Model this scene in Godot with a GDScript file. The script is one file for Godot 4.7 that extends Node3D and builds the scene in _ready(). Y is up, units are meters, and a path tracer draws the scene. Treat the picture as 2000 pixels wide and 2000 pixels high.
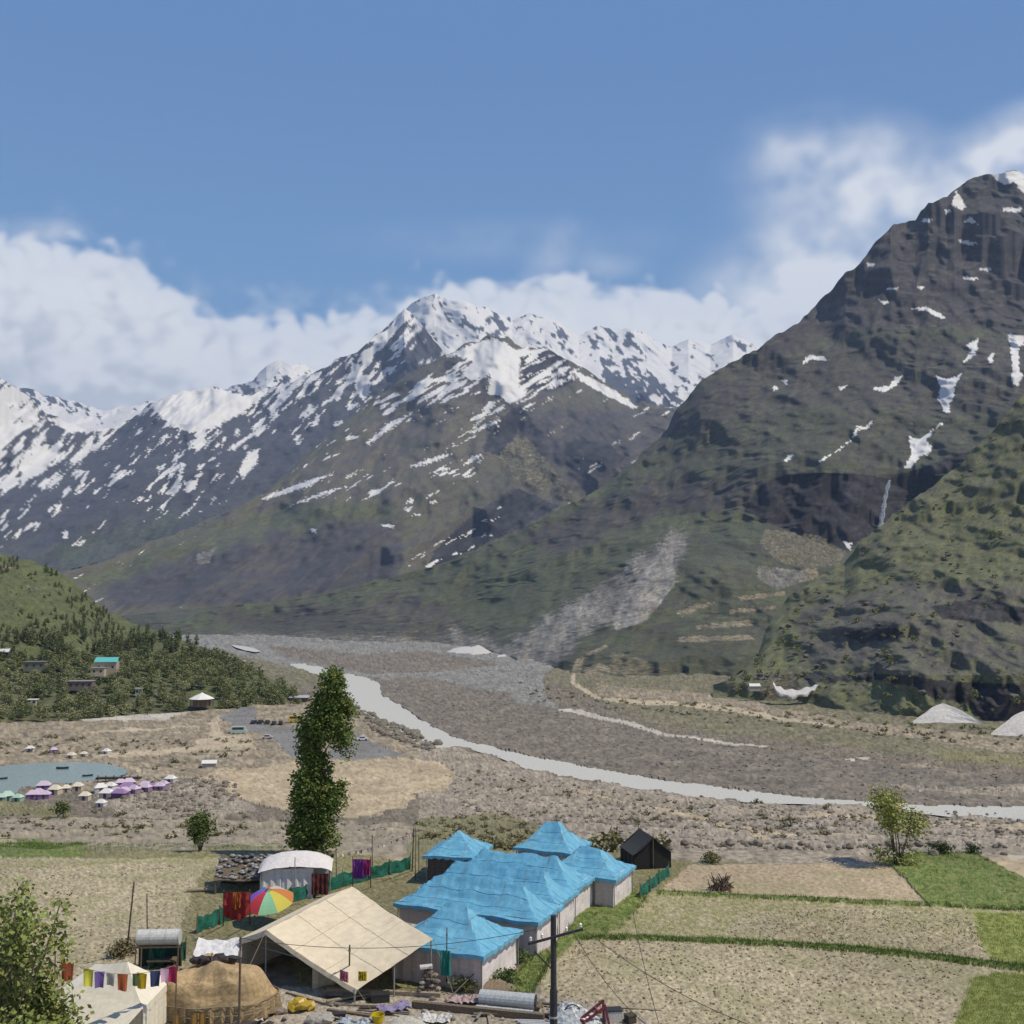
extends Node3D
# A Himalayan river valley seen from a hillside above a tent camp. y is up, units are metres.
# Places were measured in the photograph as pixels (2000 x 2000) and turned into points on the ground or on a slope of known distance.

const FOCAL := 2144.5          # focal length in photograph pixels (vertical field of view 50 degrees)
const EYE := 20.0              # the camera stands 20 m above the camp field, which is y = 0
const LEVEL := 1150.0          # photograph row of the level horizon

var tilt_c := 1.0
var tilt_s := 0.0
var rng := RandomNumberGenerator.new()
var na := FastNoiseLite.new()
var nb := FastNoiseLite.new()
var nc := FastNoiseLite.new()
var nr := FastNoiseLite.new()
var MAT := {}
var taken := {}

# ------------------------------------------------------------------ places
func at(px: float, py: float, d: float) -> Vector3:
	var x := (px - 1000.0) / FOCAL
	var y := (1000.0 - py) / FOCAL
	var k := d / (tilt_c - y * tilt_s)
	return Vector3(x * k, EYE + (y * tilt_c + tilt_s) * k, -d)

func below_eye(d: float) -> float:      # how far the ground lies below the camera at distance d
	if d < 88.0:
		return 20.0
	if d < 150.0:
		return lerpf(20.0, 35.0, (d - 88.0) / 62.0)
	if d < 200.0:
		return lerpf(35.0, 44.6, (d - 150.0) / 50.0)
	if d < 280.0:
		return lerpf(44.6, 57.6, (d - 200.0) / 80.0)
	if d < 360.0:
		return lerpf(57.6, 59.4, (d - 280.0) / 80.0)
	return 55.0 + 0.01222 * d

func ground_depth(py: float) -> float:
	var y := (1000.0 - py) / FOCAL
	var k := -(y * tilt_c + tilt_s) / (tilt_c - y * tilt_s)
	var lo := 3.0
	var hi := 9000.0
	for i in 44:
		var m := (lo + hi) * 0.5
		if below_eye(m) > k * m:
			lo = m
		else:
			hi = m
	return lo

func g(px: float, py: float) -> Vector3:       # the point of the ground under a photograph pixel
	return at(px, py, ground_depth(py))

func gy(z: float) -> float:
	return EYE - below_eye(-z)

func on_ground(x: float, z: float) -> Vector3:
	return Vector3(x, gy(z), z)

# ------------------------------------------------------------------ names
func numbered(called: String) -> String:
	var n: int = taken.get(called, 0)
	taken[called] = n + 1
	return called if n == 0 else "%s_%03d" % [called, n]

func tag(o: Node3D, label: String, category: String, group := "") -> Node3D:
	o.set_meta("label", label)
	o.set_meta("category", category)
	if group != "":
		o.set_meta("group", group)
	return o

func thing(called: String, where: Vector3, turn: float, label: String, category: String, group := "") -> Node3D:
	var o := Node3D.new()
	o.name = numbered(called)
	add_child(o)
	o.position = where
	o.rotation.y = turn
	return tag(o, label, category, group)

func put(called: String, m: Shape, mat: Material, parent: Node = self) -> MeshInstance3D:
	var o := MeshInstance3D.new()
	o.name = numbered(called) if parent == self else called
	o.mesh = m.done()
	o.material_override = mat
	parent.add_child(o, true)
	return o

func setting(o: Node3D, kind := "structure") -> Node3D:
	o.set_meta("kind", kind)
	return o

func copy_of(o: Node3D, where: Vector3, turn: float, size := 1.0, label := "") -> Node3D:
	var c: Node3D = o.duplicate()
	c.name = numbered(String(o.name).rstrip("0123456789").rstrip("_"))
	add_child(c)
	c.position = where
	c.rotation.y = turn
	c.scale = Vector3.ONE * size
	if label != "":
		c.set_meta("label", label)
	return c

# ------------------------------------------------------------------ shapes
class Shape:
	var v := PackedVector3Array()
	var c := PackedColorArray()
	var ink := Color.WHITE
	var colored := false
	func tri(p: Vector3, q: Vector3, r: Vector3) -> void:
		v.append(p); v.append(q); v.append(r)
		if colored:
			c.append(ink); c.append(ink); c.append(ink)
	func quad(p: Vector3, q: Vector3, r: Vector3, s: Vector3) -> void:
		tri(p, q, r); tri(p, r, s)
	func box(at_: Vector3, size: Vector3, b := Basis()) -> void:
		var h := size * 0.5
		var p := []
		for i in 8:
			p.append(at_ + b * Vector3(h.x if i & 1 else -h.x, h.y if i & 2 else -h.y, h.z if i & 4 else -h.z))
		quad(p[0], p[1], p[3], p[2]); quad(p[5], p[4], p[6], p[7]); quad(p[4], p[0], p[2], p[6])
		quad(p[1], p[5], p[7], p[3]); quad(p[2], p[3], p[7], p[6]); quad(p[4], p[5], p[1], p[0])
	func tube(a: Vector3, b: Vector3, r0: float, r1 := -1.0, n := 7, caps := true) -> void:
		if r1 < 0.0:
			r1 = r0
		var w := (b - a).normalized()
		var u := w.cross(Vector3.UP if absf(w.y) < 0.9 else Vector3.RIGHT).normalized()
		var t := w.cross(u)
		for i in n:
			var e0 := u * cos(TAU * i / n) + t * sin(TAU * i / n)
			var e1 := u * cos(TAU * (i + 1) / n) + t * sin(TAU * (i + 1) / n)
			quad(a + e0 * r0, a + e1 * r0, b + e1 * r1, b + e0 * r1)
			if caps:
				tri(a, a + e1 * r0, a + e0 * r0)
				tri(b, b + e0 * r1, b + e1 * r1)
	func beam(a: Vector3, b: Vector3, wide: float, tall: float) -> void:
		var w := (b - a).normalized()
		var u := w.cross(Vector3.UP if absf(w.y) < 0.95 else Vector3.RIGHT).normalized()
		box((a + b) * 0.5, Vector3(a.distance_to(b), tall, wide), Basis(w, u.cross(w), u))
	func sheet(n: int, m: int, f: Callable, thick := 0.0) -> void:      # f(u, v) gives a point
		var rows := []
		for j in m + 1:
			var row := PackedVector3Array()
			for i in n + 1:
				row.append(f.call(float(i) / n, float(j) / m))
			rows.append(row)
		for j in m:
			for i in n:
				var a: Vector3 = rows[j][i]
				var b: Vector3 = rows[j][i + 1]
				var d: Vector3 = rows[j + 1][i]
				var e: Vector3 = rows[j + 1][i + 1]
				quad(a, b, e, d)
				if thick > 0.0:
					var o := (b - a).cross(d - a).normalized() * -thick
					quad(a + o, d + o, e + o, b + o)
		if thick > 0.0:
			for i in n:
				for j in [0, m]:
					var a2: Vector3 = rows[j][i]
					var b2: Vector3 = rows[j][i + 1]
					var k: Vector3 = rows[1][i] - rows[0][i]
					var o2 := (b2 - a2).cross(k).normalized() * -thick
					quad(a2, b2, b2 + o2, a2 + o2)
	func lathe(at_: Vector3, ring: Array, n := 12, wob := 0.0, seed_ := 0.0) -> void:   # ring: [radius, height] pairs
		for j in ring.size() - 1:
			for i in n:
				var q := []
				for e in [[i, j], [i + 1, j], [i + 1, j + 1], [i, j + 1]]:
					var a: float = TAU * (e[0] % n) / n
					var r: float = ring[e[1]][0] * (1.0 + wob * sin(a * 3.0 + seed_ + e[1]))
					q.append(at_ + Vector3(cos(a) * r, ring[e[1]][1], sin(a) * r))
				quad(q[0], q[1], q[2], q[3])
	func blob(at_: Vector3, size: Vector3, rough: float, rnd: RandomNumberGenerator) -> void:   # a lumpy stone
		var ico := IcoPts.pts
		var moved := []
		for p: Vector3 in ico:
			moved.append(at_ + p * size * (1.0 + rnd.randf_range(-rough, rough)))
		for f: Array in IcoPts.faces:
			tri(moved[f[0]], moved[f[1]], moved[f[2]])
	func done() -> ArrayMesh:
		var a := []
		a.resize(Mesh.ARRAY_MAX)
		a[Mesh.ARRAY_VERTEX] = v
		if colored:
			a[Mesh.ARRAY_COLOR] = c
		var m := ArrayMesh.new()
		m.add_surface_from_arrays(Mesh.PRIMITIVE_TRIANGLES, a)
		return m

class IcoPts:
	static var pts := make_pts()
	static var faces := [[0, 11, 5], [0, 5, 1], [0, 1, 7], [0, 7, 10], [0, 10, 11], [1, 5, 9], [5, 11, 4], [11, 10, 2], [10, 7, 6], [7, 1, 8],
		[3, 9, 4], [3, 4, 2], [3, 2, 6], [3, 6, 8], [3, 8, 9], [4, 9, 5], [2, 4, 11], [6, 2, 10], [8, 6, 7], [9, 8, 1]]
	static func make_pts() -> Array:
		var t := 1.618
		var o := []
		for p in [[-1, t, 0], [1, t, 0], [-1, -t, 0], [1, -t, 0], [0, -1, t], [0, 1, t], [0, -1, -t], [0, 1, -t], [t, 0, -1], [t, 0, 1], [-t, 0, -1], [-t, 0, 1]]:
			o.append(Vector3(p[0], p[1], p[2]).normalized())
		return o

# ------------------------------------------------------------------ materials
func grain(freq: float, low: float, kind := FastNoiseLite.TYPE_SIMPLEX, size := 256) -> NoiseTexture2D:
	var n := FastNoiseLite.new()
	n.noise_type = kind
	n.frequency = freq
	n.fractal_octaves = 4
	n.seed = int(freq * 1000.0)
	var t := NoiseTexture2D.new()
	t.width = size
	t.height = size
	t.seamless = true
	t.noise = n
	var gr := Gradient.new()
	gr.set_color(0, Color(low, low, low))
	gr.set_color(1, Color.WHITE)
	t.color_ramp = gr
	return t

var grains := {}
func paint(key: String, lin: Color, rough := 0.85, low := 0.75, metres := 1.5, metal := 0.0) -> StandardMaterial3D:
	if MAT.has(key):
		return MAT[key]
	var m := StandardMaterial3D.new()
	m.resource_name = key
	m.albedo_color = lin.linear_to_srgb()
	m.roughness = rough
	m.metallic = metal
	if low < 1.0:
		var k := snappedf(low, 0.1)
		if not grains.has(k):
			grains[k] = grain(0.02, k)
		m.albedo_texture = grains[k]
		m.uv1_triplanar = true
		m.uv1_world_triplanar = true
		m.uv1_scale = Vector3.ONE / metres
	MAT[key] = m
	return m

func inked(key: String, rough := 0.9) -> StandardMaterial3D:      # takes its colour from the vertices
	if MAT.has(key):
		return MAT[key]
	var m := StandardMaterial3D.new()
	m.resource_name = key
	m.vertex_color_use_as_albedo = true
	m.roughness = rough
	MAT[key] = m
	return m

func L(r: float, g_: float, b: float) -> Color:
	return Color(r, g_, b)

# ------------------------------------------------------------------ sky
const CLOUD_TOP := [[-900, 560], [-500, 500], [-200, 470], [-60, 455], [60, 458], [180, 466], [260, 492], [330, 535], [390, 585], [430, 612], [480, 605], [530, 618], [570, 600], [620, 616],
	[700, 600], [770, 606], [800, 560], [850, 538], [910, 548], [990, 552], [1060, 546], [1110, 532], [1180, 556], [1240, 552], [1320, 548], [1400, 552], [1450, 588], [1490, 580], [1530, 600], [1700, 560], [2000, 520], [2300, 480], [2700, 540], [3300, 520]]

func top_of(px: float) -> float:
	if px < -900.0 or px > 3300.0:
		return 540.0 + 60.0 * na.get_noise_2d(px * 0.4, 900.0)
	for i in CLOUD_TOP.size() - 1:
		if px <= CLOUD_TOP[i + 1][0]:
			var t: float = (px - CLOUD_TOP[i][0]) / (CLOUD_TOP[i + 1][0] - CLOUD_TOP[i][0])
			return lerpf(CLOUD_TOP[i][1], CLOUD_TOP[i + 1][1], t)
	return 540.0

func wisp(px: float, py: float, cx: float, cy: float, rx: float, ry: float) -> float:
	var a := (px - cx) / rx
	var b := (py - cy) / ry
	var k := maxf(0.0, 1.0 - a * a - b * b)
	return k * k

func sky_color(az: float, el: float) -> Color:
	var fold := clampf(az, -0.6, 0.6)
	var dir := Vector3(sin(fold) * cos(el), sin(el), -cos(fold) * cos(el))
	var fy := dir.y * tilt_c + dir.z * tilt_s
	var fz := -(-dir.y * tilt_s + dir.z * tilt_c)
	var px := 1000.0 + FOCAL * dir.x / maxf(fz, 0.15) + (az - fold) * FOCAL
	var py := 1000.0 - FOCAL * fy / maxf(fz, 0.15)
	var up := sin(maxf(el, 0.0))
	var blue := Color(0.200, 0.395, 0.670).lerp(Color(0.128, 0.262, 0.535), smoothstep(0.12, 0.46, up)).lerp(Color(0.08, 0.175, 0.43), smoothstep(0.42, 1.0, up))
	blue = blue.lerp(Color(0.30, 0.46, 0.72), smoothstep(0.16, 0.0, up) * 0.7)
	var n := na.get_noise_2d(px * 0.42, py * 0.75) * 0.9 + nc.get_noise_2d(px * 1.1 + 300.0, py * 1.7) * 0.35
	var n2 := nc.get_noise_2d(px * 1.5 + 77.0, py * 2.1) * 0.5
	# bank of cumulus along the peaks
	var edge := py - top_of(px) + n * 26.0 + n2 * 14.0 + absf(nc.get_noise_2d(px * 0.85, py * 0.9 + 33.0)) * 30.0 - 8.0
	var bank := smoothstep(-8.0, 34.0, edge) * 0.88 + smoothstep(30.0, 110.0, edge) * 0.12
	if px < 820.0 and px > -1500.0:
		bank = maxf(bank, smoothstep(-55.0, 30.0, edge) * 0.28 * clampf(0.6 + n * 1.5, 0.0, 1.0))
	# thin veils
	var veil := wisp(px, py, 1730.0, 470.0, 380.0, 270.0) * 0.66 + wisp(px, py, 1600.0, 600.0, 340.0, 190.0) * 1.05 + wisp(px, py, 1640.0, 330.0, 280.0, 160.0) * 0.5 + wisp(px, py, 1560.0, 290.0, 90.0, 60.0) * 0.4
	veil += wisp(px + (py - 500.0) * 0.4, py, 1075.0, 520.0, 60.0, 120.0) * 0.34 + wisp(px, py, 1190.0, 520.0, 120.0, 40.0) * 0.2 + wisp(px, py, 1000.0, 470.0, 420.0, 60.0) * 0.13 + wisp(px, py, 80.0, 450.0, 120.0, 40.0) * 0.5
	veil += wisp(px, py + (px - 2050.0) * 0.25, 2080.0, 270.0, 340.0, 120.0) * 0.8 + wisp(px, py + (px - 1985.0) * 0.4, 1960.0, 285.0, 170.0, 50.0) * 0.55 + wisp(px, py, 1990.0, 400.0, 260.0, 120.0) * 0.8
	var soft := nc.get_noise_2d(px * 0.5 + 800.0, py * 0.6) * 0.55 + nc.get_noise_2d(px * 1.1 - py * 0.5, py * 1.3 + px * 0.5) * 0.22
	veil = clampf(veil * (0.78 + soft * 0.9), 0.0, 0.90)
	var far := 0.0
	if absf(az) > 0.55:
		far = smoothstep(0.05, 0.5, na.get_noise_2d(az * 260.0, el * 520.0 + 40.0) + 0.3 * n2) * smoothstep(0.9, 0.3, el) * 0.7
	var amount := clampf(maxf(maxf(bank, veil), far), 0.0, 1.0)
	var body := clampf(0.34 + edge / 520.0 + n * 0.5 - absf(nc.get_noise_2d(px * 0.85, py * 0.9 + 33.0)) * 0.5, 0.0, 1.0)
	var cloud := Color(0.88, 0.905, 0.95).lerp(Color(0.63, 0.68, 0.76), smoothstep(0.35, 1.05, body))
	return blue.lerp(cloud, amount)

func build_sky() -> Sky:
	var w := 4096
	var h := 2048
	var low := Image.create(512, 256, false, Image.FORMAT_RGBA8)
	for j in 256:
		var el := PI * 0.5 - PI * (j + 0.5) / 256.0
		for i in 512:
			var az := TAU * (i + 0.5) / 512.0
			if az > PI:
				az -= TAU
			low.set_pixel(i, j, (sky_color(az, el) if el > -0.1 else Color(0.22, 0.21, 0.19)).linear_to_srgb())
	low.resize(w, h, Image.INTERPOLATE_CUBIC)
	var half := 400
	var y0 := 620
	var y1 := 1000
	var fine := Image.create(half * 2, y1 - y0, false, Image.FORMAT_RGBA8)
	for j in y1 - y0:
		var el2 := PI * 0.5 - PI * (j + y0 + 0.5) / h
		for i in half * 2:
			fine.set_pixel(i, j, sky_color(TAU * (i - half + 0.5) / w, el2).linear_to_srgb())
	low.blit_rect(fine, Rect2i(half, 0, half, y1 - y0), Vector2i(0, y0))
	low.blit_rect(fine, Rect2i(0, 0, half, y1 - y0), Vector2i(w - half, y0))
	var pano := PanoramaSkyMaterial.new()
	pano.panorama = ImageTexture.create_from_image(low)
	var sky := Sky.new()
	sky.sky_material = pano
	return sky

# ------------------------------------------------------------------ terrain
# Outlines were read off enlarged views of the photograph; each view has its corner and its scale.
const VIEW := {"R1": [0, 650, 2.76], "R2": [600, 500, 2.415], "R3": [1200, 300, 2.415], "R4": [1100, 900, 2.147], "G1": [0, 1250, 3.864], "G2": [400, 1250, 3.22],
	"G3": [900, 1200, 3.22], "G4": [1450, 1250, 3.513], "F1": [0, 1600, 3.864], "F2": [400, 1600, 3.864], "F3": [800, 1600, 3.864], "F4": [1250, 1600, 2.576], "P": [0, 0, 1.0]}

func outline(view: String, pts: Array) -> PackedVector2Array:
	var w: Array = VIEW[view]
	var o := PackedVector2Array()
	for i in range(0, pts.size(), 2):
		o.append(Vector2(w[0] + pts[i] / w[2], w[1] + pts[i + 1] / w[2]))
	return o

const MAP_X := -260.0
const MAP_Y := 300.0
const MAP_W := 1260
const MAP_H := 900

class Plan:           # which cover lies where on a slope: soft shares (snow, green, dark rock) and firm outlines
	var firm: PackedByteArray
	var soft: PackedByteArray

func fill(img: Image, p: PackedVector2Array, c: Color) -> void:
	var lo := 1e9
	var hi := -1e9
	for q in p:
		lo = minf(lo, q.y)
		hi = maxf(hi, q.y)
	for row in range(maxi(0, int((lo - MAP_Y) * 0.5)), mini(MAP_H, int((hi - MAP_Y) * 0.5) + 1)):
		var y := MAP_Y + (row + 0.5) * 2.0
		var xs := []
		for i in p.size():
			var a := p[i]
			var b := p[(i + 1) % p.size()]
			if (a.y <= y) != (b.y <= y):
				xs.append(a.x + (y - a.y) / (b.y - a.y) * (b.x - a.x))
		xs.sort()
		for k in range(0, xs.size() - 1, 2):
			var x0 := int((xs[k] - MAP_X) * 0.5)
			var x1 := int((xs[k + 1] - MAP_X) * 0.5)
			img.fill_rect(Rect2i(x0, row, maxi(1, x1 - x0), 1), c)

func plan(firm: Array, soft: Array, base: Color) -> Plan:
	var o := Plan.new()
	var a := Image.create(MAP_W, MAP_H, false, Image.FORMAT_L8)
	for e: Array in firm:
		fill(a, outline(e[1], e[2]), Color8(e[0], e[0], e[0]))
	o.firm = a.get_data()
	var b := Image.create(MAP_W, MAP_H, false, Image.FORMAT_RGBA8)
	b.fill(base)
	for e: Array in soft:
		fill(b, outline(e[1], e[2]), e[0])
	b.resize(MAP_W / 10, MAP_H / 10, Image.INTERPOLATE_TRILINEAR)
	b.resize(MAP_W, MAP_H, Image.INTERPOLATE_CUBIC)
	o.soft = b.get_data()
	return o

func along(line: Array, px: float) -> Vector2:        # (row, distance) of a traced line at column px
	var n := line.size() / 3
	if px <= line[0]:
		return Vector2(line[1], line[2])
	for i in n - 1:
		if px <= line[i * 3 + 3]:
			var t: float = (px - line[i * 3]) / (line[i * 3 + 3] - line[i * 3])
			return Vector2(lerpf(line[i * 3 + 1], line[i * 3 + 4], t), lerpf(line[i * 3 + 2], line[i * 3 + 5], t))
	return Vector2(line[n * 3 - 2], line[n * 3 - 1])

const SNOW := Color(0.61, 0.605, 0.595)

func rocky(p: Vector3, px: float, py: float, pl: Plan, look: Dictionary) -> Color:
	var s: float = look.grain
	var w1 := na.get_noise_3d(p.x * s * 3.0, p.y * s * 3.0, p.z * s * 3.0)
	var w2 := nb.get_noise_3d(p.x * s * 4.0, p.y * s * 4.0, p.z * s * 4.0)
	var warp: float = look.warp
	var mx := clampi(int((px + w1 * warp + w2 * warp * 0.6 - MAP_X) * 0.5), 0, MAP_W - 1)
	var my := clampi(int((py + w2 * warp - w1 * warp * 0.5 - MAP_Y) * 0.5), 0, MAP_H - 1)
	var fx := clampi(int((px + (w1 + w2) * warp * 0.4 - MAP_X) * 0.5), 0, MAP_W - 1)
	var fy := clampi(int((py + (w2 - w1 * 0.5) * warp * 0.4 - MAP_Y) * 0.5), 0, MAP_H - 1)
	var id := pl.firm[fy * MAP_W + fx]
	var k := (my * MAP_W + mx) * 4
	var snow := pl.soft[k] / 255.0
	var green := pl.soft[k + 1] / 255.0
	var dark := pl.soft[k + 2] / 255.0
	var rubble := 1.0 - pl.soft[k + 3] / 255.0
	var st: Vector2 = look.streak
	var al := px * st.x + py * st.y
	var ac := -px * st.y + py * st.x
	var sn := na.get_noise_2d(al * look.along, ac * look.across) * 0.75 + nc.get_noise_2d(al * look.along * 0.35 + 400.0, ac * look.across * 0.3) * 0.45 + nb.get_noise_2d(al * look.along * 1.2 + 90.0, ac * look.across * 1.1) * 0.7 + w2 * 0.28
	var rock: Color = look.rock
	var c := rock.lerp(look.grass, clampf((green - 0.5) * 1.7 + 0.5 + w1 * 1.0 + w2 * 0.6, 0.0, 1.0))
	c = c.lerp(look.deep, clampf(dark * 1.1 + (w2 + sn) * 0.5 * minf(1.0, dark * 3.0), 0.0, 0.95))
	if rubble > 0.02:
		c = c.lerp(look.scree * (1.0 + sn * 0.3), clampf((rubble - 0.5) * 1.5 + 0.45 + w1 * 0.7 + w2 * 0.6, 0.0, 1.0))
	if look.strata > 0.0:
		c = c * (1.0 + look.strata * nb.get_noise_2d((p.y + p.x * 0.16) * 0.9 + w1 * 26.0, px * 0.1) * (1.0 - green * 0.6))
	if id == 1 or (snow > 0.01 and sn * 0.55 + 0.5 < snow):
		return SNOW * (1.0 + w2 * 0.06)
	if id == 2:
		c = (look.scree as Color).lerp(c, clampf(w1 * 1.3 + 0.05, 0.0, 0.6)) * (1.0 + sn * 0.3)
	elif id == 8:
		c = look.scree * (1.25 + sn * 0.3)
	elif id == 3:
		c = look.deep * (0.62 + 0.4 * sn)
	elif id == 4:
		c = Color(0.30, 0.25, 0.17)
	elif id == 5:
		c = Color(0.054, 0.074, 0.030) * (1.0 + w1 * 0.5 + w2 * 0.4)
	elif id == 6:
		c = Color(0.155, 0.132, 0.09) * (1.0 + w2 * 0.5)
	elif id == 7:
		c = Color(0.095, 0.086, 0.055) * (1.0 + w2 * 0.6)
	var w3 := nb.get_noise_3d(p.x * s * 11.0, p.y * s * 11.0, p.z * s * 11.0)
	return c * clampf(1.0 + w1 * 0.35 + w2 * 0.5 + w3 * 0.42 + sn * 0.12, 0.4, 1.8)

func slope(called: String, lines: Array, px0: float, px1: float, step: float, rows: int, relief: Array, pl: Plan, look: Dictionary) -> MeshInstance3D:
	var cols := int((px1 - px0) / step) + 1
	var back := 6
	var high := rows + back
	var v := PackedVector3Array()
	var col := PackedColorArray()
	v.resize(cols * high)
	col.resize(cols * high)
	var foot_soft: float = look.get("foot", 30.0)
	var deep := PackedFloat32Array()      # distance of every point
	var rowy := PackedFloat32Array()      # and its photograph row
	var base_d := PackedFloat32Array()
	base_d.resize(cols * rows)
	deep.resize(cols * rows)
	rowy.resize(cols * rows)
	var st: Vector2 = look.streak
	for i in cols:
		var px := px0 + i * step
		var ys := PackedFloat32Array()
		var ds := PackedFloat32Array()
		for l: Array in lines:
			var q := along(l, px)
			if ys.size() < lines.size() - 1:      # the lines below the crest bend gently
				q = (q * 2.0 + along(l, px - 22.0) + along(l, px + 22.0) + along(l, px - 44.0) + along(l, px + 44.0)) / 6.0
			ys.append(q.x)
			ds.append(q.y)
		var top := ys.size() - 1
		var jag: float = nc.get_noise_1d(px * 2.4 + 50.0) * look.jag * 1.3
		jag *= clampf((ys[0] - ys[ys.size() - 1]) / 220.0, 0.12, 1.0)
		for k in range(1, ys.size()):
			ys[k] = minf(ys[k], ys[k - 1] - 0.4)
		var seg := 0
		var last := 0.0
		var plain := 0.0
		for j in rows:
			var tt := float(j) / (rows - 1)
			var py := lerpf(ys[0], ys[top], tt) + jag * smoothstep(0.7, 1.0, tt)
			while seg < top - 1 and py < ys[seg + 1]:
				seg += 1
			var d := lerpf(ds[seg], ds[seg + 1], (ys[seg] - py) / maxf(ys[seg] - ys[seg + 1], 1.0))
			d = clampf(d, ds[0], ds[top] * 1.02)
			var b := at(px, py, d)
			var rel := 0.0
			for r: Array in relief:      # [metres, wavelength, gullies]
				if r[2] < 0.0:
					rel += r[0] * nb.get_noise_2d((b.y + b.x * 0.16 + na.get_noise_3d(b.x * 0.5, b.y * 0.5, b.z * 0.3) * 60.0) * 33.0 / r[1], b.x * 4.0 / r[1])
				elif r[2] > 0.0:
					rel += r[0] * nr.get_noise_2d((-px * st.y + py * st.x) * r[2], (px * st.x + py * st.y) * r[2] * 0.28)
				else:
					var f: float = 100.0 / r[1]
					rel += r[0] * nc.get_noise_3d(b.x * f, b.y * f * 0.5, b.z * f * 0.3)
			var dd := d - rel * smoothstep(0.0, foot_soft, ys[0] - py)
			if j > 0:
				dd = maxf(dd, last + (d - plain) * 0.25)
			last = dd
			plain = d
			base_d[i * rows + j] = d
			deep[i * rows + j] = dd - d
			rowy[i * rows + j] = py
			col[i * high + j] = rocky(b, px, py, pl, look)
	for turn in 1:      # even out what the ledges leave between neighbouring columns
		var old := deep.duplicate()
		for i in range(2, cols - 2):
			for j in rows:
				var q := i * rows + j
				deep[q] = (old[q] * 2.0 + old[q - rows] + old[q + rows] + (old[q - rows * 2] + old[q + rows * 2]) * 0.5) * 0.2
	for i in cols:
		var px := px0 + i * step
		var i0 := maxi(i - 1, 0) * rows
		var i1 := mini(i + 1, cols - 1) * rows
		var p := Vector3.ZERO
		for j in rows:
			p = at(px, rowy[i * rows + j], base_d[i * rows + j] + (deep[i * rows + j] * 2.0 + deep[i0 + j] + deep[i1 + j]) * 0.25)
			v[i * high + j] = p
		var c := col[i * high + rows - 1]
		for j in back:
			var away := -p.z * 0.035 * (j + 1)
			v[i * high + rows + j] = p + Vector3(-p.x / p.z * away, -away * 0.75, -away)
			col[i * high + rows + j] = c
	return grid(called, v, col, cols, high)

func grid(called: String, v: PackedVector3Array, col: PackedColorArray, cols: int, high: int) -> MeshInstance3D:
	var idx := PackedInt32Array()
	idx.resize((cols - 1) * (high - 1) * 6)
	var n := 0
	for i in cols - 1:
		for j in high - 1:
			var a := i * high + j
			idx[n] = a
			idx[n + 1] = a + 1
			idx[n + 2] = a + high
			idx[n + 3] = a + 1
			idx[n + 4] = a + high + 1
			idx[n + 5] = a + high
			n += 6
	var arr := []
	arr.resize(Mesh.ARRAY_MAX)
	arr[Mesh.ARRAY_VERTEX] = v
	arr[Mesh.ARRAY_COLOR] = col
	arr[Mesh.ARRAY_INDEX] = idx
	var m := ArrayMesh.new()
	m.add_surface_from_arrays(Mesh.PRIMITIVE_TRIANGLES, arr)
	var o := MeshInstance3D.new()
	o.name = numbered(called)
	o.mesh = m
	o.material_override = inked("terrain", 0.95)
	add_child(o)
	setting(o)
	return o

func look(d: Dictionary) -> Dictionary:
	var o := {"grain": 1.0, "warp": 8.0, "streak": Vector2(0, 1), "along": 0.5, "across": 2.0, "jag": 4.0, "strata": 0.0, "rock": Color(0.085, 0.08, 0.082), "grass": Color(0.062, 0.066, 0.032),
		"deep": Color(0.030, 0.030, 0.034), "scree": Color(0.155, 0.147, 0.13)}
	o.merge(d, true)
	return o

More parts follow.
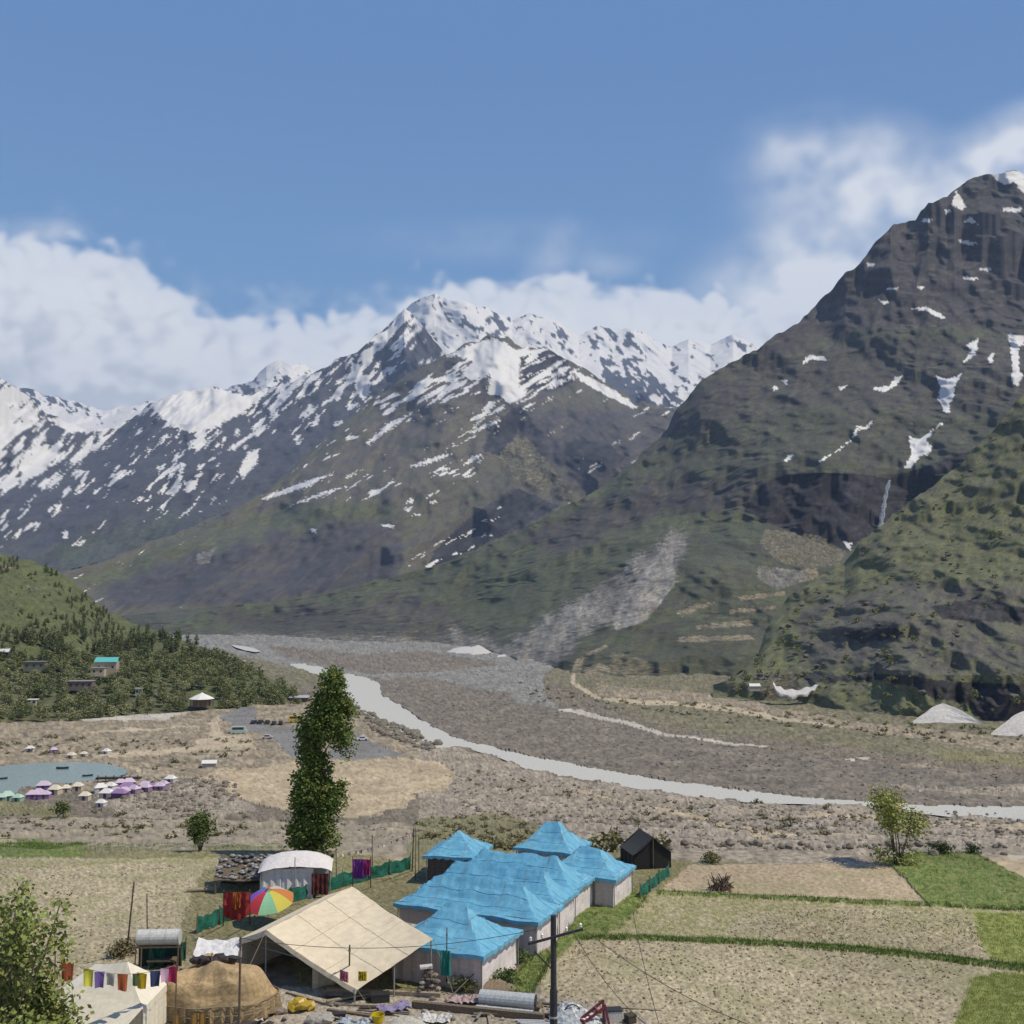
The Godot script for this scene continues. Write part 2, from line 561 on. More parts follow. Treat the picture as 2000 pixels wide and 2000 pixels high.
func build_mountains() -> void:
	# -- the far snow range
	var pl := plan([], [[Color(0.62, 0, 0.5), "P", [-260, 700, 600, 640, 700, 720, 700, 800, -260, 900]], [Color(0.25, 0, 0.6), "P", [1170, 735, 1290, 740, 1400, 800, 1300, 860, 1180, 800]]], Color(0.70, 0, 0.3))
	slope("far_mountain_range", [[-260, 1000, 8000, 1600, 1000, 8000], [-260, 900, 9000, 600, 800, 9000, 1200, 770, 8500, 1600, 760, 9000],
		[-260, 700, 11000, 0, 745, 11000, 200, 800, 11000, 420, 765, 11000, 495, 742, 10000, 520, 712, 10000, 545, 704, 10000, 590, 714, 10000, 630, 728, 10000, 700, 690, 10500, 780, 612, 10500, 812, 590, 10500, 848, 574, 10500, 866, 583, 10500, 931, 596, 10500, 1000, 622, 11000, 1036, 612, 11000, 1089, 626, 11000, 1130, 655, 11000, 1171, 633, 11500, 1200, 649, 11500, 1238, 641, 11500, 1283, 666, 11500, 1312, 680, 11500, 1345, 661, 11500, 1387, 674, 11500, 1432, 651, 11500, 1490, 680, 11500, 1600, 700, 11500]],
		-200, 1600, 2.6, 130, [[330.0, 900.0, 0.0], [100.0, 260.0, 0.0], [40.0, 80.0, 0.0]], pl, look({"grain": 0.10, "jag": 3.5, "along": 0.9, "across": 1.7, "streak": Vector2(0.75, 0.66), "rock": Color(0.06, 0.062, 0.075), "deep": Color(0.045, 0.05, 0.065)}))
	# -- the long ridge with the pointed peak, and the slopes on its far side of the valley
	pl = plan([[1, "R1", [820, 400, 930, 325, 1150, 295, 1320, 340, 1480, 300, 1300, 440, 1180, 500, 1040, 540, 920, 500]], [1, "R1", [250, 460, 430, 450, 640, 490, 560, 530, 380, 540]], [1, "R1", [110, 680, 230, 620, 330, 640, 230, 760, 120, 800]],
		[1, "R1", [1340, 640, 1400, 620, 1390, 700, 1310, 790, 1290, 750]], [1, "R1", [960, 780, 985, 700, 1005, 710, 975, 780]], [1, "R1", [1000, 800, 1070, 790, 1050, 850, 1000, 860]], [1, "R1", [340, 1080, 360, 1060, 370, 1110, 345, 1110]],
		[1, "R2", [200, 500, 250, 510, 300, 640, 270, 690, 240, 640]], [3, "R2", [470, 270, 560, 330, 640, 440, 800, 380, 700, 340, 600, 320]]],
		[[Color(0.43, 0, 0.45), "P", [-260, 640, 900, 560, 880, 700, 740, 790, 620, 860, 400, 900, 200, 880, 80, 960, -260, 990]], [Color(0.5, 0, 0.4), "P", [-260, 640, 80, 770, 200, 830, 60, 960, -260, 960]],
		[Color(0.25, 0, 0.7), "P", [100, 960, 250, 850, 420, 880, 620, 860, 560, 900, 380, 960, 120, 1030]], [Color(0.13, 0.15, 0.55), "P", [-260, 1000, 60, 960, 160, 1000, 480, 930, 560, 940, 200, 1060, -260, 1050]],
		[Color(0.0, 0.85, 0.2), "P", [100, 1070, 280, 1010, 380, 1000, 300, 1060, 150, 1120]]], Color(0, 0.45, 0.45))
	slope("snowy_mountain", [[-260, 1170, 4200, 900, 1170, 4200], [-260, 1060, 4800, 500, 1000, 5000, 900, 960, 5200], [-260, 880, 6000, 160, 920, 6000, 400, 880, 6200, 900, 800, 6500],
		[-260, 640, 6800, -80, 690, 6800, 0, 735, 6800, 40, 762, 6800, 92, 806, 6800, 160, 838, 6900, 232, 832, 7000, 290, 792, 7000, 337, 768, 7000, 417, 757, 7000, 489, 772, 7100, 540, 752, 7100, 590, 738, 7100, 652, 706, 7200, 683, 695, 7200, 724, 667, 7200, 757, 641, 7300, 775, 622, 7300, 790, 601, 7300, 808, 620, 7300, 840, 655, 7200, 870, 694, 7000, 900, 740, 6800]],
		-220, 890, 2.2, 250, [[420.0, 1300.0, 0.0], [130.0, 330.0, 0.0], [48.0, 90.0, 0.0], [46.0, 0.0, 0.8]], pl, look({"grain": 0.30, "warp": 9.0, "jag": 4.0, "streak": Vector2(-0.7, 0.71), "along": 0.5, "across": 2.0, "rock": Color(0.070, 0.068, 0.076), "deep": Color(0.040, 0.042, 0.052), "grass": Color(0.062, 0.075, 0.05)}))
	# -- the broad shoulder in the middle of the valley
	pl = plan([[1, "R2", [650, 475, 760, 420, 880, 385, 960, 420, 1010, 465, 1000, 560, 1010, 620, 1040, 650, 960, 700, 900, 650, 850, 650, 870, 560, 780, 590, 730, 560, 790, 500, 700, 470]], [1, "R2", [1260, 540, 1330, 570, 1460, 640, 1560, 710, 1540, 720, 1400, 650, 1290, 590]],
		[1, "R2", [1500, 600, 1600, 650, 1735, 715, 1700, 715, 1590, 660]], [1, "R2", [1100, 500, 1150, 530, 1130, 570, 1090, 540]], [1, "R2", [490, 745, 460, 770, 290, 890, 280, 885, 380, 790]], [1, "R2", [860, 690, 900, 690, 780, 830, 760, 840, 830, 760]],
		[1, "R2", [960, 760, 900, 790, 770, 840, 840, 790]], [1, "R2", [830, 940, 760, 980, 740, 985, 790, 935]], [1, "R2", [700, 930, 560, 985, 480, 1000, 590, 950]], [1, "R2", [690, 1000, 580, 1030, 640, 995]], [1, "R2", [130, 1020, 0, 1090, -200, 1150, -210, 1140, 0, 1060]],
		[1, "R2", [200, 1085, 0, 1155, -90, 1180, 60, 1120]], [1, "R2", [270, 1005, 190, 1050, 180, 1045]], [1, "R2", [360, 1265, 420, 1270, 410, 1280, 365, 1275]], [1, "R2", [25, 1285, 45, 1285, 45, 1305, 25, 1305]], [1, "R2", [1330, 985, 1400, 970, 1400, 985, 1340, 1000]],
		[1, "R2", [1250, 1180, 1280, 1165, 1275, 1180]], [1, "R2", [510, 1160, 460, 1170, 500, 1140]], [1, "R2", [490, 1225, 540, 1210, 530, 1222]], [1, "R2", [570, 1160, 610, 1155, 600, 1170]],
		[3, "R2", [1010, 470, 1130, 435, 1230, 490, 1250, 600, 1160, 640, 1040, 630, 1020, 560]], [3, "R2", [850, 850, 920, 770, 970, 720, 1020, 720, 980, 860, 940, 950, 830, 920]], [3, "R2", [1180, 930, 1260, 860, 1420, 880, 1500, 960, 1420, 1040, 1330, 1060, 1240, 1000]],
		[3, "R2", [600, 1390, 720, 1270, 850, 1180, 980, 1090, 1190, 1180, 1000, 1290, 880, 1340, 700, 1440, 560, 1500]], [7, "R2", [900, 950, 1010, 830, 1080, 900, 1260, 1110, 1240, 1160, 1050, 1080, 960, 1040]], [2, "R1", [1060, 1200, 1170, 1160, 1130, 1240, 1070, 1250]]],
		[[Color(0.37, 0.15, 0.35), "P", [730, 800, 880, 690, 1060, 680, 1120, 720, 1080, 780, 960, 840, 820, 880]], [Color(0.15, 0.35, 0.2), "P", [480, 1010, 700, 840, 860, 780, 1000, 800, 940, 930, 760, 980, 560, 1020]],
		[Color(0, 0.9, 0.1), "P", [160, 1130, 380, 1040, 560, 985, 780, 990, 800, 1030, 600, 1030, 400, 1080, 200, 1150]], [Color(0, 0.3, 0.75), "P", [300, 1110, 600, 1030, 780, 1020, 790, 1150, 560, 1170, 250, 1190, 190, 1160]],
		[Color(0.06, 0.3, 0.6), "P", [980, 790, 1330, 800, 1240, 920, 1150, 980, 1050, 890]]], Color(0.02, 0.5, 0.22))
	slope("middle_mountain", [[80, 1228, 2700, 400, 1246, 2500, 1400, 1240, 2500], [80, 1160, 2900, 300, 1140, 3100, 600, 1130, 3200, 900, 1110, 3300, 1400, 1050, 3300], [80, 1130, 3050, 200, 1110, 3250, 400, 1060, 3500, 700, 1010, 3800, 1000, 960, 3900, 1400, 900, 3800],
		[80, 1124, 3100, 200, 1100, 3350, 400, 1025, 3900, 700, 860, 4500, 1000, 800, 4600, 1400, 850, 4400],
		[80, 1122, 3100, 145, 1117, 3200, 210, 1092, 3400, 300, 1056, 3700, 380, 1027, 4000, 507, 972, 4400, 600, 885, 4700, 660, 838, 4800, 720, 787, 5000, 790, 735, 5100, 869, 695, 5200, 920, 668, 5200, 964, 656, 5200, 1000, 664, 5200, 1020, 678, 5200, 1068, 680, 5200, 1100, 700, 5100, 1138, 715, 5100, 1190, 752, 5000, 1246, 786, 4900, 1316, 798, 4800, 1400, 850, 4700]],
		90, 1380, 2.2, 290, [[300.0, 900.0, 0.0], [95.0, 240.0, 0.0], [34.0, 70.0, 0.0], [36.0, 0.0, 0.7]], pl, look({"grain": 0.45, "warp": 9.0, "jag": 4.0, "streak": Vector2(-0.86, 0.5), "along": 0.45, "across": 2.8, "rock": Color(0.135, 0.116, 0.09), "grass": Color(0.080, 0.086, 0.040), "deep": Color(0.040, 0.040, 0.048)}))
	# -- the great dark mountain across the river
	pl = plan([[1, "R3", [1720, 870, 1665, 900, 1685, 930, 1640, 990, 1655, 985, 1705, 945]], [1, "R3", [1805, 925, 1765, 965, 1765, 990, 1783, 985]], [1, "R3", [1860, 850, 1932, 860, 1932, 900, 1910, 910, 1910, 1010, 1930, 1050, 1905, 1095, 1875, 1080, 1880, 1020, 1870, 900]],
		[1, "R3", [1520, 1050, 1580, 1065, 1640, 1040, 1610, 1090, 1600, 1160, 1580, 1180, 1585, 1225, 1555, 1215, 1530, 1160, 1540, 1100]], [1, "R3", [1580, 1256, 1500, 1308, 1500, 1325, 1470, 1350, 1500, 1380, 1495, 1410, 1440, 1430, 1400, 1485, 1365, 1485, 1405, 1420, 1388, 1330, 1440, 1350, 1540, 1275]],
		[1, "R3", [1218, 1262, 1200, 1300, 1150, 1302, 1140, 1335, 1080, 1388, 970, 1458, 962, 1450, 1060, 1398, 1120, 1348, 1148, 1285, 1190, 1290]], [1, "R3", [855, 1415, 810, 1458, 805, 1445, 825, 1422]], [1, "R3", [1362, 1050, 1325, 1055, 1300, 1095, 1215, 1105, 1275, 1128, 1335, 1090]],
		[1, "R3", [888, 982, 920, 952, 1005, 960, 1000, 975, 925, 972, 897, 992]], [1, "R3", [1112, 1090, 1058, 1102, 1070, 1115]], [1, "R3", [1400, 732, 1470, 722, 1540, 755, 1570, 778, 1540, 780, 1480, 742]], [1, "R3", [1245, 688, 1300, 700, 1280, 714]], [1, "R3", [760, 1095, 775, 1110, 755, 1122, 748, 1110]], [1, "R3", [790, 1070, 825, 1065, 810, 1085]],
		[1, "R3", [1775, 95, 1850, 80, 2060, 90, 2080, 200, 1932, 190, 1890, 135, 1830, 145]], [1, "R3", [1615, 175, 1665, 250, 1640, 268, 1590, 240]], [1, "R3", [1680, 295, 1715, 332, 1655, 322]], [1, "R3", [1560, 265, 1600, 268, 1570, 285]], [1, "R3", [1830, 255, 1925, 255, 1915, 275, 1840, 270]], [1, "R3", [1460, 305, 1500, 310, 1490, 325, 1455, 322]],
		[1, "R3", [1620, 405, 1720, 420, 1690, 430, 1640, 425]], [1, "R3", [1640, 580, 1720, 585, 1700, 598, 1650, 595]], [1, "R3", [1190, 515, 1230, 515, 1225, 530, 1195, 530]], [1, "R3", [1430, 625, 1465, 628, 1450, 642]], [1, "R3", [1285, 630, 1350, 632, 1340, 642, 1290, 642]], [1, "R3", [1725, 540, 1780, 540, 1770, 555, 1730, 552]],
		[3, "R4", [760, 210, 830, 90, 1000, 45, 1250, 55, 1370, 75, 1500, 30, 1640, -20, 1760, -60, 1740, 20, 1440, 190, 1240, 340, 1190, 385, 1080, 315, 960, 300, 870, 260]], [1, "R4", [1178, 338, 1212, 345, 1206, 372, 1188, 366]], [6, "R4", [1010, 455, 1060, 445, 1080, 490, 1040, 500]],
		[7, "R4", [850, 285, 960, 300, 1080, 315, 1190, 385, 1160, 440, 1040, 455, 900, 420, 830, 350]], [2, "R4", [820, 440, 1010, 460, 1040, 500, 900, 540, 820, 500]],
		[8, "P", [1296, 1068, 1316, 1078, 1320, 1140, 1290, 1180, 1262, 1212, 1205, 1232, 1196, 1210, 1226, 1160, 1262, 1110]],
		[6, "R4", [490, 738, 790, 730, 805, 752, 480, 762]], [6, "R4", [560, 690, 800, 668, 800, 690, 560, 708]], [6, "R4", [740, 570, 935, 546, 935, 562, 740, 588]], [6, "R4", [480, 640, 560, 600, 640, 598, 500, 655]], [6, "R4", [700, 625, 900, 610, 880, 622, 700, 640]],
		[6, "R4", [20, 930, 60, 830, 120, 800, 180, 770, 190, 780, 90, 835, 60, 940]], [6, "R4", [100, 870, 160, 850, 240, 880, 130, 920, 70, 925]], [7, "R4", [200, 800, 330, 830, 440, 880, 420, 930, 200, 940]]],
		[[Color(0.006, 0.05, 0.55), "P", [1480, 690, 1600, 560, 1700, 440, 1900, 300, 2300, 300, 2300, 700, 1900, 640, 1700, 640]], [Color(0.0, 0.4, 0.35), "P", [1300, 850, 1330, 780, 1500, 680, 1900, 650, 2300, 700, 2300, 800, 1900, 800, 1600, 790, 1450, 830]], [Color(0.0, 0.65, 0.25), "P", [1200, 960, 1300, 860, 1600, 800, 2300, 800, 2300, 950, 1700, 930, 1500, 930]],
		[Color(0.0, 0.8, 0.1), "P", [330, 1220, 600, 1165, 800, 1130, 1000, 1050, 1200, 930, 1500, 940, 1480, 1060, 1300, 1040, 1100, 1200, 900, 1240]], [Color(0.0, 0.35, 0.45), "P", [1000, 1060, 1140, 990, 1300, 930, 1480, 950, 1470, 1000, 1300, 1000, 1120, 1080]], [Color(0.0, 0.55, 0.1, 0.0), "P", [1340, 1036, 1300, 1050, 1180, 1140, 1050, 1222, 930, 1285, 980, 1345, 1060, 1340, 1100, 1290, 1130, 1250, 1190, 1215, 1240, 1222, 1290, 1170, 1326, 1120]], [Color(0.0, 0.5, 0.1, 0.3), "P", [440, 1300, 470, 1228, 540, 1236, 590, 1212, 640, 1234, 700, 1206, 740, 1236, 800, 1226, 860, 1200, 900, 1236, 960, 1250, 960, 1310]], [Color(0.0, 0.4, 0.3), "P", [400, 1200, 620, 1185, 800, 1160, 900, 1200, 880, 1250, 500, 1245]]], Color(0, 0.68, 0.16))
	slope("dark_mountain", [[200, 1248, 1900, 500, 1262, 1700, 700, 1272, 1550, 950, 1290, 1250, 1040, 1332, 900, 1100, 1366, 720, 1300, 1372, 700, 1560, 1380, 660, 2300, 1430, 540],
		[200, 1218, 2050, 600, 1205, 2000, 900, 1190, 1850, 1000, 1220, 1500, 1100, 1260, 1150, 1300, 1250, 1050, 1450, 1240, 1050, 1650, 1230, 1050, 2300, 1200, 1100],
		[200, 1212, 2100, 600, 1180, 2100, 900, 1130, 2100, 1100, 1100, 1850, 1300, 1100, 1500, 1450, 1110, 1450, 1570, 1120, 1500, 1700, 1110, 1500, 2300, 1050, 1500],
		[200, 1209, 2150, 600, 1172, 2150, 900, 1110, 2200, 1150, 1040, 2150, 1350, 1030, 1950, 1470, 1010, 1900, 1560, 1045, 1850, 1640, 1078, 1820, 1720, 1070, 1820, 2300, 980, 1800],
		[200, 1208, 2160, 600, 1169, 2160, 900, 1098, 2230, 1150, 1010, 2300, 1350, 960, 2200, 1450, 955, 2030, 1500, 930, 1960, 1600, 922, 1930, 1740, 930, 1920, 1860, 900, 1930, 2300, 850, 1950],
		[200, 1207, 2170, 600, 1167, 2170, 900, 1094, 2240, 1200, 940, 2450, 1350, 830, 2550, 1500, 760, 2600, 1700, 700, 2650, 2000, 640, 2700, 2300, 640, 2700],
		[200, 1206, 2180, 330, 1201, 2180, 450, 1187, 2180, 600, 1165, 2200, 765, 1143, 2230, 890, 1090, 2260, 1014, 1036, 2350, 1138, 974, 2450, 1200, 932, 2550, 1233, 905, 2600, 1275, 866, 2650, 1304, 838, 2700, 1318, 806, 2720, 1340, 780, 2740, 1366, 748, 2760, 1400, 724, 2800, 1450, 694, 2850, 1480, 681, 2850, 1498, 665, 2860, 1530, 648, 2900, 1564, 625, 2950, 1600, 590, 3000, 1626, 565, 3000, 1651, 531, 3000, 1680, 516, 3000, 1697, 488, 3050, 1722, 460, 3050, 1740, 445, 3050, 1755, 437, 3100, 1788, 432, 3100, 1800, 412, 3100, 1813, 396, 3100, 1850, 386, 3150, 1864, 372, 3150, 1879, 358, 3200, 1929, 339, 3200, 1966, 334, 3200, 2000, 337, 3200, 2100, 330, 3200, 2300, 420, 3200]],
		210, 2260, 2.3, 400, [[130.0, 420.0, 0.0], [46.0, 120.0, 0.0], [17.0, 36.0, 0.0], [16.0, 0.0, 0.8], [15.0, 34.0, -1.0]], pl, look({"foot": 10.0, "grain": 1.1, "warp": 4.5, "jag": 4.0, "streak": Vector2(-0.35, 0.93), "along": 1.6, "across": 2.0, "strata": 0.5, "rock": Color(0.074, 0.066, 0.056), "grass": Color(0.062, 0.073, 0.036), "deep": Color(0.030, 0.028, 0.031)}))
	# -- the green hill at its foot
	pl = plan([[3, "R4", [960, 905, 1080, 880, 1160, 905, 1300, 890, 1450, 900, 1600, 925, 1760, 930, 2400, 960, 2400, 1150, 1780, 1110, 1700, 1020, 1560, 1000, 1480, 950, 1300, 915, 1100, 935]], [3, "R4", [1160, 725, 1280, 700, 1400, 700, 1440, 740, 1250, 765]], [3, "R4", [1540, 615, 1740, 575, 1960, 620, 1960, 690, 1760, 670, 1600, 665]],
		[7, "R4", [840, 960, 880, 900, 960, 880, 1000, 960, 930, 1000, 850, 1000]]], [[Color(0, 0.45, 0.3), "P", [1560, 1180, 1700, 1150, 2300, 1130, 2300, 1330, 1800, 1320, 1560, 1300]]], Color(0, 0.8, 0.12))
	slope("green_hill", [[1390, 1366, 640, 1480, 1376, 622, 1560, 1389, 592, 1700, 1406, 547, 1800, 1414, 528, 2300, 1440, 480],
		[1390, 1344, 660, 1480, 1335, 648, 1600, 1330, 622, 1780, 1318, 558, 2300, 1320, 515], [1390, 1342, 665, 1480, 1310, 670, 1600, 1230, 700, 1800, 1200, 640, 2300, 1180, 600],
		[1390, 1341, 670, 1450, 1312, 690, 1482, 1273, 740, 1496, 1228, 780, 1542, 1162, 820, 1608, 1124, 850, 1650, 1098, 870, 1677, 1060, 880, 1771, 986, 900, 1868, 914, 930, 1930, 850, 950, 2000, 768, 970, 2100, 690, 980, 2300, 560, 1000]],
		1392, 2260, 2.3, 250, [[26.0, 90.0, 0.0], [14.0, 26.0, 0.0], [5.5, 9.0, 0.0], [3.0, 0.0, 1.0]], pl, look({"grain": 1.6, "warp": 7.0, "jag": 4.0, "streak": Vector2(-0.5, 0.86), "along": 1.2, "across": 1.8, "rock": Color(0.13, 0.122, 0.10), "grass": Color(0.104, 0.112, 0.05), "deep": Color(0.040, 0.038, 0.040)}))
	# -- the wooded hill on the near bank
	pl = plan([[6, "R1", [0, 1255, 75, 1255, 70, 1270, 0, 1268]], [7, "R1", [150, 1370, 210, 1380, 200, 1395, 150, 1390]]], [[Color(0, 0.5, 0.1), "P", [-260, 1300, 200, 1330, 560, 1370, 300, 1460, -260, 1500]]], Color(0, 0.85, 0.15))
	slope("wooded_hill", [[-260, 1450, 460, 0, 1430, 490, 200, 1415, 520, 400, 1394, 560, 500, 1384, 590, 620, 1376, 610], [-260, 1330, 560, 0, 1320, 580, 200, 1320, 600, 400, 1335, 610, 500, 1350, 615, 620, 1374, 620],
		[-260, 1000, 780, -100, 1045, 780, 0, 1079, 790, 60, 1096, 790, 109, 1112, 790, 150, 1142, 790, 181, 1170, 790, 215, 1195, 780, 250, 1212, 770, 330, 1242, 740, 410, 1270, 710, 490, 1305, 680, 560, 1340, 650, 620, 1373, 622]],
		-240, 615, 2.4, 130, [[16.0, 80.0, 0.0], [5.0, 20.0, 0.0]], pl, look({"grain": 2.0, "warp": 6.0, "jag": 3.0, "rock": Color(0.10, 0.095, 0.055), "grass": Color(0.085, 0.10, 0.036), "deep": Color(0.05, 0.058, 0.026)}))

# ------------------------------------------------------------------ ground
# cover: colour, second colour, size of its patches in photograph-independent metres, share of dark specks
const COVER := {
	0: [Color(0.185, 0.155, 0.115), Color(0.125, 0.108, 0.08), 6.0, 0.10], 10: [Color(0.365, 0.312, 0.205), Color(0.295, 0.254, 0.165), 1.6, 0.13], 11: [Color(0.25, 0.235, 0.115), Color(0.32, 0.275, 0.175), 1.6, 0.12], 12: [Color(0.255, 0.27, 0.08), Color(0.22, 0.245, 0.075), 2.0, 0.0],
	13: [Color(0.10, 0.145, 0.03), Color(0.16, 0.18, 0.055), 1.5, 0.05], 14: [Color(0.40, 0.325, 0.215), Color(0.34, 0.27, 0.175), 9.0, 0.01], 15: [Color(0.178, 0.153, 0.120), Color(0.140, 0.121, 0.096), 12.0, 0.10], 16: [Color(0.215, 0.21, 0.19), Color(0.17, 0.163, 0.148), 14.0, 0.03],
	17: [Color(0.16, 0.15, 0.14), Color(0.13, 0.12, 0.11), 6.0, 0.0], 18: [Color(0.13, 0.122, 0.066), Color(0.18, 0.158, 0.10), 10.0, 0.12], 19: [Color(0.44, 0.37, 0.26), Color(0.36, 0.295, 0.20), 5.0, 0.0], 20: [Color(0.19, 0.185, 0.175), Color(0.165, 0.16, 0.15), 8.0, 0.0],
	21: [Color(0.28, 0.24, 0.17), Color(0.23, 0.195, 0.14), 7.0, 0.05], 22: [Color(0.36, 0.315, 0.25), Color(0.25, 0.215, 0.165), 0.9, 0.08], 23: [Color(0.31, 0.265, 0.205), Color(0.215, 0.183, 0.14), 4.0, 0.12], 24: [Color(0.30, 0.245, 0.17), Color(0.19, 0.16, 0.11), 9.0, 0.08],
	25: [Color(0.46, 0.43, 0.37), Color(0.42, 0.385, 0.32), 9.0, 0.0], 26: [Color(0.20, 0.175, 0.095), Color(0.15, 0.145, 0.065), 1.5, 0.10], 27: [Color(0.36, 0.28, 0.19), Color(0.32, 0.255, 0.165), 2.0, 0.04], 28: [Color(0.15, 0.165, 0.15), Color(0.13, 0.14, 0.13), 9.0, 0.0],
}

const RIVER_NEAR := ["G2", [535, 152, 620, 180, 760, 235, 860, 300, 905, 400, 1040, 480, 1160, 545, 1290, 610, 1460, 668], "G3", [60, 836, 250, 890, 440, 972, 640, 1018, 1000, 1064, 1400, 1132, 1900, 1175], "G4", [400, 1108, 800, 1128, 1000, 1146, 1500, 1206, 1932, 1222, 2500, 1240]]
const RIVER_FAR := ["G2", [545, 146, 640, 150, 820, 195, 960, 225, 1102, 262, 1110, 340, 1250, 420, 1380, 512, 1560, 608], "G3", [40, 795, 400, 878, 640, 926, 900, 976, 1150, 1018, 1300, 1040, 1600, 1080], "G4", [150, 1042, 500, 1082, 930, 1108, 1150, 1122, 1300, 1130, 1600, 1136, 2500, 1150]]
const LAKE := ["G1", [-700, 985, -300, 965, 0, 955, 250, 932, 560, 926, 760, 934, 880, 950, 965, 985, 950, 1012, 860, 1030, 700, 1050, 560, 1068, 400, 1085, 250, 1112, 100, 1150, 0, 1165, -300, 1190, -700, 1220]]

func traced(src: Array) -> PackedVector2Array:
	var o := PackedVector2Array()
	for i in range(0, src.size(), 2):
		o.append_array(outline(src[i], src[i + 1]))
	return o

func flat(p: PackedVector2Array) -> Array:
	var o := []
	for q in p:
		o.append(q.x)
		o.append(q.y)
	return o

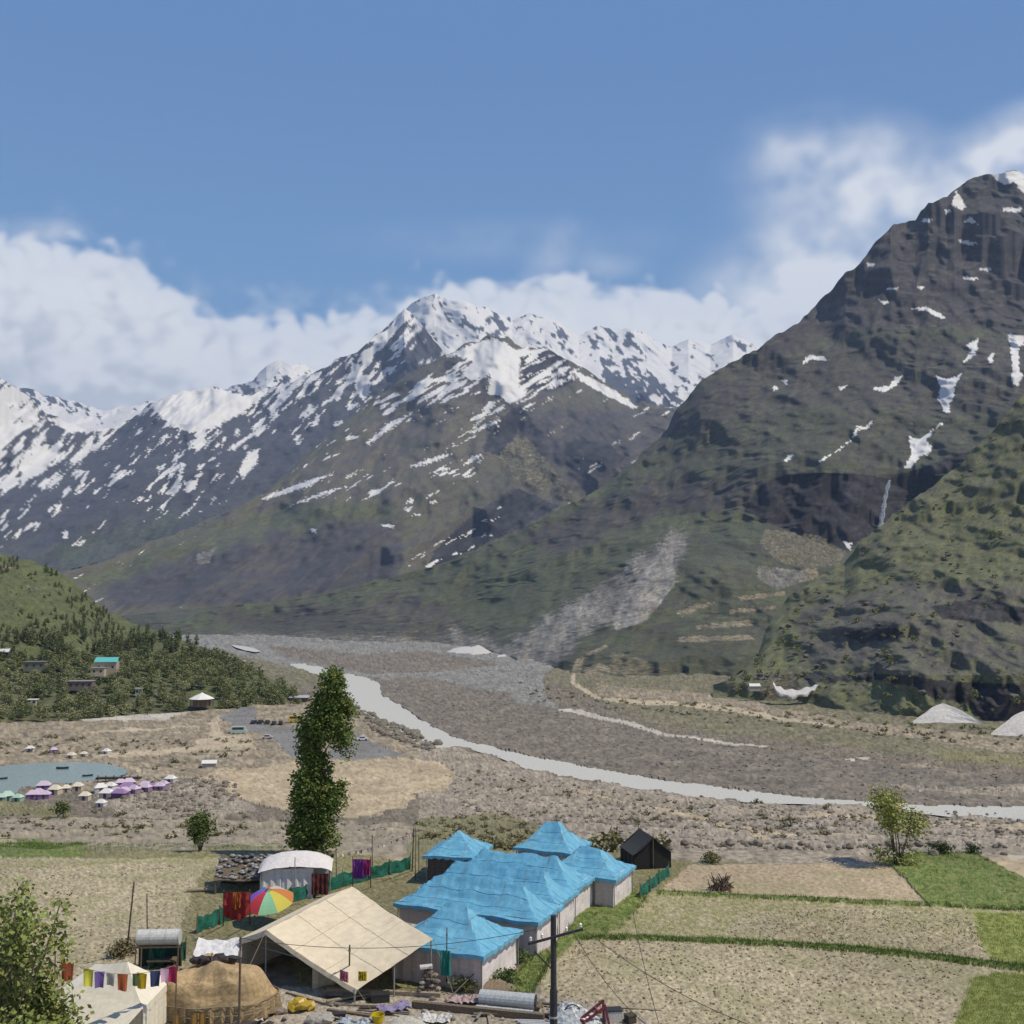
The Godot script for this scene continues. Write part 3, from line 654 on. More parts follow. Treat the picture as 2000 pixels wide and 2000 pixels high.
func build_ground() -> void:
	var river := traced(RIVER_NEAR)
	var far_bank := traced(RIVER_FAR)
	for i in range(far_bank.size() - 1, -1, -1):
		river.append(far_bank[i])
	var lake := traced(LAKE)
	var covers := [
		[18, "P", [-260, 1180, 2260, 1180, 2260, 1500, 1900, 1490, 1300, 1420, 1000, 1300, -260, 1420]],
		[16, "P", [200, 1215, 560, 1240, 900, 1240, 960, 1300, 1090, 1190, 1130, 1200, 1060, 1330, 1080, 1390, 940, 1370, 780, 1330, 560, 1300, 380, 1260, 240, 1240]],
		[16, "G3", [0, 230, 300, 240, 560, 60, 700, -60, 950, -60, 900, 0, 720, 250, 510, 390, 500, 500, 640, 600, 400, 620, 0, 540]],
		[15, "G2", [380, 30, 700, 60, 1000, 90, 1400, 70, 1700, 120, 1900, 160, 1500, 190, 1100, 220, 700, 150, 500, 100]],
		[15, "G2", [1100, 265, 1250, 230, 1500, 250, 1700, 310, 1932, 330, 1932, 700, 1560, 605, 1380, 510, 1110, 340]],
		[15, "G3", [0, 510, 400, 560, 700, 600, 1250, 740, 1932, 850, 1932, 1100, 1300, 1030, 640, 925, 0, 785]],
		[15, "G4", [-60, 715, 300, 770, 600, 810, 900, 835, 1400, 890, 2500, 940, 2500, 1145, 1600, 1136, 900, 1100, 0, 1020, -60, 1015]],
		[23, "G4", [1000, 990, 1300, 1000, 2500, 1000, 2500, 1080, 1600, 1060, 1200, 1040]],
		[25, "G3", [630, 590, 760, 600, 910, 645, 1060, 668, 1250, 735, 1400, 765, 1600, 790, 1932, 825, 1932, 840, 1600, 805, 1240, 752, 1000, 680, 860, 655, 620, 602]],
		[19, "G3", [695, 330, 740, 250, 860, 205, 900, 200, 760, 265, 720, 330, 725, 430, 860, 510, 1000, 530, 1400, 552, 1600, 570, 1932, 610, 1932, 640, 1400, 580, 1000, 555, 850, 530, 700, 440]],
		[24, "G3", [860, 440, 1200, 470, 1600, 500, 1932, 560, 1932, 600, 1400, 545, 1000, 525, 870, 505]],
		[19, "G4", [-30, 470, 240, 525, 500, 550, 750, 590, 740, 612, 500, 580, 240, 552, -30, 500]],
		[24, "G4", [0, 430, 400, 490, 760, 560, 1200, 600, 1400, 625, 1932, 690, 2500, 720, 2500, 820, 1700, 760, 1300, 690, 760, 610, 300, 525, 0, 470]],
		[26, "G4", [1350, 745, 1700, 780, 2500, 830, 2500, 900, 1700, 860, 1350, 810]], [24, "G4", [1050, 835, 1250, 850, 1540, 885, 1500, 897, 1100, 858]],
		[25, "G4", [690, 820, 800, 800, 900, 800, 780, 835]],
		# the near bank
		[24, "P", [-260, 1380, 100, 1390, 300, 1380, 480, 1350, 600, 1360, 690, 1375, 780, 1420, 900, 1470, 860, 1520, 500, 1540, 300, 1560, -260, 1500]],
		[23, "G3", [-260, 800, 0, 845, 250, 900, 440, 980, 640, 1030, 1000, 1075, 1400, 1140, 1932, 1185, 1932, 1610, -260, 1610]],
		[23, "G4", [0, 1090, 800, 1130, 1000, 1150, 1500, 1210, 2500, 1240, 2500, 1600, 0, 1600]],
		[25, "G1", [570, 595, 900, 520, 1200, 508, 1500, 500, 1525, 515, 1380, 555, 1250, 600, 950, 615, 700, 605]],
		[19, "G1", [680, 860, 900, 850, 1200, 835, 1450, 800, 1600, 700, 1570, 620, 1640, 570, 1680, 570, 1660, 660, 1700, 720, 1900, 740, 1932, 820, 1600, 830, 1200, 862, 900, 885, 700, 885]],
		[19, "G1", [680, 685, 900, 680, 1500, 640, 1510, 655, 1000, 695, 700, 700]], [19, "G1", [930, 930, 1040, 960, 1100, 990, 1070, 1015, 1010, 975, 930, 945]],
		[20, "G2", [95, 490, 180, 440, 270, 400, 320, 420, 330, 520, 420, 540, 640, 550, 640, 740, 555, 752, 480, 660, 400, 600, 250, 560]], [20, "G2", [780, 690, 880, 620, 960, 590, 1060, 640, 1150, 680, 1260, 725, 1100, 742, 780, 755]],
		[14, "G2", [-80, 860, 100, 810, 400, 790, 580, 765, 780, 755, 1100, 745, 1440, 755, 1520, 790, 1575, 850, 1545, 920, 1420, 960, 1340, 980, 1250, 1060, 1050, 1110, 860, 1105, 640, 1110, 500, 1060, 300, 1020, 190, 985, 60, 900]],
		[23, "G1", [700, 1180, 1100, 1080, 1400, 1030, 1650, 1060, 1760, 1180, 1932, 1250, 1932, 1300, 1400, 1380, 900, 1330]],
		[28, "P", flat(lake)],
		[26, "G1", [-300, 1230, 0, 1220, 200, 1235, 420, 1260, 620, 1330, 420, 1345, 0, 1330, -300, 1320]], [21, "P", [-260, 1602, 130, 1600, 300, 1598, 520, 1600, 820, 1612, 820, 1690, 520, 1668, -260, 1672]],
		[13, "F1", [-800, 310, -100, 200, 60, 155, 180, 135, 420, 180, 720, 232, 700, 275, 600, 290, 0, 325, -800, 360]], [10, "F1", [-60, 150, 60, 135, 130, 175, 60, 215, -60, 225]],
		[26, "F1", [640, 222, 1000, 226, 1400, 226, 1932, 226, 2600, 240, 2600, 252, 1932, 252, 1400, 252, 1000, 252, 640, 262]],
		[26, "F1", [720, 240, 1932, 252, 2600, 262, 2600, 340, 1932, 320, 1400, 300, 900, 300, 640, 300]],
		[26, "P", [820, 1600, 1000, 1590, 1120, 1640, 1200, 1660, 1330, 1680, 1500, 1688, 1500, 1694, 1340, 1692, 1180, 1700, 940, 1720, 780, 1700, 800, 1650]],
		# the camp field
		[10, "P", [-260, 1672, 520, 1680, 700, 1690, 640, 1800, 400, 1900, 250, 2080, -260, 2080]], [11, "P", [-260, 1682, 160, 1680, 330, 1676, 480, 1674, 470, 1684, 300, 1686, 140, 1692, -260, 1700]], [26, "P", [400, 1700, 560, 1668, 700, 1668, 840, 1690, 880, 1740, 700, 1800, 450, 1880, 330, 1860]],
		[26, "P", [560, 1880, 900, 1720, 1080, 1700, 1240, 1690, 1350, 1690, 1290, 1745, 1180, 1800, 1060, 1920, 900, 1950, 600, 1950]],
		[10, "P", [1060, 1905, 1130, 1832, 1250, 1832, 1600, 1850, 2000, 1895, 2260, 1920, 2260, 2080, 1040, 2080]], [11, "F4", [-320, 600, -200, 470, -60, 380, 100, 372, 700, 400, 1460, 432, 2600, 470, 2600, 800, 1932, 748, 1000, 640, 0, 598]],
		[10, "F4", [430, 560, 520, 480, 800, 450, 1100, 450, 1500, 470, 1720, 500, 1760, 700, 1400, 680, 1000, 632, 600, 615, 440, 595]],
		[27, "F4", [252, 228, 700, 228, 1240, 228, 1320, 290, 1460, 428, 800, 400, 100, 368]],
		[12, "F4", [1690, 470, 2600, 480, 2600, 800, 1932, 742, 1760, 700, 1700, 580]], [12, "F4", [1670, 800, 1800, 770, 2600, 800, 2600, 1200, 1570, 1200, 1600, 1000]],
		[13, "F4", [1235, 205, 1400, 172, 1680, 168, 1800, 230, 1932, 300, 2600, 380, 2600, 470, 1932, 452, 1460, 430, 1330, 290]], [14, "F4", [1700, 195, 1932, 170, 2600, 170, 2600, 360, 1932, 290]],
		[13, "F3", [1090, 1000, 1130, 920, 1220, 880, 1190, 780, 1340, 620, 1590, 600, 1640, 540, 1800, 560, 1760, 640, 1560, 840, 1380, 890, 1230, 940, 1110, 1040]], [13, "F3", [700, 1290, 800, 1180, 1000, 1010, 1050, 1000, 1050, 1080, 920, 1310, 800, 1340]],
		[13, "F4", [100, 366, 800, 396, 1460, 426, 2600, 462, 2600, 478, 1460, 440, 800, 410, 100, 378]], [13, "F4", [-330, 596, 0, 594, 400, 610, 800, 630, 1100, 648, 1500, 690, 1932, 742, 2600, 800, 2600, 824, 1932, 764, 1500, 708, 1100, 668, 800, 645, 400, 622, 0, 606, -330, 604]],
		[22, "P", [230, 2080, 320, 1960, 420, 1950, 560, 1926, 700, 1935, 860, 1938, 960, 1936, 1060, 1940, 1180, 1960, 1270, 1990, 1300, 2080]], [14, "G3", [640, 1068, 900, 1140, 1180, 1200, 1380, 1235, 1600, 1290, 1932, 1395, 1932, 1420, 1600, 1320, 1320, 1250, 1100, 1195, 760, 1120]],
		[14, "G4", [170, 1190, 500, 1200, 900, 1215, 1300, 1250, 2500, 1290, 2500, 1310, 1300, 1275, 900, 1235, 400, 1215]], [14, "G4", [0, 1260, 300, 1330, 700, 1320, 1000, 1345, 700, 1345, 300, 1350, 0, 1300]], [25, "G4", [1640, 1455, 1932, 1480, 2500, 1500, 2500, 1520, 1932, 1500]],
		[17, "P", flat(river)]]
	var pl := plan(covers, [], Color.BLACK)
	var xs := PackedFloat32Array([-9000, -5000, -2800, -1500, -900, -560, -380])
	var x := -260.0
	while x < 2260.0:
		xs.append(x)
		x += 2.3
	for e in [2400, 2700, 3200, 4200, 6500, 11000]:
		xs.append(e)
	var ys := PackedFloat32Array([20000, 9000, 5000, 3400, 2700, 2350, 2180])
	var y := 2080.0
	while y > 1230.0:
		ys.append(y)
		y -= 2.3 if y < 1900.0 else 2.8
	for e in [1226, 1222, 1218, 1214, 1210, 1205, 1200, 1195]:
		ys.append(e)
	var cols := xs.size()
	var high := ys.size()
	var v := PackedVector3Array()
	var col := PackedColorArray()
	v.resize(cols * high)
	col.resize(cols * high)
	var ids := COVER.keys()
	var table := []
	table.resize(64)
	for k in 64:
		table[k] = COVER[k] if COVER.has(k) else COVER[0]
	for j in high:
		var py := ys[j]
		var d := ground_depth(py)
		var wob := clampf(d / 400.0, 0.03, 1.0)
		var squash := 2144.0 * below_eye(d) / (d * d)      # photograph rows to a metre of ground
		for i in cols:
			var px := xs[i]
			var p := at(px, py, d)
			var w1 := na.get_noise_2d(p.x * 4.0, p.z * 4.0)
			var w2 := nb.get_noise_2d(p.x * 9.0, p.z * 9.0)
			var metre := FOCAL / d
			var mx := clampi(int((px + (w1 * 2.5 + w2 * 1.2) * minf(metre, 9.0) * 0.35 - MAP_X) * 0.5), 0, MAP_W - 1)
			var my := clampi(int((py + (w2 * 1.6 + w1 * 2.0) * minf(metre, 9.0) * 0.1 * minf(1.0, squash) - MAP_Y) * 0.5), 0, MAP_H - 1)
			var id := pl.firm[my * MAP_W + mx]
			var co: Array = table[id]
			var s: float = 100.0 / co[2]
			var n1 := na.get_noise_2d(p.x * s, p.z * s)
			var n2 := nb.get_noise_2d(p.x * s * 0.9 + 40.0, p.z * s * 0.9)
			var c: Color = co[0]
			c = c.lerp(co[1], clampf(0.5 + n1 * 1.3 + n2 * 0.9, 0.0, 1.0))
			var speck := nb.get_noise_2d(p.x * s * 1.3 + 9.0, p.z * s * 1.3 + 5.0)
			if speck > 0.55 - co[3] * 1.9:
				c = c * 0.68
			elif speck < -0.42 and co[3] > 0.0:
				c = c * 1.28
			c = c * (1.0 + w1 * 0.22)
			if id == 10 or id == 11 or id == 27:      # thin weeds in drifts
				c = c.lerp(Color(0.20, 0.205, 0.085), clampf(nc.get_noise_2d(p.x * 14.0 + 5.0, p.z * 14.0) * 1.1 + n2 * 0.3 - 0.08, 0.0, 0.3))
			var up := 0.0
			if d < 88.0:
				if id == 10 or id == 11:
					up = n2 * 0.03 + w2 * 0.02
				elif id == 13:
					up = 0.10 + n2 * 0.04
				else:
					up = n2 * 0.02
			else:
				up = (w1 * 0.9 + n1 * 0.12 + w2 * 0.1) * minf(1.0, (d - 88.0) / 60.0)
				if id == 14 or id == 20 or id == 25 or id == 19:
					up *= 0.25
			if id == 17:
				up = -0.8
			elif id == 28:
				up = -1.0
			v[i * high + j] = p + Vector3(0, up, 0)
			col[i * high + j] = c
	grid("ground", v, col, cols, high)
	# water
	var near_p := traced(RIVER_NEAR)
	var far_p := traced(RIVER_FAR)
	var w := Shape.new()
	var steps := 90
	var a0 := Vector3.ZERO
	var b0 := Vector3.ZERO
	for i in steps + 1:
		var a2 := walk(near_p, float(i) / steps)
		var b2 := walk(far_p, float(i) / steps)
		var a := g(a2.x, a2.y + 3.0) + Vector3(0, -0.25, 0)
		var b := g(b2.x, b2.y - 2.0) + Vector3(0, -0.25, 0)
		if i > 0:
			for k in 6:
				w.quad(a0.lerp(b0, k / 6.0), a0.lerp(b0, (k + 1) / 6.0), a.lerp(b, (k + 1) / 6.0), a.lerp(b, k / 6.0))
		a0 = a
		b0 = b
	var wm := StandardMaterial3D.new()
	wm.resource_name = "milky_water"
	wm.albedo_color = Color(0.47, 0.46, 0.415).linear_to_srgb()
	wm.roughness = 0.6
	var wn := FastNoiseLite.new()
	wn.frequency = 0.03
	wn.seed = 5
	var wt := NoiseTexture2D.new()
	wt.width = 512
	wt.height = 512
	wt.seamless = true
	wt.as_normal_map = true
	wt.bump_strength = 6.0
	wt.noise = wn
	wm.normal_enabled = true
	wm.normal_texture = wt
	wm.normal_scale = 0.5
	wm.uv1_triplanar = true
	wm.uv1_world_triplanar = true
	wm.uv1_scale = Vector3.ONE / 22.0
	setting(put("river_water", w, wm))
	for pool: Array in [["G2", [165, 36, 240, 44, 310, 58, 352, 78, 320, 84, 250, 72, 190, 52]], ["R1", [620, 1528, 700, 1506, 790, 1490, 860, 1490, 800, 1504, 720, 1516, 640, 1536]]]:
		var ps := PackedVector2Array()
		for q in outline(pool[0], pool[1]):
			var gp2 := g(q.x, q.y)
			ps.append(Vector2(gp2.x, gp2.z))
		var pw := Shape.new()
		for t in Geometry2D.triangulate_polygon(ps):
			pw.v.append(Vector3(ps[t].x, gy(ps[t].y) + 1.3, ps[t].y))
		setting(put("river_water", pw, wm))
	var lk := Shape.new()
	var pts := PackedVector2Array()
	var low := -1e9
	for q in lake:
		var gp := g(q.x, q.y)
		pts.append(Vector2(gp.x, gp.z))
	for q in pts:
		low = maxf(low, -1e8)
	var lake_y := gy(-345.0) - 0.35
	for t in Geometry2D.triangulate_polygon(pts):
		lk.v.append(Vector3(pts[t].x, lake_y, pts[t].y))
	var lm := wm.duplicate()
	lm.resource_name = "lake_water"
	lm.albedo_color = Color(0.20, 0.27, 0.26).linear_to_srgb()
	lm.roughness = 0.22
	lm.normal_scale = 0.25
	setting(put("lake_water", lk, lm))

func walk(p: PackedVector2Array, t: float) -> Vector2:
	var total := 0.0
	for i in p.size() - 1:
		total += p[i].distance_to(p[i + 1])
	var left := t * total
	for i in p.size() - 1:
		var s := p[i].distance_to(p[i + 1])
		if left <= s:
			return p[i].lerp(p[i + 1], left / maxf(s, 0.001))
		left -= s
	return p[p.size() - 1]

# ------------------------------------------------------------------ plants
func leaf(s: Shape, p: Vector3, size: float, r: RandomNumberGenerator) -> void:
	var a := Vector3(r.randf_range(-1, 1), r.randf_range(-0.6, 0.6), r.randf_range(-1, 1)).normalized() * size
	var b := Vector3(r.randf_range(-1, 1), r.randf_range(-1, 1), r.randf_range(-1, 1)).normalized()
	b = (b - a.normalized() * b.dot(a.normalized())).normalized() * size * 0.62
	s.quad(p - a, p - b, p + a, p + b)

func tint(c: Color, r: RandomNumberGenerator, by := 0.3) -> Color:
	var k := 1.0 + r.randf_range(-by, by)
	return Color(c.r * k * (1.0 + r.randf_range(-0.15, 0.15)), c.g * k, c.b * k)

# lobes: [centre, radii]; leaves gather into clumps inside the lobes and leave gaps between them
func crown_of(lobes: Array, clumps: int, leaves: int, clump: float, size: float, c: Color, sd: int) -> Shape:
	var r := RandomNumberGenerator.new()
	r.seed = sd
	var s := Shape.new()
	s.colored = true
	var weight := []
	var total := 0.0
	for l: Array in lobes:
		total += pow(l[1].x * l[1].y * l[1].z, 0.8)
		weight.append(total)
	for i in clumps:
		var pick := r.randf() * total
		var k := 0
		while weight[k] < pick:
			k += 1
		var u := Vector3(r.randfn(), r.randfn(), r.randfn()).normalized() * pow(r.randf(), 0.42)
		var p: Vector3 = lobes[k][0] + u * lobes[k][1]
		var cc := tint(c, r, 0.28)
		for j in leaves:
			s.ink = tint(cc, r, 0.22)
			leaf(s, p + Vector3(r.randfn(), r.randfn() * 0.7, r.randfn()) * clump * 0.5, size * r.randf_range(0.7, 1.3), r)
	return s

func limbs(s: Shape, a: Vector3, b: Vector3, r0: float, r1: float, bend: float, r: RandomNumberGenerator) -> void:
	var p := a
	var n := 4
	for i in n:
		var q := a.lerp(b, float(i + 1) / n)
		if i < n - 1:
			q += Vector3(r.randf_range(-bend, bend), 0, r.randf_range(-bend, bend))
		s.tube(p, q, lerpf(r0, r1, float(i) / n), lerpf(r0, r1, float(i + 1) / n), 6, false)
		p = q

func leafy(key: String, back: Color) -> StandardMaterial3D:
	var m := inked(key, 0.75)
	m.backlight_enabled = true
	m.backlight = back.linear_to_srgb()
	return m

func build_plants() -> void:
	var bark := paint("bark", Color(0.12, 0.095, 0.07), 0.95, 0.6, 0.5)
	var lm := leafy("leaves", Color(0.28, 0.32, 0.10))
	var r := RandomNumberGenerator.new()
	r.seed = 4
	# tall poplar behind the camp
	var base := on_ground(at(612, 1600, 84.0).x, -84.0)
	var t := thing("poplar_tree", base, 0.0, "tall dark green poplar with a ragged narrow crown behind the camp", "tree")
	var s := Shape.new()
	limbs(s, Vector3(0, -0.3, 0), Vector3(0.35, 11.5, 0), 0.3, 0.05, 0.12, r)
	for i in 9:
		var y0 := 1.5 + i * 1.05
		var an := i * 2.4
		limbs(s, Vector3(0.03 * y0, y0, 0), Vector3(cos(an) * 1.3, y0 + 1.6, sin(an) * 1.3), 0.09, 0.02, 0.1, r)
	put("trunk", s, bark, t)
	var k := 84.0 / FOCAL
	var lobes := []
	for e in [[612, 1630, 52, 34], [620, 1590, 50, 32], [592, 1610, 36, 36], [600, 1545, 38, 40], [640, 1550, 40, 26], [655, 1533, 22, 22], [585, 1560, 20, 24], [618, 1500, 32, 40], [608, 1455, 30, 36], [600, 1420, 28, 30], [625, 1410, 40, 34], [655, 1420, 32, 34], [672, 1447, 20, 26], [640, 1375, 44, 32], [645, 1340, 32, 30], [648, 1318, 18, 20], [670, 1385, 24, 30], [605, 1520, 34, 30], [606, 1480, 24, 34], [612, 1575, 42, 30]]:
		var w: float = e[2] * k * 0.93
		lobes.append([Vector3((e[0] - 612) * k, (1661 - e[1]) * k, r.randf_range(-0.3, 0.3)), Vector3(w, e[3] * k * 1.1, clampf(w, 0.7, 1.5))])
	put("crown", crown_of(lobes, 2100, 14, 0.44, 0.125, Color(0.115, 0.158, 0.032), 31), lm, t)
	# small round tree on the field edge
	base = g(391, 1661)
	t = thing("young_tree", base, 0.0, "small round bright green tree standing alone on the field bank", "tree")
	s = Shape.new()
	for i in 5:
		var an := i * 1.3
		limbs(s, Vector3(0.05 * cos(an), -0.1, 0.05 * sin(an)), Vector3(cos(an) * 0.7, 2.0, sin(an) * 0.6), 0.05, 0.015, 0.06, r)
	put("trunk", s, bark, t)
	put("crown", crown_of([[Vector3(0, 1.75, 0), Vector3(1.15, 1.05, 1.0)], [Vector3(0.1, 2.5, 0), Vector3(0.75, 0.5, 0.7)], [Vector3(-0.2, 0.9, 0), Vector3(0.7, 0.5, 0.6)]], 170, 9, 0.35, 0.11, Color(0.095, 0.135, 0.028), 5), lm, t)
	# tree below the terrace
	base = g(122, 1596)
	t = thing("meadow_tree", base, 0.0, "small light green tree in front of the lakeside tents", "tree")
	s = Shape.new()
	limbs(s, Vector3(0, -0.3, 0), Vector3(0.2, 2.6, 0), 0.16, 0.05, 0.1, r)
	put("trunk", s, bark, t)
	put("crown", crown_of([[Vector3(0, 2.6, 0), Vector3(2.0, 1.6, 1.6)], [Vector3(-0.8, 1.5, 0), Vector3(1.0, 0.8, 1.0)]], 90, 8, 0.8, 0.26, Color(0.11, 0.14, 0.035), 6), lm, t)
	# thin sapling at the corner of the meadow
	base = g(1752, 1690)
	t = thing("sapling", base, 0.0, "tall thin sapling with sparse yellow green leaves at the meadow corner", "tree")
	s = Shape.new()
	var tips := []
	for i in 9:
		var an := i * 2.1
		var tip := Vector3(cos(an) * (0.5 + 0.13 * i), 3.2 + 2.4 * fmod(i * 0.37, 1.0), sin(an) * 0.9)
		if i == 0:
			tip = Vector3(0.05, 5.6, 0)
		tips.append(tip)
		limbs(s, Vector3(cos(an) * 0.2, -0.1, sin(an) * 0.2), tip, 0.045, 0.012, 0.12, r)
	put("trunk", s, bark, t)
	lobes = []
	for q: Vector3 in tips:
		lobes.append([q * Vector3(1.15, 0.82, 1), Vector3(0.65, 1.2, 0.55)])
	lobes.append([Vector3(-0.9, 0.6, 0), Vector3(1.0, 0.6, 0.7)])
	lobes.append([Vector3(0.7, 0.5, 0), Vector3(1.1, 0.5, 0.7)])
	put("crown", crown_of(lobes, 420, 8, 0.6, 0.115, Color(0.29, 0.30, 0.085), 7), lm, t)
	# willow close to the camera
	base = Vector3(-20.7, 0.0, -45.0)
	t = thing("willow_tree", base, 0.0, "bushy willow with pale twigs and light green leaves beside the white canopy", "tree")
	t.scale = Vector3(1.12, 1.22, 1.12)
	s = Shape.new()
	lobes = []
	for i in 26:
		var an := r.randf() * TAU
		var rad := r.randf_range(0.4, 2.6)
		var tip := Vector3(cos(an) * rad, r.randf_range(3.2, 7.2) - rad * 0.35, sin(an) * rad)
		limbs(s, Vector3(cos(an) * 0.25, -0.2, sin(an) * 0.25), tip, 0.07, 0.02, 0.15, r)
		lobes.append([tip * Vector3(1, 0.86, 1), Vector3(0.55, 1.15, 0.55)])
	for i in 10:
		var an := i * 0.63
		lobes.append([Vector3(cos(an) * 1.9, 1.6 + 0.25 * (i % 4), sin(an) * 1.9), Vector3(1.1, 1.2, 1.1)])
	put("trunk", s, paint("pale_bark", Color(0.27, 0.23, 0.16), 0.95, 0.7, 0.4), t)
	put("crown", crown_of(lobes, 1300, 8, 0.45, 0.11, Color(0.20, 0.23, 0.065), 8), lm, t)
	# low bushes
	var n := 0
	for e in [[1838, 1668, 0.8, "dark low bush at the meadow edge, the wider of two"], [1904, 1668, 0.62, "dark low bush at the meadow edge, the rounder of two"], [1392, 1684, 0.7, "olive bush at the far edge of the tan field"], [225, 1652, 0.42, "dark little shrub on the grassy bank"],
		[240, 1866, 0.8, "dry scrubby bush behind the white canopy"], [905, 1935, 0.75, "pale green weedy bush by the stone stack"], [985, 1925, 0.7, "dark green bush by the rolled metal sheet"], [1015, 1880, 0.6, "small green bush growing beside the tent walls"], [875, 1905, 0.5, "small bush growing in front of the teal cloth"]]:
		var b := thing("bush", g(e[0], e[1]), n * 1.1, e[3], "bush")
		var z: float = e[2]
		s = Shape.new()
		for i in 6:
			limbs(s, Vector3(0, -0.05, 0), Vector3(cos(i * 1.05) * z * 0.6, z * 0.8, sin(i * 1.05) * z * 0.6), 0.02, 0.006, 0.04, r)
		put("stem", s, bark, b)
		var c: Color = [Color(0.035, 0.06, 0.015), Color(0.035, 0.06, 0.015), Color(0.13, 0.13, 0.045), Color(0.05, 0.075, 0.02), Color(0.15, 0.125, 0.06), Color(0.17, 0.18, 0.06), Color(0.07, 0.11, 0.025), Color(0.085, 0.13, 0.03), Color(0.10, 0.12, 0.035)][n]
		put("foliage", crown_of([[Vector3(0, z * 0.5, 0), Vector3(z * 1.15, z * 0.55, z)], [Vector3(z * 0.4, z * 0.7, 0), Vector3(z * 0.5, z * 0.45, z * 0.5)]], 70, 8, z * 0.4, z * 0.11, c, 40 + n), lm, b)
		n += 1
	build_grass(lm)

func tuft(c: Color, n: int, h: float, spread: float, sd: int) -> ArrayMesh:
	var r := RandomNumberGenerator.new()
	r.seed = sd
	var s := Shape.new()
	s.colored = true
	for i in n:
		s.ink = tint(c, r, 0.35)
		var p := Vector3(r.randf_range(-spread, spread), 0, r.randf_range(-spread, spread))
		var w := Vector3(r.randf_range(-1, 1), 0, r.randf_range(-1, 1)).normalized() * h * 0.12
		s.tri(p - w, p + w, p + Vector3(r.randf_range(-0.4, 0.4) * h, h * r.randf_range(0.6, 1.2), r.randf_range(-0.4, 0.4) * h))
	return s.done()

func scatter(called: String, mesh: Mesh, mat: Material, list: Array, label: String, category: String, parent: Node = self) -> MultiMeshInstance3D:
	var mm := MultiMesh.new()
	mm.transform_format = MultiMesh.TRANSFORM_3D
	mm.mesh = mesh
	mm.instance_count = list.size()
	for i in list.size():
		mm.set_instance_transform(i, list[i])
	var o := MultiMeshInstance3D.new()
	o.name = numbered(called)
	o.multimesh = mm
	o.material_override = mat
	parent.add_child(o)
	tag(o, label, category)
	setting(o, "stuff")
	return o

func strewn(view: String, pts: Array, count: int, r: RandomNumberGenerator, s0: float, s1: float, sink := 0.0) -> Array:     # places spread evenly over an outlined piece of ground
	var poly := PackedVector2Array()
	for q in outline(view, pts):
		var w := g(q.x, q.y)
		poly.append(Vector2(w.x, w.z))
	var lo := poly[0]
	var hi := poly[0]
	for q in poly:
		lo = lo.min(q)
		hi = hi.max(q)
	var o := []
	var tries := 0
	while o.size() < count and tries < count * 30:
		tries += 1
		var q := Vector2(r.randf_range(lo.x, hi.x), r.randf_range(lo.y, hi.y))
		if Geometry2D.is_point_in_polygon(q, poly):
			var z := lerpf(s0, s1, pow(r.randf(), 2.0))
			o.append(Transform3D(Basis(Vector3.UP, r.randf() * TAU).scaled(Vector3(z, z * r.randf_range(0.8, 1.2), z)), on_ground(q.x, q.y) + Vector3(0, lift(q.x, q.y) - sink * z, 0)))
	return o

func lift(x: float, z: float) -> float:      # the broad swells of the ground beyond the camp field
	if -z < 88.0:
		return 0.0
	return na.get_noise_2d(x * 4.0, z * 4.0) * 0.9 * minf(1.0, (-z - 88.0) / 60.0)

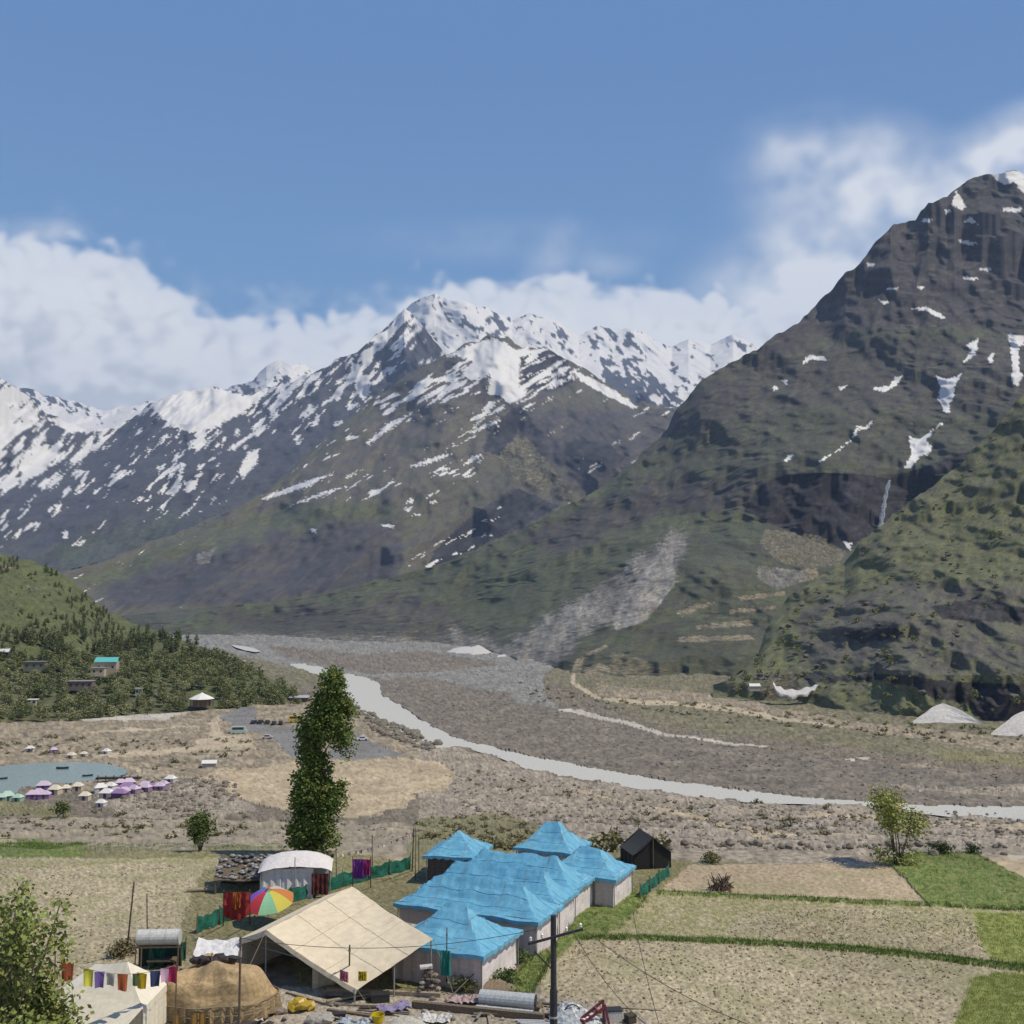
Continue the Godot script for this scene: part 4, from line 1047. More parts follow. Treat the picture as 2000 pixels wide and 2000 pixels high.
func build_grass(lm: Material) -> void:
	var r := RandomNumberGenerator.new()
	r.seed = 77
	var bright := tuft(Color(0.34, 0.37, 0.12), 10, 0.10, 0.18, 1)
	var dark := tuft(Color(0.12, 0.18, 0.04), 12, 0.14, 0.18, 2)
	var dry := tuft(Color(0.40, 0.38, 0.16), 9, 0.10, 0.16, 3)
	var a := strewn("F4", [1690, 472, 2300, 485, 2300, 770, 1932, 735, 1760, 696, 1700, 580], 2600, r, 0.7, 1.3)
	a.append_array(strewn("F4", [1670, 800, 1800, 772, 2200, 790, 2200, 1060, 1590, 1060, 1600, 1000], 2600, r, 0.7, 1.3))
	scatter("grass", bright, lm, a, "bright green young crop on the field corners", "grass")
	var b := strewn("F4", [1235, 205, 1400, 172, 1680, 168, 1800, 230, 1932, 300, 2300, 350, 2300, 460, 1932, 450, 1460, 430, 1330, 290], 2600, r, 0.7, 1.5)
	b.append_array(strewn("F4", [100, 364, 800, 394, 1460, 424, 2300, 460, 2300, 478, 1460, 440, 800, 410, 100, 378], 900, r, 0.8, 1.8))
	b.append_array(strewn("F4", [-330, 594, 0, 592, 400, 608, 800, 628, 1100, 646, 1500, 688, 1932, 740, 2300, 780, 2300, 812, 1932, 764, 1500, 708, 1100, 668, 800, 645, 400, 622, 0, 606, -330, 604], 1900, r, 0.8, 2.0))
	b.append_array(strewn("F3", [1090, 1000, 1130, 920, 1220, 880, 1190, 780, 1340, 620, 1590, 600, 1640, 540, 1800, 560, 1760, 640, 1560, 840, 1380, 890, 1230, 940, 1110, 1040], 1200, r, 0.7, 1.5))
	b.append_array(strewn("F3", [700, 1290, 800, 1180, 1000, 1010, 1050, 1000, 1050, 1080, 920, 1310, 800, 1340], 700, r, 0.7, 1.6))
	b.append_array(strewn("F1", [640, 222, 1932, 228, 2500, 242, 2500, 254, 1932, 254, 1400, 254, 640, 264], 420, r, 0.6, 1.4))
	b.append_array(strewn("F1", [-700, 310, -100, 205, 60, 160, 180, 140, 420, 185, 720, 236, 700, 270, 0, 320, -700, 350], 1300, r, 0.8, 2.0))
	scatter("grass", dark, lm, b, "dark green grass of the meadow and field banks", "grass")
	var c := strewn("F4", [-320, 600, -200, 470, -60, 380, 100, 380, 700, 405, 1460, 440, 1690, 470, 1700, 690, 1000, 635, 0, 592], 2600, r, 0.6, 1.3)
	c.append_array(strewn("P", [-200, 1690, 480, 1680, 640, 1690, 600, 1760, 400, 1840, 250, 1990, -200, 1990], 1500, r, 0.5, 1.2))
	c.append_array(strewn("P", [1070, 1905, 1130, 1836, 1250, 1836, 1600, 1854, 2000, 1900, 2000, 2050, 1040, 2050], 900, r, 0.5, 1.1))
	c.append_array(strewn("P", [560, 1880, 900, 1720, 1080, 1700, 1240, 1690, 1340, 1692, 1060, 1920, 900, 1950, 620, 1950], 900, r, 0.7, 1.6))
	scatter("grass", dry, lm, c, "thin dry yellowish grass sprouting on the tan fields", "grass")
	# clods and stones
	var s := Shape.new()
	s.blob(Vector3(0, 0.2, 0), Vector3(0.5, 0.32, 0.42), 0.22, r)
	var stone := s.done()
	var soil := strewn("P", [-200, 1690, 480, 1690, 640, 1700, 600, 1760, 400, 1840, 250, 1990, -200, 1990], 2200, r, 0.04, 0.17)
	soil.append_array(strewn("P", [1070, 1905, 1130, 1836, 1250, 1836, 1600, 1854, 1880, 1885, 1860, 2040, 1040, 2040], 2600, r, 0.04, 0.17))
	soil.append_array(strewn("F4", [430, 560, 520, 480, 800, 450, 1500, 470, 1720, 500, 1740, 690, 1000, 632, 440, 595], 1300, r, 0.04, 0.16))
	scatter("soil_clods", stone, paint("clod", Color(0.33, 0.27, 0.18), 0.95, 0.7, 0.8), soil, "loose clods of earth on the ploughed tan fields", "soil")
	var bank := strewn("P", [-200, 1545, 300, 1560, 520, 1590, 820, 1600, 1000, 1580, 1300, 1560, 2200, 1610, 2200, 1686, 1350, 1686, 1180, 1650, 820, 1640, 500, 1640, -200, 1620], 2200, r, 0.2, 1.1, 0.1)
	bank.append_array(strewn("P", [860, 1500, 1000, 1515, 1200, 1545, 1500, 1570, 2200, 1600, 2200, 1640, 1300, 1620, 900, 1580], 1500, r, 0.25, 1.4, 0.1))
	bank.append_array(strewn("P", [200, 1560, 300, 1520, 420, 1515, 470, 1540, 480, 1560, 380, 1600], 420, r, 0.4, 2.2, 0.1))
	bank.append_array(strewn("P", [690, 1380, 760, 1410, 860, 1450, 840, 1470, 730, 1430], 240, r, 1.0, 4.5, 0.1))
	bank.append_array(strewn("P", [760, 1340, 960, 1360, 1300, 1430, 2200, 1510, 2200, 1570, 1700, 1560, 1200, 1510, 900, 1440], 1300, r, 0.3, 1.5, 0.1))
	bank.append_array(strewn("P", [300, 1240, 900, 1260, 1000, 1300, 1400, 1380, 2200, 1440, 2200, 1500, 1400, 1430, 1000, 1370, 560, 1290], 600, r, 0.5, 2.0, 0.1))
	scatter("river_stones", stone, paint("river_stone", Color(0.27, 0.235, 0.185), 0.95, 0.6, 6.0), bank, "scattered grey boulders along the river flats", "stones")
	var sh := crown_of([[Vector3(0, 0.45, 0), Vector3(0.9, 0.5, 0.9)]], 10, 5, 0.4, 0.26, Color(0.12, 0.115, 0.05), 55).done()
	var scrub := strewn("P", [820, 1595, 1000, 1580, 1130, 1640, 1340, 1680, 1180, 1700, 800, 1660], 140, r, 0.5, 1.2)
	scrub.append_array(strewn("P", [-200, 1440, 200, 1440, 480, 1440, 520, 1470, 380, 1500, 300, 1520, 300, 1475, -200, 1475], 130, r, 0.6, 1.6))
	scrub.append_array(strewn("P", [1000, 1330, 1100, 1350, 1540, 1390, 2200, 1440, 2200, 1480, 1500, 1420, 1040, 1370], 220, r, 0.7, 1.7))
	scrub.append_array(strewn("P", [-200, 1580, 300, 1570, 480, 1580, 520, 1640, -200, 1640], 90, r, 0.5, 1.3))
	scrub.append_array(strewn("P", [860, 1480, 1200, 1545, 1700, 1580, 1600, 1640, 1000, 1590], 140, r, 0.4, 1.2))
	scatter("scrub", sh, lm, scrub, "low dark scrub dotted over the stony banks", "scrub")

# ------------------------------------------------------------------ the camp
func cloth(key: String, c: Color, thin := 0.0, low := 0.85, metres := 2.0) -> StandardMaterial3D:
	var m := paint(key, c, 0.8, low, metres)
	if thin > 0.0:
		m.backlight_enabled = true
		m.backlight = (c * thin).linear_to_srgb()
	return m

func crease(x: float, z: float, sd: float) -> float:
	return nb.get_noise_2d(x * 22.0 + sd * 37.0, z * 22.0 - sd * 19.0)

# a walled tent under a hipped tarpaulin; u runs along its length, w along its width, both horizontal
func hip_tent(label: String, corner: Vector3, u: Vector3, w: Vector3, long: float, wide: float, wall: float, rise: float, roof_mat: Material, sd: float, shaded_wall := false) -> Node3D:
	var t := thing("blue_tent", corner, 0.0, label, "tent", "blue roofed tents of the camp")
	var o := 0.28
	var f := func(a: float, b: float) -> Vector3:
		var x := a * (long + 2.0 * o) - o
		var z := b * (wide + 2.0 * o) - o
		var edge := minf(minf(x + o, long + o - x) * 1.1, minf(z + o, wide + o - z))
		var k := clampf(edge / (wide * 0.5 + o), 0.0, 1.0)
		var y := wall - 0.12 + (rise + 0.12) * (k - 0.16 * sin(k * PI)) + crease(x, z, sd) * 0.10 * k + sin(x * 2.6 + sd) * 0.025 + crease(x * 0.25, z * 2.0, sd + 3.0) * 0.06
		return u * x + w * z + Vector3(0, y, 0)
	var s := Shape.new()
	s.sheet(44, 26, f)
	var roof := put("roof", s, roof_mat, t)
	s = Shape.new()
	var rim := 0.2
	for e in [[0.0, 0.0, 1.0, 0.0], [0.0, 1.0, 1.0, 1.0], [0.0, 0.0, 0.0, 1.0], [1.0, 0.0, 1.0, 1.0]]:
		for i in 24:
			var p: Vector3 = f.call(lerpf(e[0], e[2], i / 24.0), lerpf(e[1], e[3], i / 24.0))
			var q: Vector3 = f.call(lerpf(e[0], e[2], (i + 1) / 24.0), lerpf(e[1], e[3], (i + 1) / 24.0))
			var d0 := Vector3(0, -rim - 0.05 * sin(i * 1.9 + sd), 0)
			var d1 := Vector3(0, -rim - 0.05 * sin((i + 1) * 1.9 + sd), 0)
			s.quad(p, q, q + d1, p + d0)
	put("valance", s, roof_mat, t)
	for k in [0.2, 0.36, 0.64, 0.8]:
		s = Shape.new()
		for i in 22:
			s.beam(f.call(i / 22.0, k + 0.006 * sin(i * 1.3)) + Vector3(0, 0.006, 0), f.call((i + 1) / 22.0, k + 0.006 * sin((i + 1) * 1.3)) + Vector3(0, 0.006, 0), 0.03, 0.01)
		put("seam", s, paint("blue_seam", Color(0.14, 0.43, 0.63), 0.6, 0.8), roof)
	var pr := RandomNumberGenerator.new()
	pr.seed = int(sd * 13.0) + 2
	for k in 2:          # sewn-on patches
		var pa := pr.randf_range(0.12, 0.75)
		var pb := pr.randf_range(0.12, 0.75)
		var pw := pr.randf_range(0.4, 1.1) / long
		var ph := pr.randf_range(0.3, 0.7) / wide
		s = Shape.new()
		s.sheet(8, 6, func(x: float, y: float) -> Vector3: return f.call(pa + x * pw, pb + y * ph) + Vector3(0, 0.02, 0))
		put("patch", s, [cloth("blue_patch_a", Color(0.19, 0.50, 0.69), 0.2, 0.8, 1.0), cloth("blue_patch_b", Color(0.145, 0.44, 0.65), 0.2, 0.8, 1.0), cloth("blue_patch_c", Color(0.19, 0.46, 0.62), 0.2, 0.6, 0.8)][k % 3], roof)
	for k in 2:
		var ra := 0.28 + 0.44 * k + 0.03 * sin(sd)
		s = Shape.new()
		for i in 20:
			s.tube(f.call(ra, i / 20.0) + Vector3(0, 0.025, 0), f.call(ra, (i + 1) / 20.0) + Vector3(0, 0.025, 0), 0.012, 0.012, 4, false)
		put("rope", s, paint("string", Color(0.25, 0.22, 0.18), 0.9, 1.0), t)
	var mauve := cloth("mauve_wall", Color(0.54, 0.45, 0.42), 0.0, 0.9, 1.2)
	var pale := cloth("pale_wall", Color(0.72, 0.66, 0.65), 0.0, 0.9, 1.2)
	var brown := cloth("shaded_wall_cloth", Color(0.13, 0.10, 0.09), 0.0, 0.7, 1.0)  # dark brown carries the shade under the eave in the wall colour
	var ends := [[Vector3.ZERO, u * long, mauve], [w * wide, u * long + w * wide, mauve], [Vector3.ZERO, w * wide, pale], [u * long, u * long + w * wide, pale]]
	for e: Array in ends:
		var a: Vector3 = e[0]
		var b: Vector3 = e[1]
		var out := (b - a).normalized().cross(Vector3.UP)
		s = Shape.new()
		s.sheet(26, 7, func(x: float, y: float) -> Vector3:
			return a.lerp(b, x) + Vector3(0, y * (wall - 0.02), 0) + out * (0.05 * sin(x * 47.0 + sd) * (1.0 - y * 0.6) + 0.04 * crease(x * 5.0, y * 2.0, sd)))
		put("wall", s, brown if shaded_wall else e[2], t)
	for e in [Vector3.ZERO, w * wide, u * long, u * long + w * wide]:
		s = Shape.new()
		var q: Vector3 = e
		var mid := u * long * 0.5 + w * wide * 0.5
		s.tube(q + (q - mid).normalized() * 0.09, q + (q - mid).normalized() * 0.09 + Vector3(0, wall, 0), 0.03, 0.025)
		put("pole", s, paint("grey_pole", Color(0.30, 0.29, 0.28), 0.6, 0.8), t)
	return t

func net_fence(label: String, pts: Array, high: float) -> void:
	var p := []
	for e in pts:
		p.append(g(e[0], e[1]))
	var t := thing("net_fence", p[0], 0.0, label, "fence", "green net fences round the camp")
	var net := cloth("green_net", Color(0.012, 0.19, 0.13), 0.8, 0.6, 0.8)
	for i in p.size():
		var q: Vector3 = p[i] - p[0]
		var s := Shape.new()
		s.tube(q + Vector3(0, -0.1, 0), q + Vector3(0.02, high + 0.18, 0), 0.035, 0.03, 6)
		put("post", s, paint("old_wood", Color(0.19, 0.145, 0.10), 0.95, 0.6, 0.6), t)
		if i < p.size() - 1:
			var a := q
			var b: Vector3 = p[i + 1] - p[0]
			var out := (b - a).normalized().cross(Vector3.UP)
			s = Shape.new()
			s.sheet(18, 5, func(x: float, y: float) -> Vector3:
				return a.lerp(b, x) + Vector3(0, 0.03 + y * high * (1.0 - 0.16 * sin(x * PI) + 0.05 * sin(x * 17.0 + i)), 0) + out * (0.07 * sin(x * 11.0 + i) * (1.0 - y) + 0.08 * crease(x * 3.0, y, i)), 0.012)
			put("net", s, net, t)

func flag_line(called: String, label: String, a: Vector3, b: Vector3, sag: float, flags: Array, wide: float, tall: float, foot := true) -> void:
	var base := Vector3(a.x, gy(a.z), a.z)
	var t := thing(called, base, 0.0, label, "flags")
	var pa := a - base
	var pb := b - base
	var wood := paint("old_wood", Color(0.19, 0.145, 0.10), 0.95, 0.6, 0.6)
	if foot:
		for q: Vector3 in [pa, pb]:
			var s0 := Shape.new()
			s0.tube(Vector3(q.x, gy(base.z + q.z) - base.y - 0.1, q.z), q + Vector3(0, 0.15, 0), 0.035, 0.025, 6)
			put("pole", s0, wood, t)
	var line := func(x: float) -> Vector3: return pa.lerp(pb, x) - Vector3(0, sag * 4.0 * x * (1.0 - x), 0)
	var s := Shape.new()
	for i in 16:
		s.tube(line.call(i / 16.0), line.call((i + 1) / 16.0), 0.012, 0.012, 4, false)
	put("string", s, paint("string", Color(0.25, 0.22, 0.18), 0.9, 1.0), t)
	var dir := (pb - pa).normalized()
	var out := dir.cross(Vector3.UP)
	for i in flags.size():
		var x: float = flags[i][0]
		var p: Vector3 = line.call(x)
		var twist := sin(i * 2.3) * 0.35
		var d := dir * cos(twist) + out * sin(twist)
		var kk: float = flags[i][2] if flags[i].size() > 2 else 1.0
		s = Shape.new()
		s.sheet(5, 6, func(e: float, y: float) -> Vector3:
			return p + d * ((e - 0.5) * wide * kk * (1.0 - 0.18 * y)) + Vector3(0, -y * tall * kk, 0) + out * (0.07 * sin(e * 5.0 + i) * y + 0.12 * y * y * sin(i * 1.7)), 0.006)
		var c: Color = flags[i][1]
		put("flag", s, cloth("flag %.2f %.2f %.2f" % [c.r, c.g, c.b], c, 0.5, 0.9, 0.5), t)

func post(label: String, foot: Vector3, top: Vector3, r: float, called := "wooden_post") -> Node3D:
	var t := thing(called, foot, 0.0, label, "post")
	var s := Shape.new()
	s.tube(Vector3(0, -0.2, 0), top - foot, r, r * 0.75, 7)
	put("shaft", s, paint("old_wood", Color(0.19, 0.145, 0.10), 0.95, 0.6, 0.6), t)
	s = Shape.new()
	s.tube((top - foot) * 0.86, (top - foot) * 0.90, r * 1.35, r * 1.35, 7)
	put("binding", s, paint("string", Color(0.25, 0.22, 0.18), 0.9, 1.0), t)
	return t

func hang(called: String, label: String, category: String, a: Vector3, b: Vector3, drop: float, mat: Material, folds: float, hem := 0.0) -> MeshInstance3D:
	var out := (b - a).normalized().cross(Vector3.UP)
	var s := Shape.new()
	s.sheet(26, 12, func(x: float, y: float) -> Vector3:
		var fall := drop * (1.0 + hem * (4.0 * x * (1.0 - x) - 1.0))
		return (b - a) * x + Vector3(0, -y * fall, 0) + out * (folds * sin(x * 23.0) * (0.35 + y * 0.65) + folds * crease(x * 3.0, y * 2.0, drop)), 0.008)
	var o := put(called, s, mat)
	o.position = a
	tag(o, label, category)
	return o

func build_camp() -> void:
	var row := Vector3(0.42, 0, -0.907)
	var len_ := Vector3(-0.907, 0, -0.42)
	var blue := cloth("blue_tarp", Color(0.165, 0.47, 0.67), 0.25, 0.8, 2.4)
	blue.roughness = 0.55
	var e0 := func(px: float, py: float, h: float) -> Vector3:       # ground point under an eave corner h metres up
		var p := at(px, py, h)
		return Vector3(p.x, 0.0, p.z)
	hip_tent("bright blue hipped tent whose white side wall stands by the cream marquee", e0.call(940, 1832, 55.9), len_, row, 5.0, 4.2, 2.0, 1.5, blue, 1.0)
	hip_tent("long blue tent, second in the row from the cream marquee", e0.call(1046, 1776, 61.4), len_, row, 8.6, 3.2, 2.0, 1.25, blue, 2.0)
	hip_tent("long blue tent, third in the row from the cream marquee", e0.call(1083, 1748, 64.6), len_, row, 8.6, 3.0, 2.0, 1.3, blue, 3.0)
	hip_tent("long blue tent, fourth in the row from the cream marquee", e0.call(1114, 1722, 67.6), len_, row, 8.4, 3.5, 2.0, 1.3, blue, 4.0)
	hip_tent("blue tent at the end of the row, by the black tent", e0.call(1198, 1699, 70.4), len_, row, 4.4, 3.4, 2.0, 1.2, blue, 5.0)
	hip_tent("blue pyramid tent rising behind the end of the row", e0.call(1112, 1651, 77.0), len_, row, 3.9, 3.4, 2.0, 1.6, blue, 6.0)
	hip_tent("blue pyramid tent standing apart with shade darkened walls behind the row", e0.call(930, 1660, 75.6), Vector3(-0.98, 0, -0.2), Vector3(0.2, 0, -0.98), 3.4, 3.8, 2.0, 1.35, blue, 7.0, true)
	build_marquee()
	# black tent
	var b := g(1275, 1697)
	var t := thing("black_tent", b, 0.22, "black canvas ridge tent at the end of the green fence", "tent")
	var black := cloth("black_canvas", Color(0.011, 0.011, 0.010), 0.0, 0.7, 1.5)
	var lit_black := cloth("lit_canvas", Color(0.05, 0.05, 0.044), 0.0, 0.7, 1.5)  # black canvas again, lightened where the roof catches the light
	var hw := 1.4
	var ht := 2.25
	var dp := 3.0
	var s := Shape.new()
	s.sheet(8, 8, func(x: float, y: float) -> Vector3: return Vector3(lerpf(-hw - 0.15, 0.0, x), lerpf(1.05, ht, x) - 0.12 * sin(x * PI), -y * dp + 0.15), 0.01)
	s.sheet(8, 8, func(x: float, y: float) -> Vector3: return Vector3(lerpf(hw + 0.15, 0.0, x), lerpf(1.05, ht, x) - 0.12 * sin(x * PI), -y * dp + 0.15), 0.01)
	put("roof", s, lit_black, t)
	s = Shape.new()
	for sx in [-1.0, 1.0]:
		s.tri(Vector3(sx * hw, 0, 0), Vector3(sx * hw, 1.1, 0), Vector3(sx * 0.25, 0, 0.03))
		s.tri(Vector3(sx * hw, 1.1, 0), Vector3(0, ht - 0.05, 0), Vector3(sx * 0.25, 0, 0.03))
		s.tri(Vector3(0, ht - 0.05, 0), Vector3(0, 0.3, 0.03), Vector3(sx * 0.25, 0, 0.03))
	put("front_flap", s, black, t)
	for sx in [-1.0, 1.0]:
		s = Shape.new()
		s.sheet(12, 3, func(x: float, y: float) -> Vector3: return Vector3(sx * (hw + 0.04 * sin(x * 21.0)), y * 1.08, -x * dp), 0.01)
		put("side_wall", s, black, t)
	s = Shape.new()
	s.quad(Vector3(-hw, 0, -dp), Vector3(hw, 0, -dp), Vector3(hw, 1.1, -dp), Vector3(-hw, 1.1, -dp))
	s.tri(Vector3(-hw, 1.1, -dp), Vector3(hw, 1.1, -dp), Vector3(0, ht - 0.05, -dp))
	put("back_wall", s, black, t)
	for z in [0.1, -dp - 0.05]:
		s = Shape.new()
		s.tube(Vector3(0, 0, z), Vector3(0, ht + 0.25, z), 0.035)
		put("pole", s, paint("old_wood", Color(0.19, 0.145, 0.10), 0.95, 0.6, 0.6), t)
	build_white_canopies()
	build_props()
	build_yard()

func build_marquee() -> void:
	var A := Vector3(-14.2, 0, -58.7)
	var B := Vector3(-7.7, 0, -54.6)
	var C := Vector3(-4.28, 0, -61.3)
	var D := A + (C - B)
	var t := thing("cream_marquee", B, 0.0, "large cream canvas marquee with a dark open gable", "marquee")
	var cream := cloth("cream_canvas", Color(0.70, 0.60, 0.43), 0.0, 0.9, 3.0)
	var trim := cloth("cream_trim", Color(0.63, 0.55, 0.41), 0.0, 0.8, 1.5)
	var inside := trim
	var r0 := A.lerp(B, 0.245) + Vector3(0, 2.55, 0) - B
	var r1 := D.lerp(C, 0.245) + Vector3(0, 2.97, 0) - B
	var l0 := A + Vector3(0, 1.8, 0) - B
	var l1 := D + Vector3(0, 2.2, 0) - B
	var e0 := Vector3(0.25, 0.70, 0.15)
	var e1 := Vector3(-3.94, 2.54, -56.3) - B
	var big := func(x: float, y: float) -> Vector3:
		var p := r0.lerp(r1, x).lerp(e0.lerp(e1, x), y)
		return p + Vector3(0, -0.10 * sin(y * PI) - 0.03 * sin(x * PI * 3.0) * sin(y * PI) + 0.03 * crease(x * 6.0, y * 7.0, 2.0), 0)
	var small := func(x: float, y: float) -> Vector3:
		return r0.lerp(r1, x).lerp(l0.lerp(l1, x), y) + Vector3(0, -0.04 * sin(y * PI), 0)
	var s := Shape.new()
	s.sheet(36, 36, big)
	var panel := put("roof_panel", s, cream, t)
	s = Shape.new()
	s.sheet(24, 8, small)
	put("roof_panel", s, cream, t)
	for x in [0.33, 0.67]:
		s = Shape.new()
		for i in 20:
			s.beam(big.call(x, i / 20.0) + Vector3(0, 0.015, 0), big.call(x, (i + 1) / 20.0) + Vector3(0, 0.004, 0), 0.035, 0.01)
		put("seam", s, trim, panel)
	for y in [0.32, 0.66]:
		s = Shape.new()
		for i in 20:
			s.beam(big.call(i / 20.0, y) + Vector3(0, 0.015, 0), big.call((i + 1) / 20.0, y) + Vector3(0, 0.004, 0), 0.035, 0.01)
		put("seam", s, trim, panel)
	s = Shape.new()          # the edge band hanging from the gable
	for i in 20:
		var p: Vector3 = big.call(0.0, i / 20.0)
		var q: Vector3 = big.call(0.0, (i + 1) / 20.0)
		s.quad(p, q, q + Vector3(-0.08, -0.2, 0.05), p + Vector3(-0.08, -0.2, 0.05))
	for i in 6:
		var p: Vector3 = small.call(0.0, i / 6.0)
		var q: Vector3 = small.call(0.0, (i + 1) / 6.0)
		s.quad(p, q, q + Vector3(-0.06, -0.30, 0.05), p + Vector3(-0.06, -0.30, 0.05))
	put("gable_band", s, trim, t)
	var wall := func(a: Vector3, b: Vector3, ya: float, yb: float, called: String) -> void:
		var w := Shape.new()
		var out := (b - a).normalized().cross(Vector3.UP)
		w.sheet(16, 5, func(x: float, y: float) -> Vector3: return a.lerp(b, x) + Vector3(0, y * lerpf(ya, yb, x), 0) + out * 0.05 * sin(x * 31.0), 0.01)
		put(called, w, inside, t)
	wall.call(A - B, D - B, 1.75, 2.15, "side_wall")
	wall.call(D - B, D.lerp(C, 0.245) - B, 2.15, 2.9, "back_wall")
	wall.call(D.lerp(C, 0.245) - B, C - B, 2.9, 0.95, "back_wall")
	wall.call(Vector3(-2.3, 0, -1.9), Vector3(-6.3, 0, -59.3) - B, 1.25, 2.55, "side_wall")
	wall.call(Vector3(-6.3, 0, -59.3) - B, C - B, 2.55, 1.6, "side_wall")
	for e: Array in [[Vector3(0.1, 0, 0.1), 0.72], [Vector3(-4.05, 0, -56.4) - B, 2.5], [A - B, 1.8], [A.lerp(B, 0.245) - B, 2.5], [D.lerp(C, 0.245) - B, 2.9], [Vector3(-5.8, 0, -55.5) - B, 1.55]]:
		s = Shape.new()
		s.tube(e[0], e[0] + Vector3(0, e[1], 0), 0.045, 0.04)
		put("pole", s, paint("grey_pole", Color(0.30, 0.29, 0.28), 0.6, 0.8), t)
	s = Shape.new()          # cross bar seen inside the gable
	s.tube(A.lerp(B, 0.02) - B + Vector3(0.4, 1.35, -0.5), A.lerp(B, 0.55) - B + Vector3(0.3, 1.28, -0.5), 0.035)
	put("cross_bar", s, paint("grey_pole", Color(0.30, 0.29, 0.28), 0.6, 0.8), t)
	for e: Array in [[e0, Vector3(1.2, 0, 1.3)], [l0, A - B + Vector3(-1.2, 0, 1.2)], [e1, Vector3(-2.9, 0, -55.9) - B], [r0, A - B + Vector3(0.6, 0, 3.2)]]:
		s = Shape.new()
		s.tube(e[0], e[1], 0.014, 0.014, 4, false)
		put("guy_rope", s, paint("string", Color(0.25, 0.22, 0.18), 0.9, 1.0), t)

func build_white_canopies() -> void:
	var white := cloth("white_canvas", Color(0.66, 0.63, 0.61), 0.0, 0.9, 1.5)
	var ivory := cloth("ivory_canvas", Color(0.72, 0.67, 0.55), 0.0, 0.9, 1.5)
	var pole := paint("grey_pole", Color(0.30, 0.29, 0.28), 0.6, 0.8)
	# domed white tent behind the fence
	var c := Vector3((588 - 1000) / FOCAL * 74.0, 0, -74.0)
	var t := thing("white_tent", c, 0.12, "greyish white dome roofed tent below the poplar", "tent")
	var s := Shape.new()
	var rf := func(x: float, y: float) -> Vector3:
		var a := (x - 0.5) * 2.0
		var b := (y - 0.5) * 2.0
		var h := 1.75 + 0.95 * sqrt(maxf(0.0, 1.0 - a * a * 0.96)) * (1.0 - 0.55 * b * b) - 0.12 * absf(b) + 0.03 * crease(a * 4.0, b * 4.0, 9.0)
		return Vector3(a * 2.35, h, b * 1.6)
	s.sheet(22, 16, rf)
	put("roof", s, white, t)
	s = Shape.new()
	s.sheet(22, 5, func(x: float, y: float) -> Vector3: return Vector3((x - 0.5) * 3.3 - 0.5, y * 1.9, 1.45 + 0.05 * sin(x * 40.0) - 0.1 * y))
	put("wall", s, white, t)
	s = Shape.new()
	s.sheet(10, 5, func(x: float, y: float) -> Vector3: return Vector3(-2.2 + 0.04 * sin(x * 20.0), y * 1.8, (x - 0.5) * 2.9))
	put("wall", s, white, t)
	s = Shape.new()
	s.sheet(10, 5, func(x: float, y: float) -> Vector3: return Vector3((x - 0.5) * 4.2, y * 1.8, -1.45))
	put("wall", s, white, t)
	for e in [Vector3(-2.2, 0, 1.5), Vector3(2.25, 0, 1.5), Vector3(2.25, 0, -1.4), Vector3(-2.2, 0, -1.5), Vector3(0, 0, 1.72)]:
		s = Shape.new()
		s.tube(e, e + Vector3(0, 1.75 if e.x != 0.0 else 2.7, 0), 0.03)
		put("pole", s, pole, t)
	hang("red_curtain", "dark red curtain hanging under the eave of the dome roofed tent", "curtain", c + Vector3(1.25, 1.62, 1.45), c + Vector3(2.3, 1.55, 1.2), 1.35, cloth("maroon", Color(0.10, 0.018, 0.016), 0.3, 0.7, 0.6), 0.06)
	# canopy by the willow
	var P := [Vector3(-20.5, 1.9, -50.0), Vector3(-15.95, 1.9, -48.8), Vector3(-15.75, 1.95, -52.4), Vector3(-20.1, 1.95, -54.4)]
	var apex := Vector3(-17.25, 3.35, -50.5)
	var base := Vector3(-18.0, 0, -50.5)
	t = thing("white_canopy", base, 0.0, "ivory white peaked canopy behind the string of coloured flags", "tent")
	for i in 4:
		var a: Vector3 = P[i] - base
		var b2: Vector3 = P[(i + 1) % 4] - base
		var top := apex - base
		s = Shape.new()
		s.sheet(14, 12, func(x: float, y: float) -> Vector3:
			var k := minf(y, 0.985)
			return a.lerp(b2, x).lerp(top, k) - Vector3(0, 0.12 * sin(k * PI) * (1.0 - 0.6 * absf(x - 0.5)) - 0.02 * crease(x * 4.0, y * 4.0, i), 0))
		put("roof_panel", s, ivory, t)
		s = Shape.new()
		s.sheet(18, 2, func(x: float, y: float) -> Vector3: return a.lerp(b2, x) + Vector3(0, -y * (0.34 + 0.05 * sin(x * 30.0)), 0) + (a - top).normalized() * 0.03 * sin(x * 25.0) * y)
		put("valance", s, ivory, t)
		s = Shape.new()
		s.tube(Vector3(a.x, 0, a.z), a, 0.04)
		put("pole", s, pole, t)
		if true:
			s = Shape.new()
			s.sheet(16, 4, func(x: float, y: float) -> Vector3: return a.lerp(b2, x) * Vector3(1, 0, 1) * 0.99 + Vector3(0, y * 1.85 + 0.02, 0) + Vector3(0.03 * sin(x * 40.0), 0, 0.03 * cos(x * 37.0)))
			put("wall", s, ivory, t)
	s = Shape.new()
	s.sheet(18, 8, func(x: float, y: float) -> Vector3:
		var hi: Vector3 = P[0].lerp(P[1], x)
		var lo := Vector3(-19.7, 0.75, -48.5).lerp(Vector3(-17.0, 0.95, -47.2), x)
		return hi.lerp(lo, y) - base + Vector3(0, 0.03 - 0.08 * sin(y * PI), 0.03 * sin(x * 19.0) * y))
	put("awning", s, ivory, t)
	for i in 2:
		s = Shape.new()
		s.tube(P[0] - base, Vector3(-18.6 - i * 0.9, 0, -45.6 + i * 0.8) - base, 0.016, 0.016, 4, false)
		put("guy_rope", s, paint("string", Color(0.25, 0.22, 0.18), 0.9, 1.0), t)
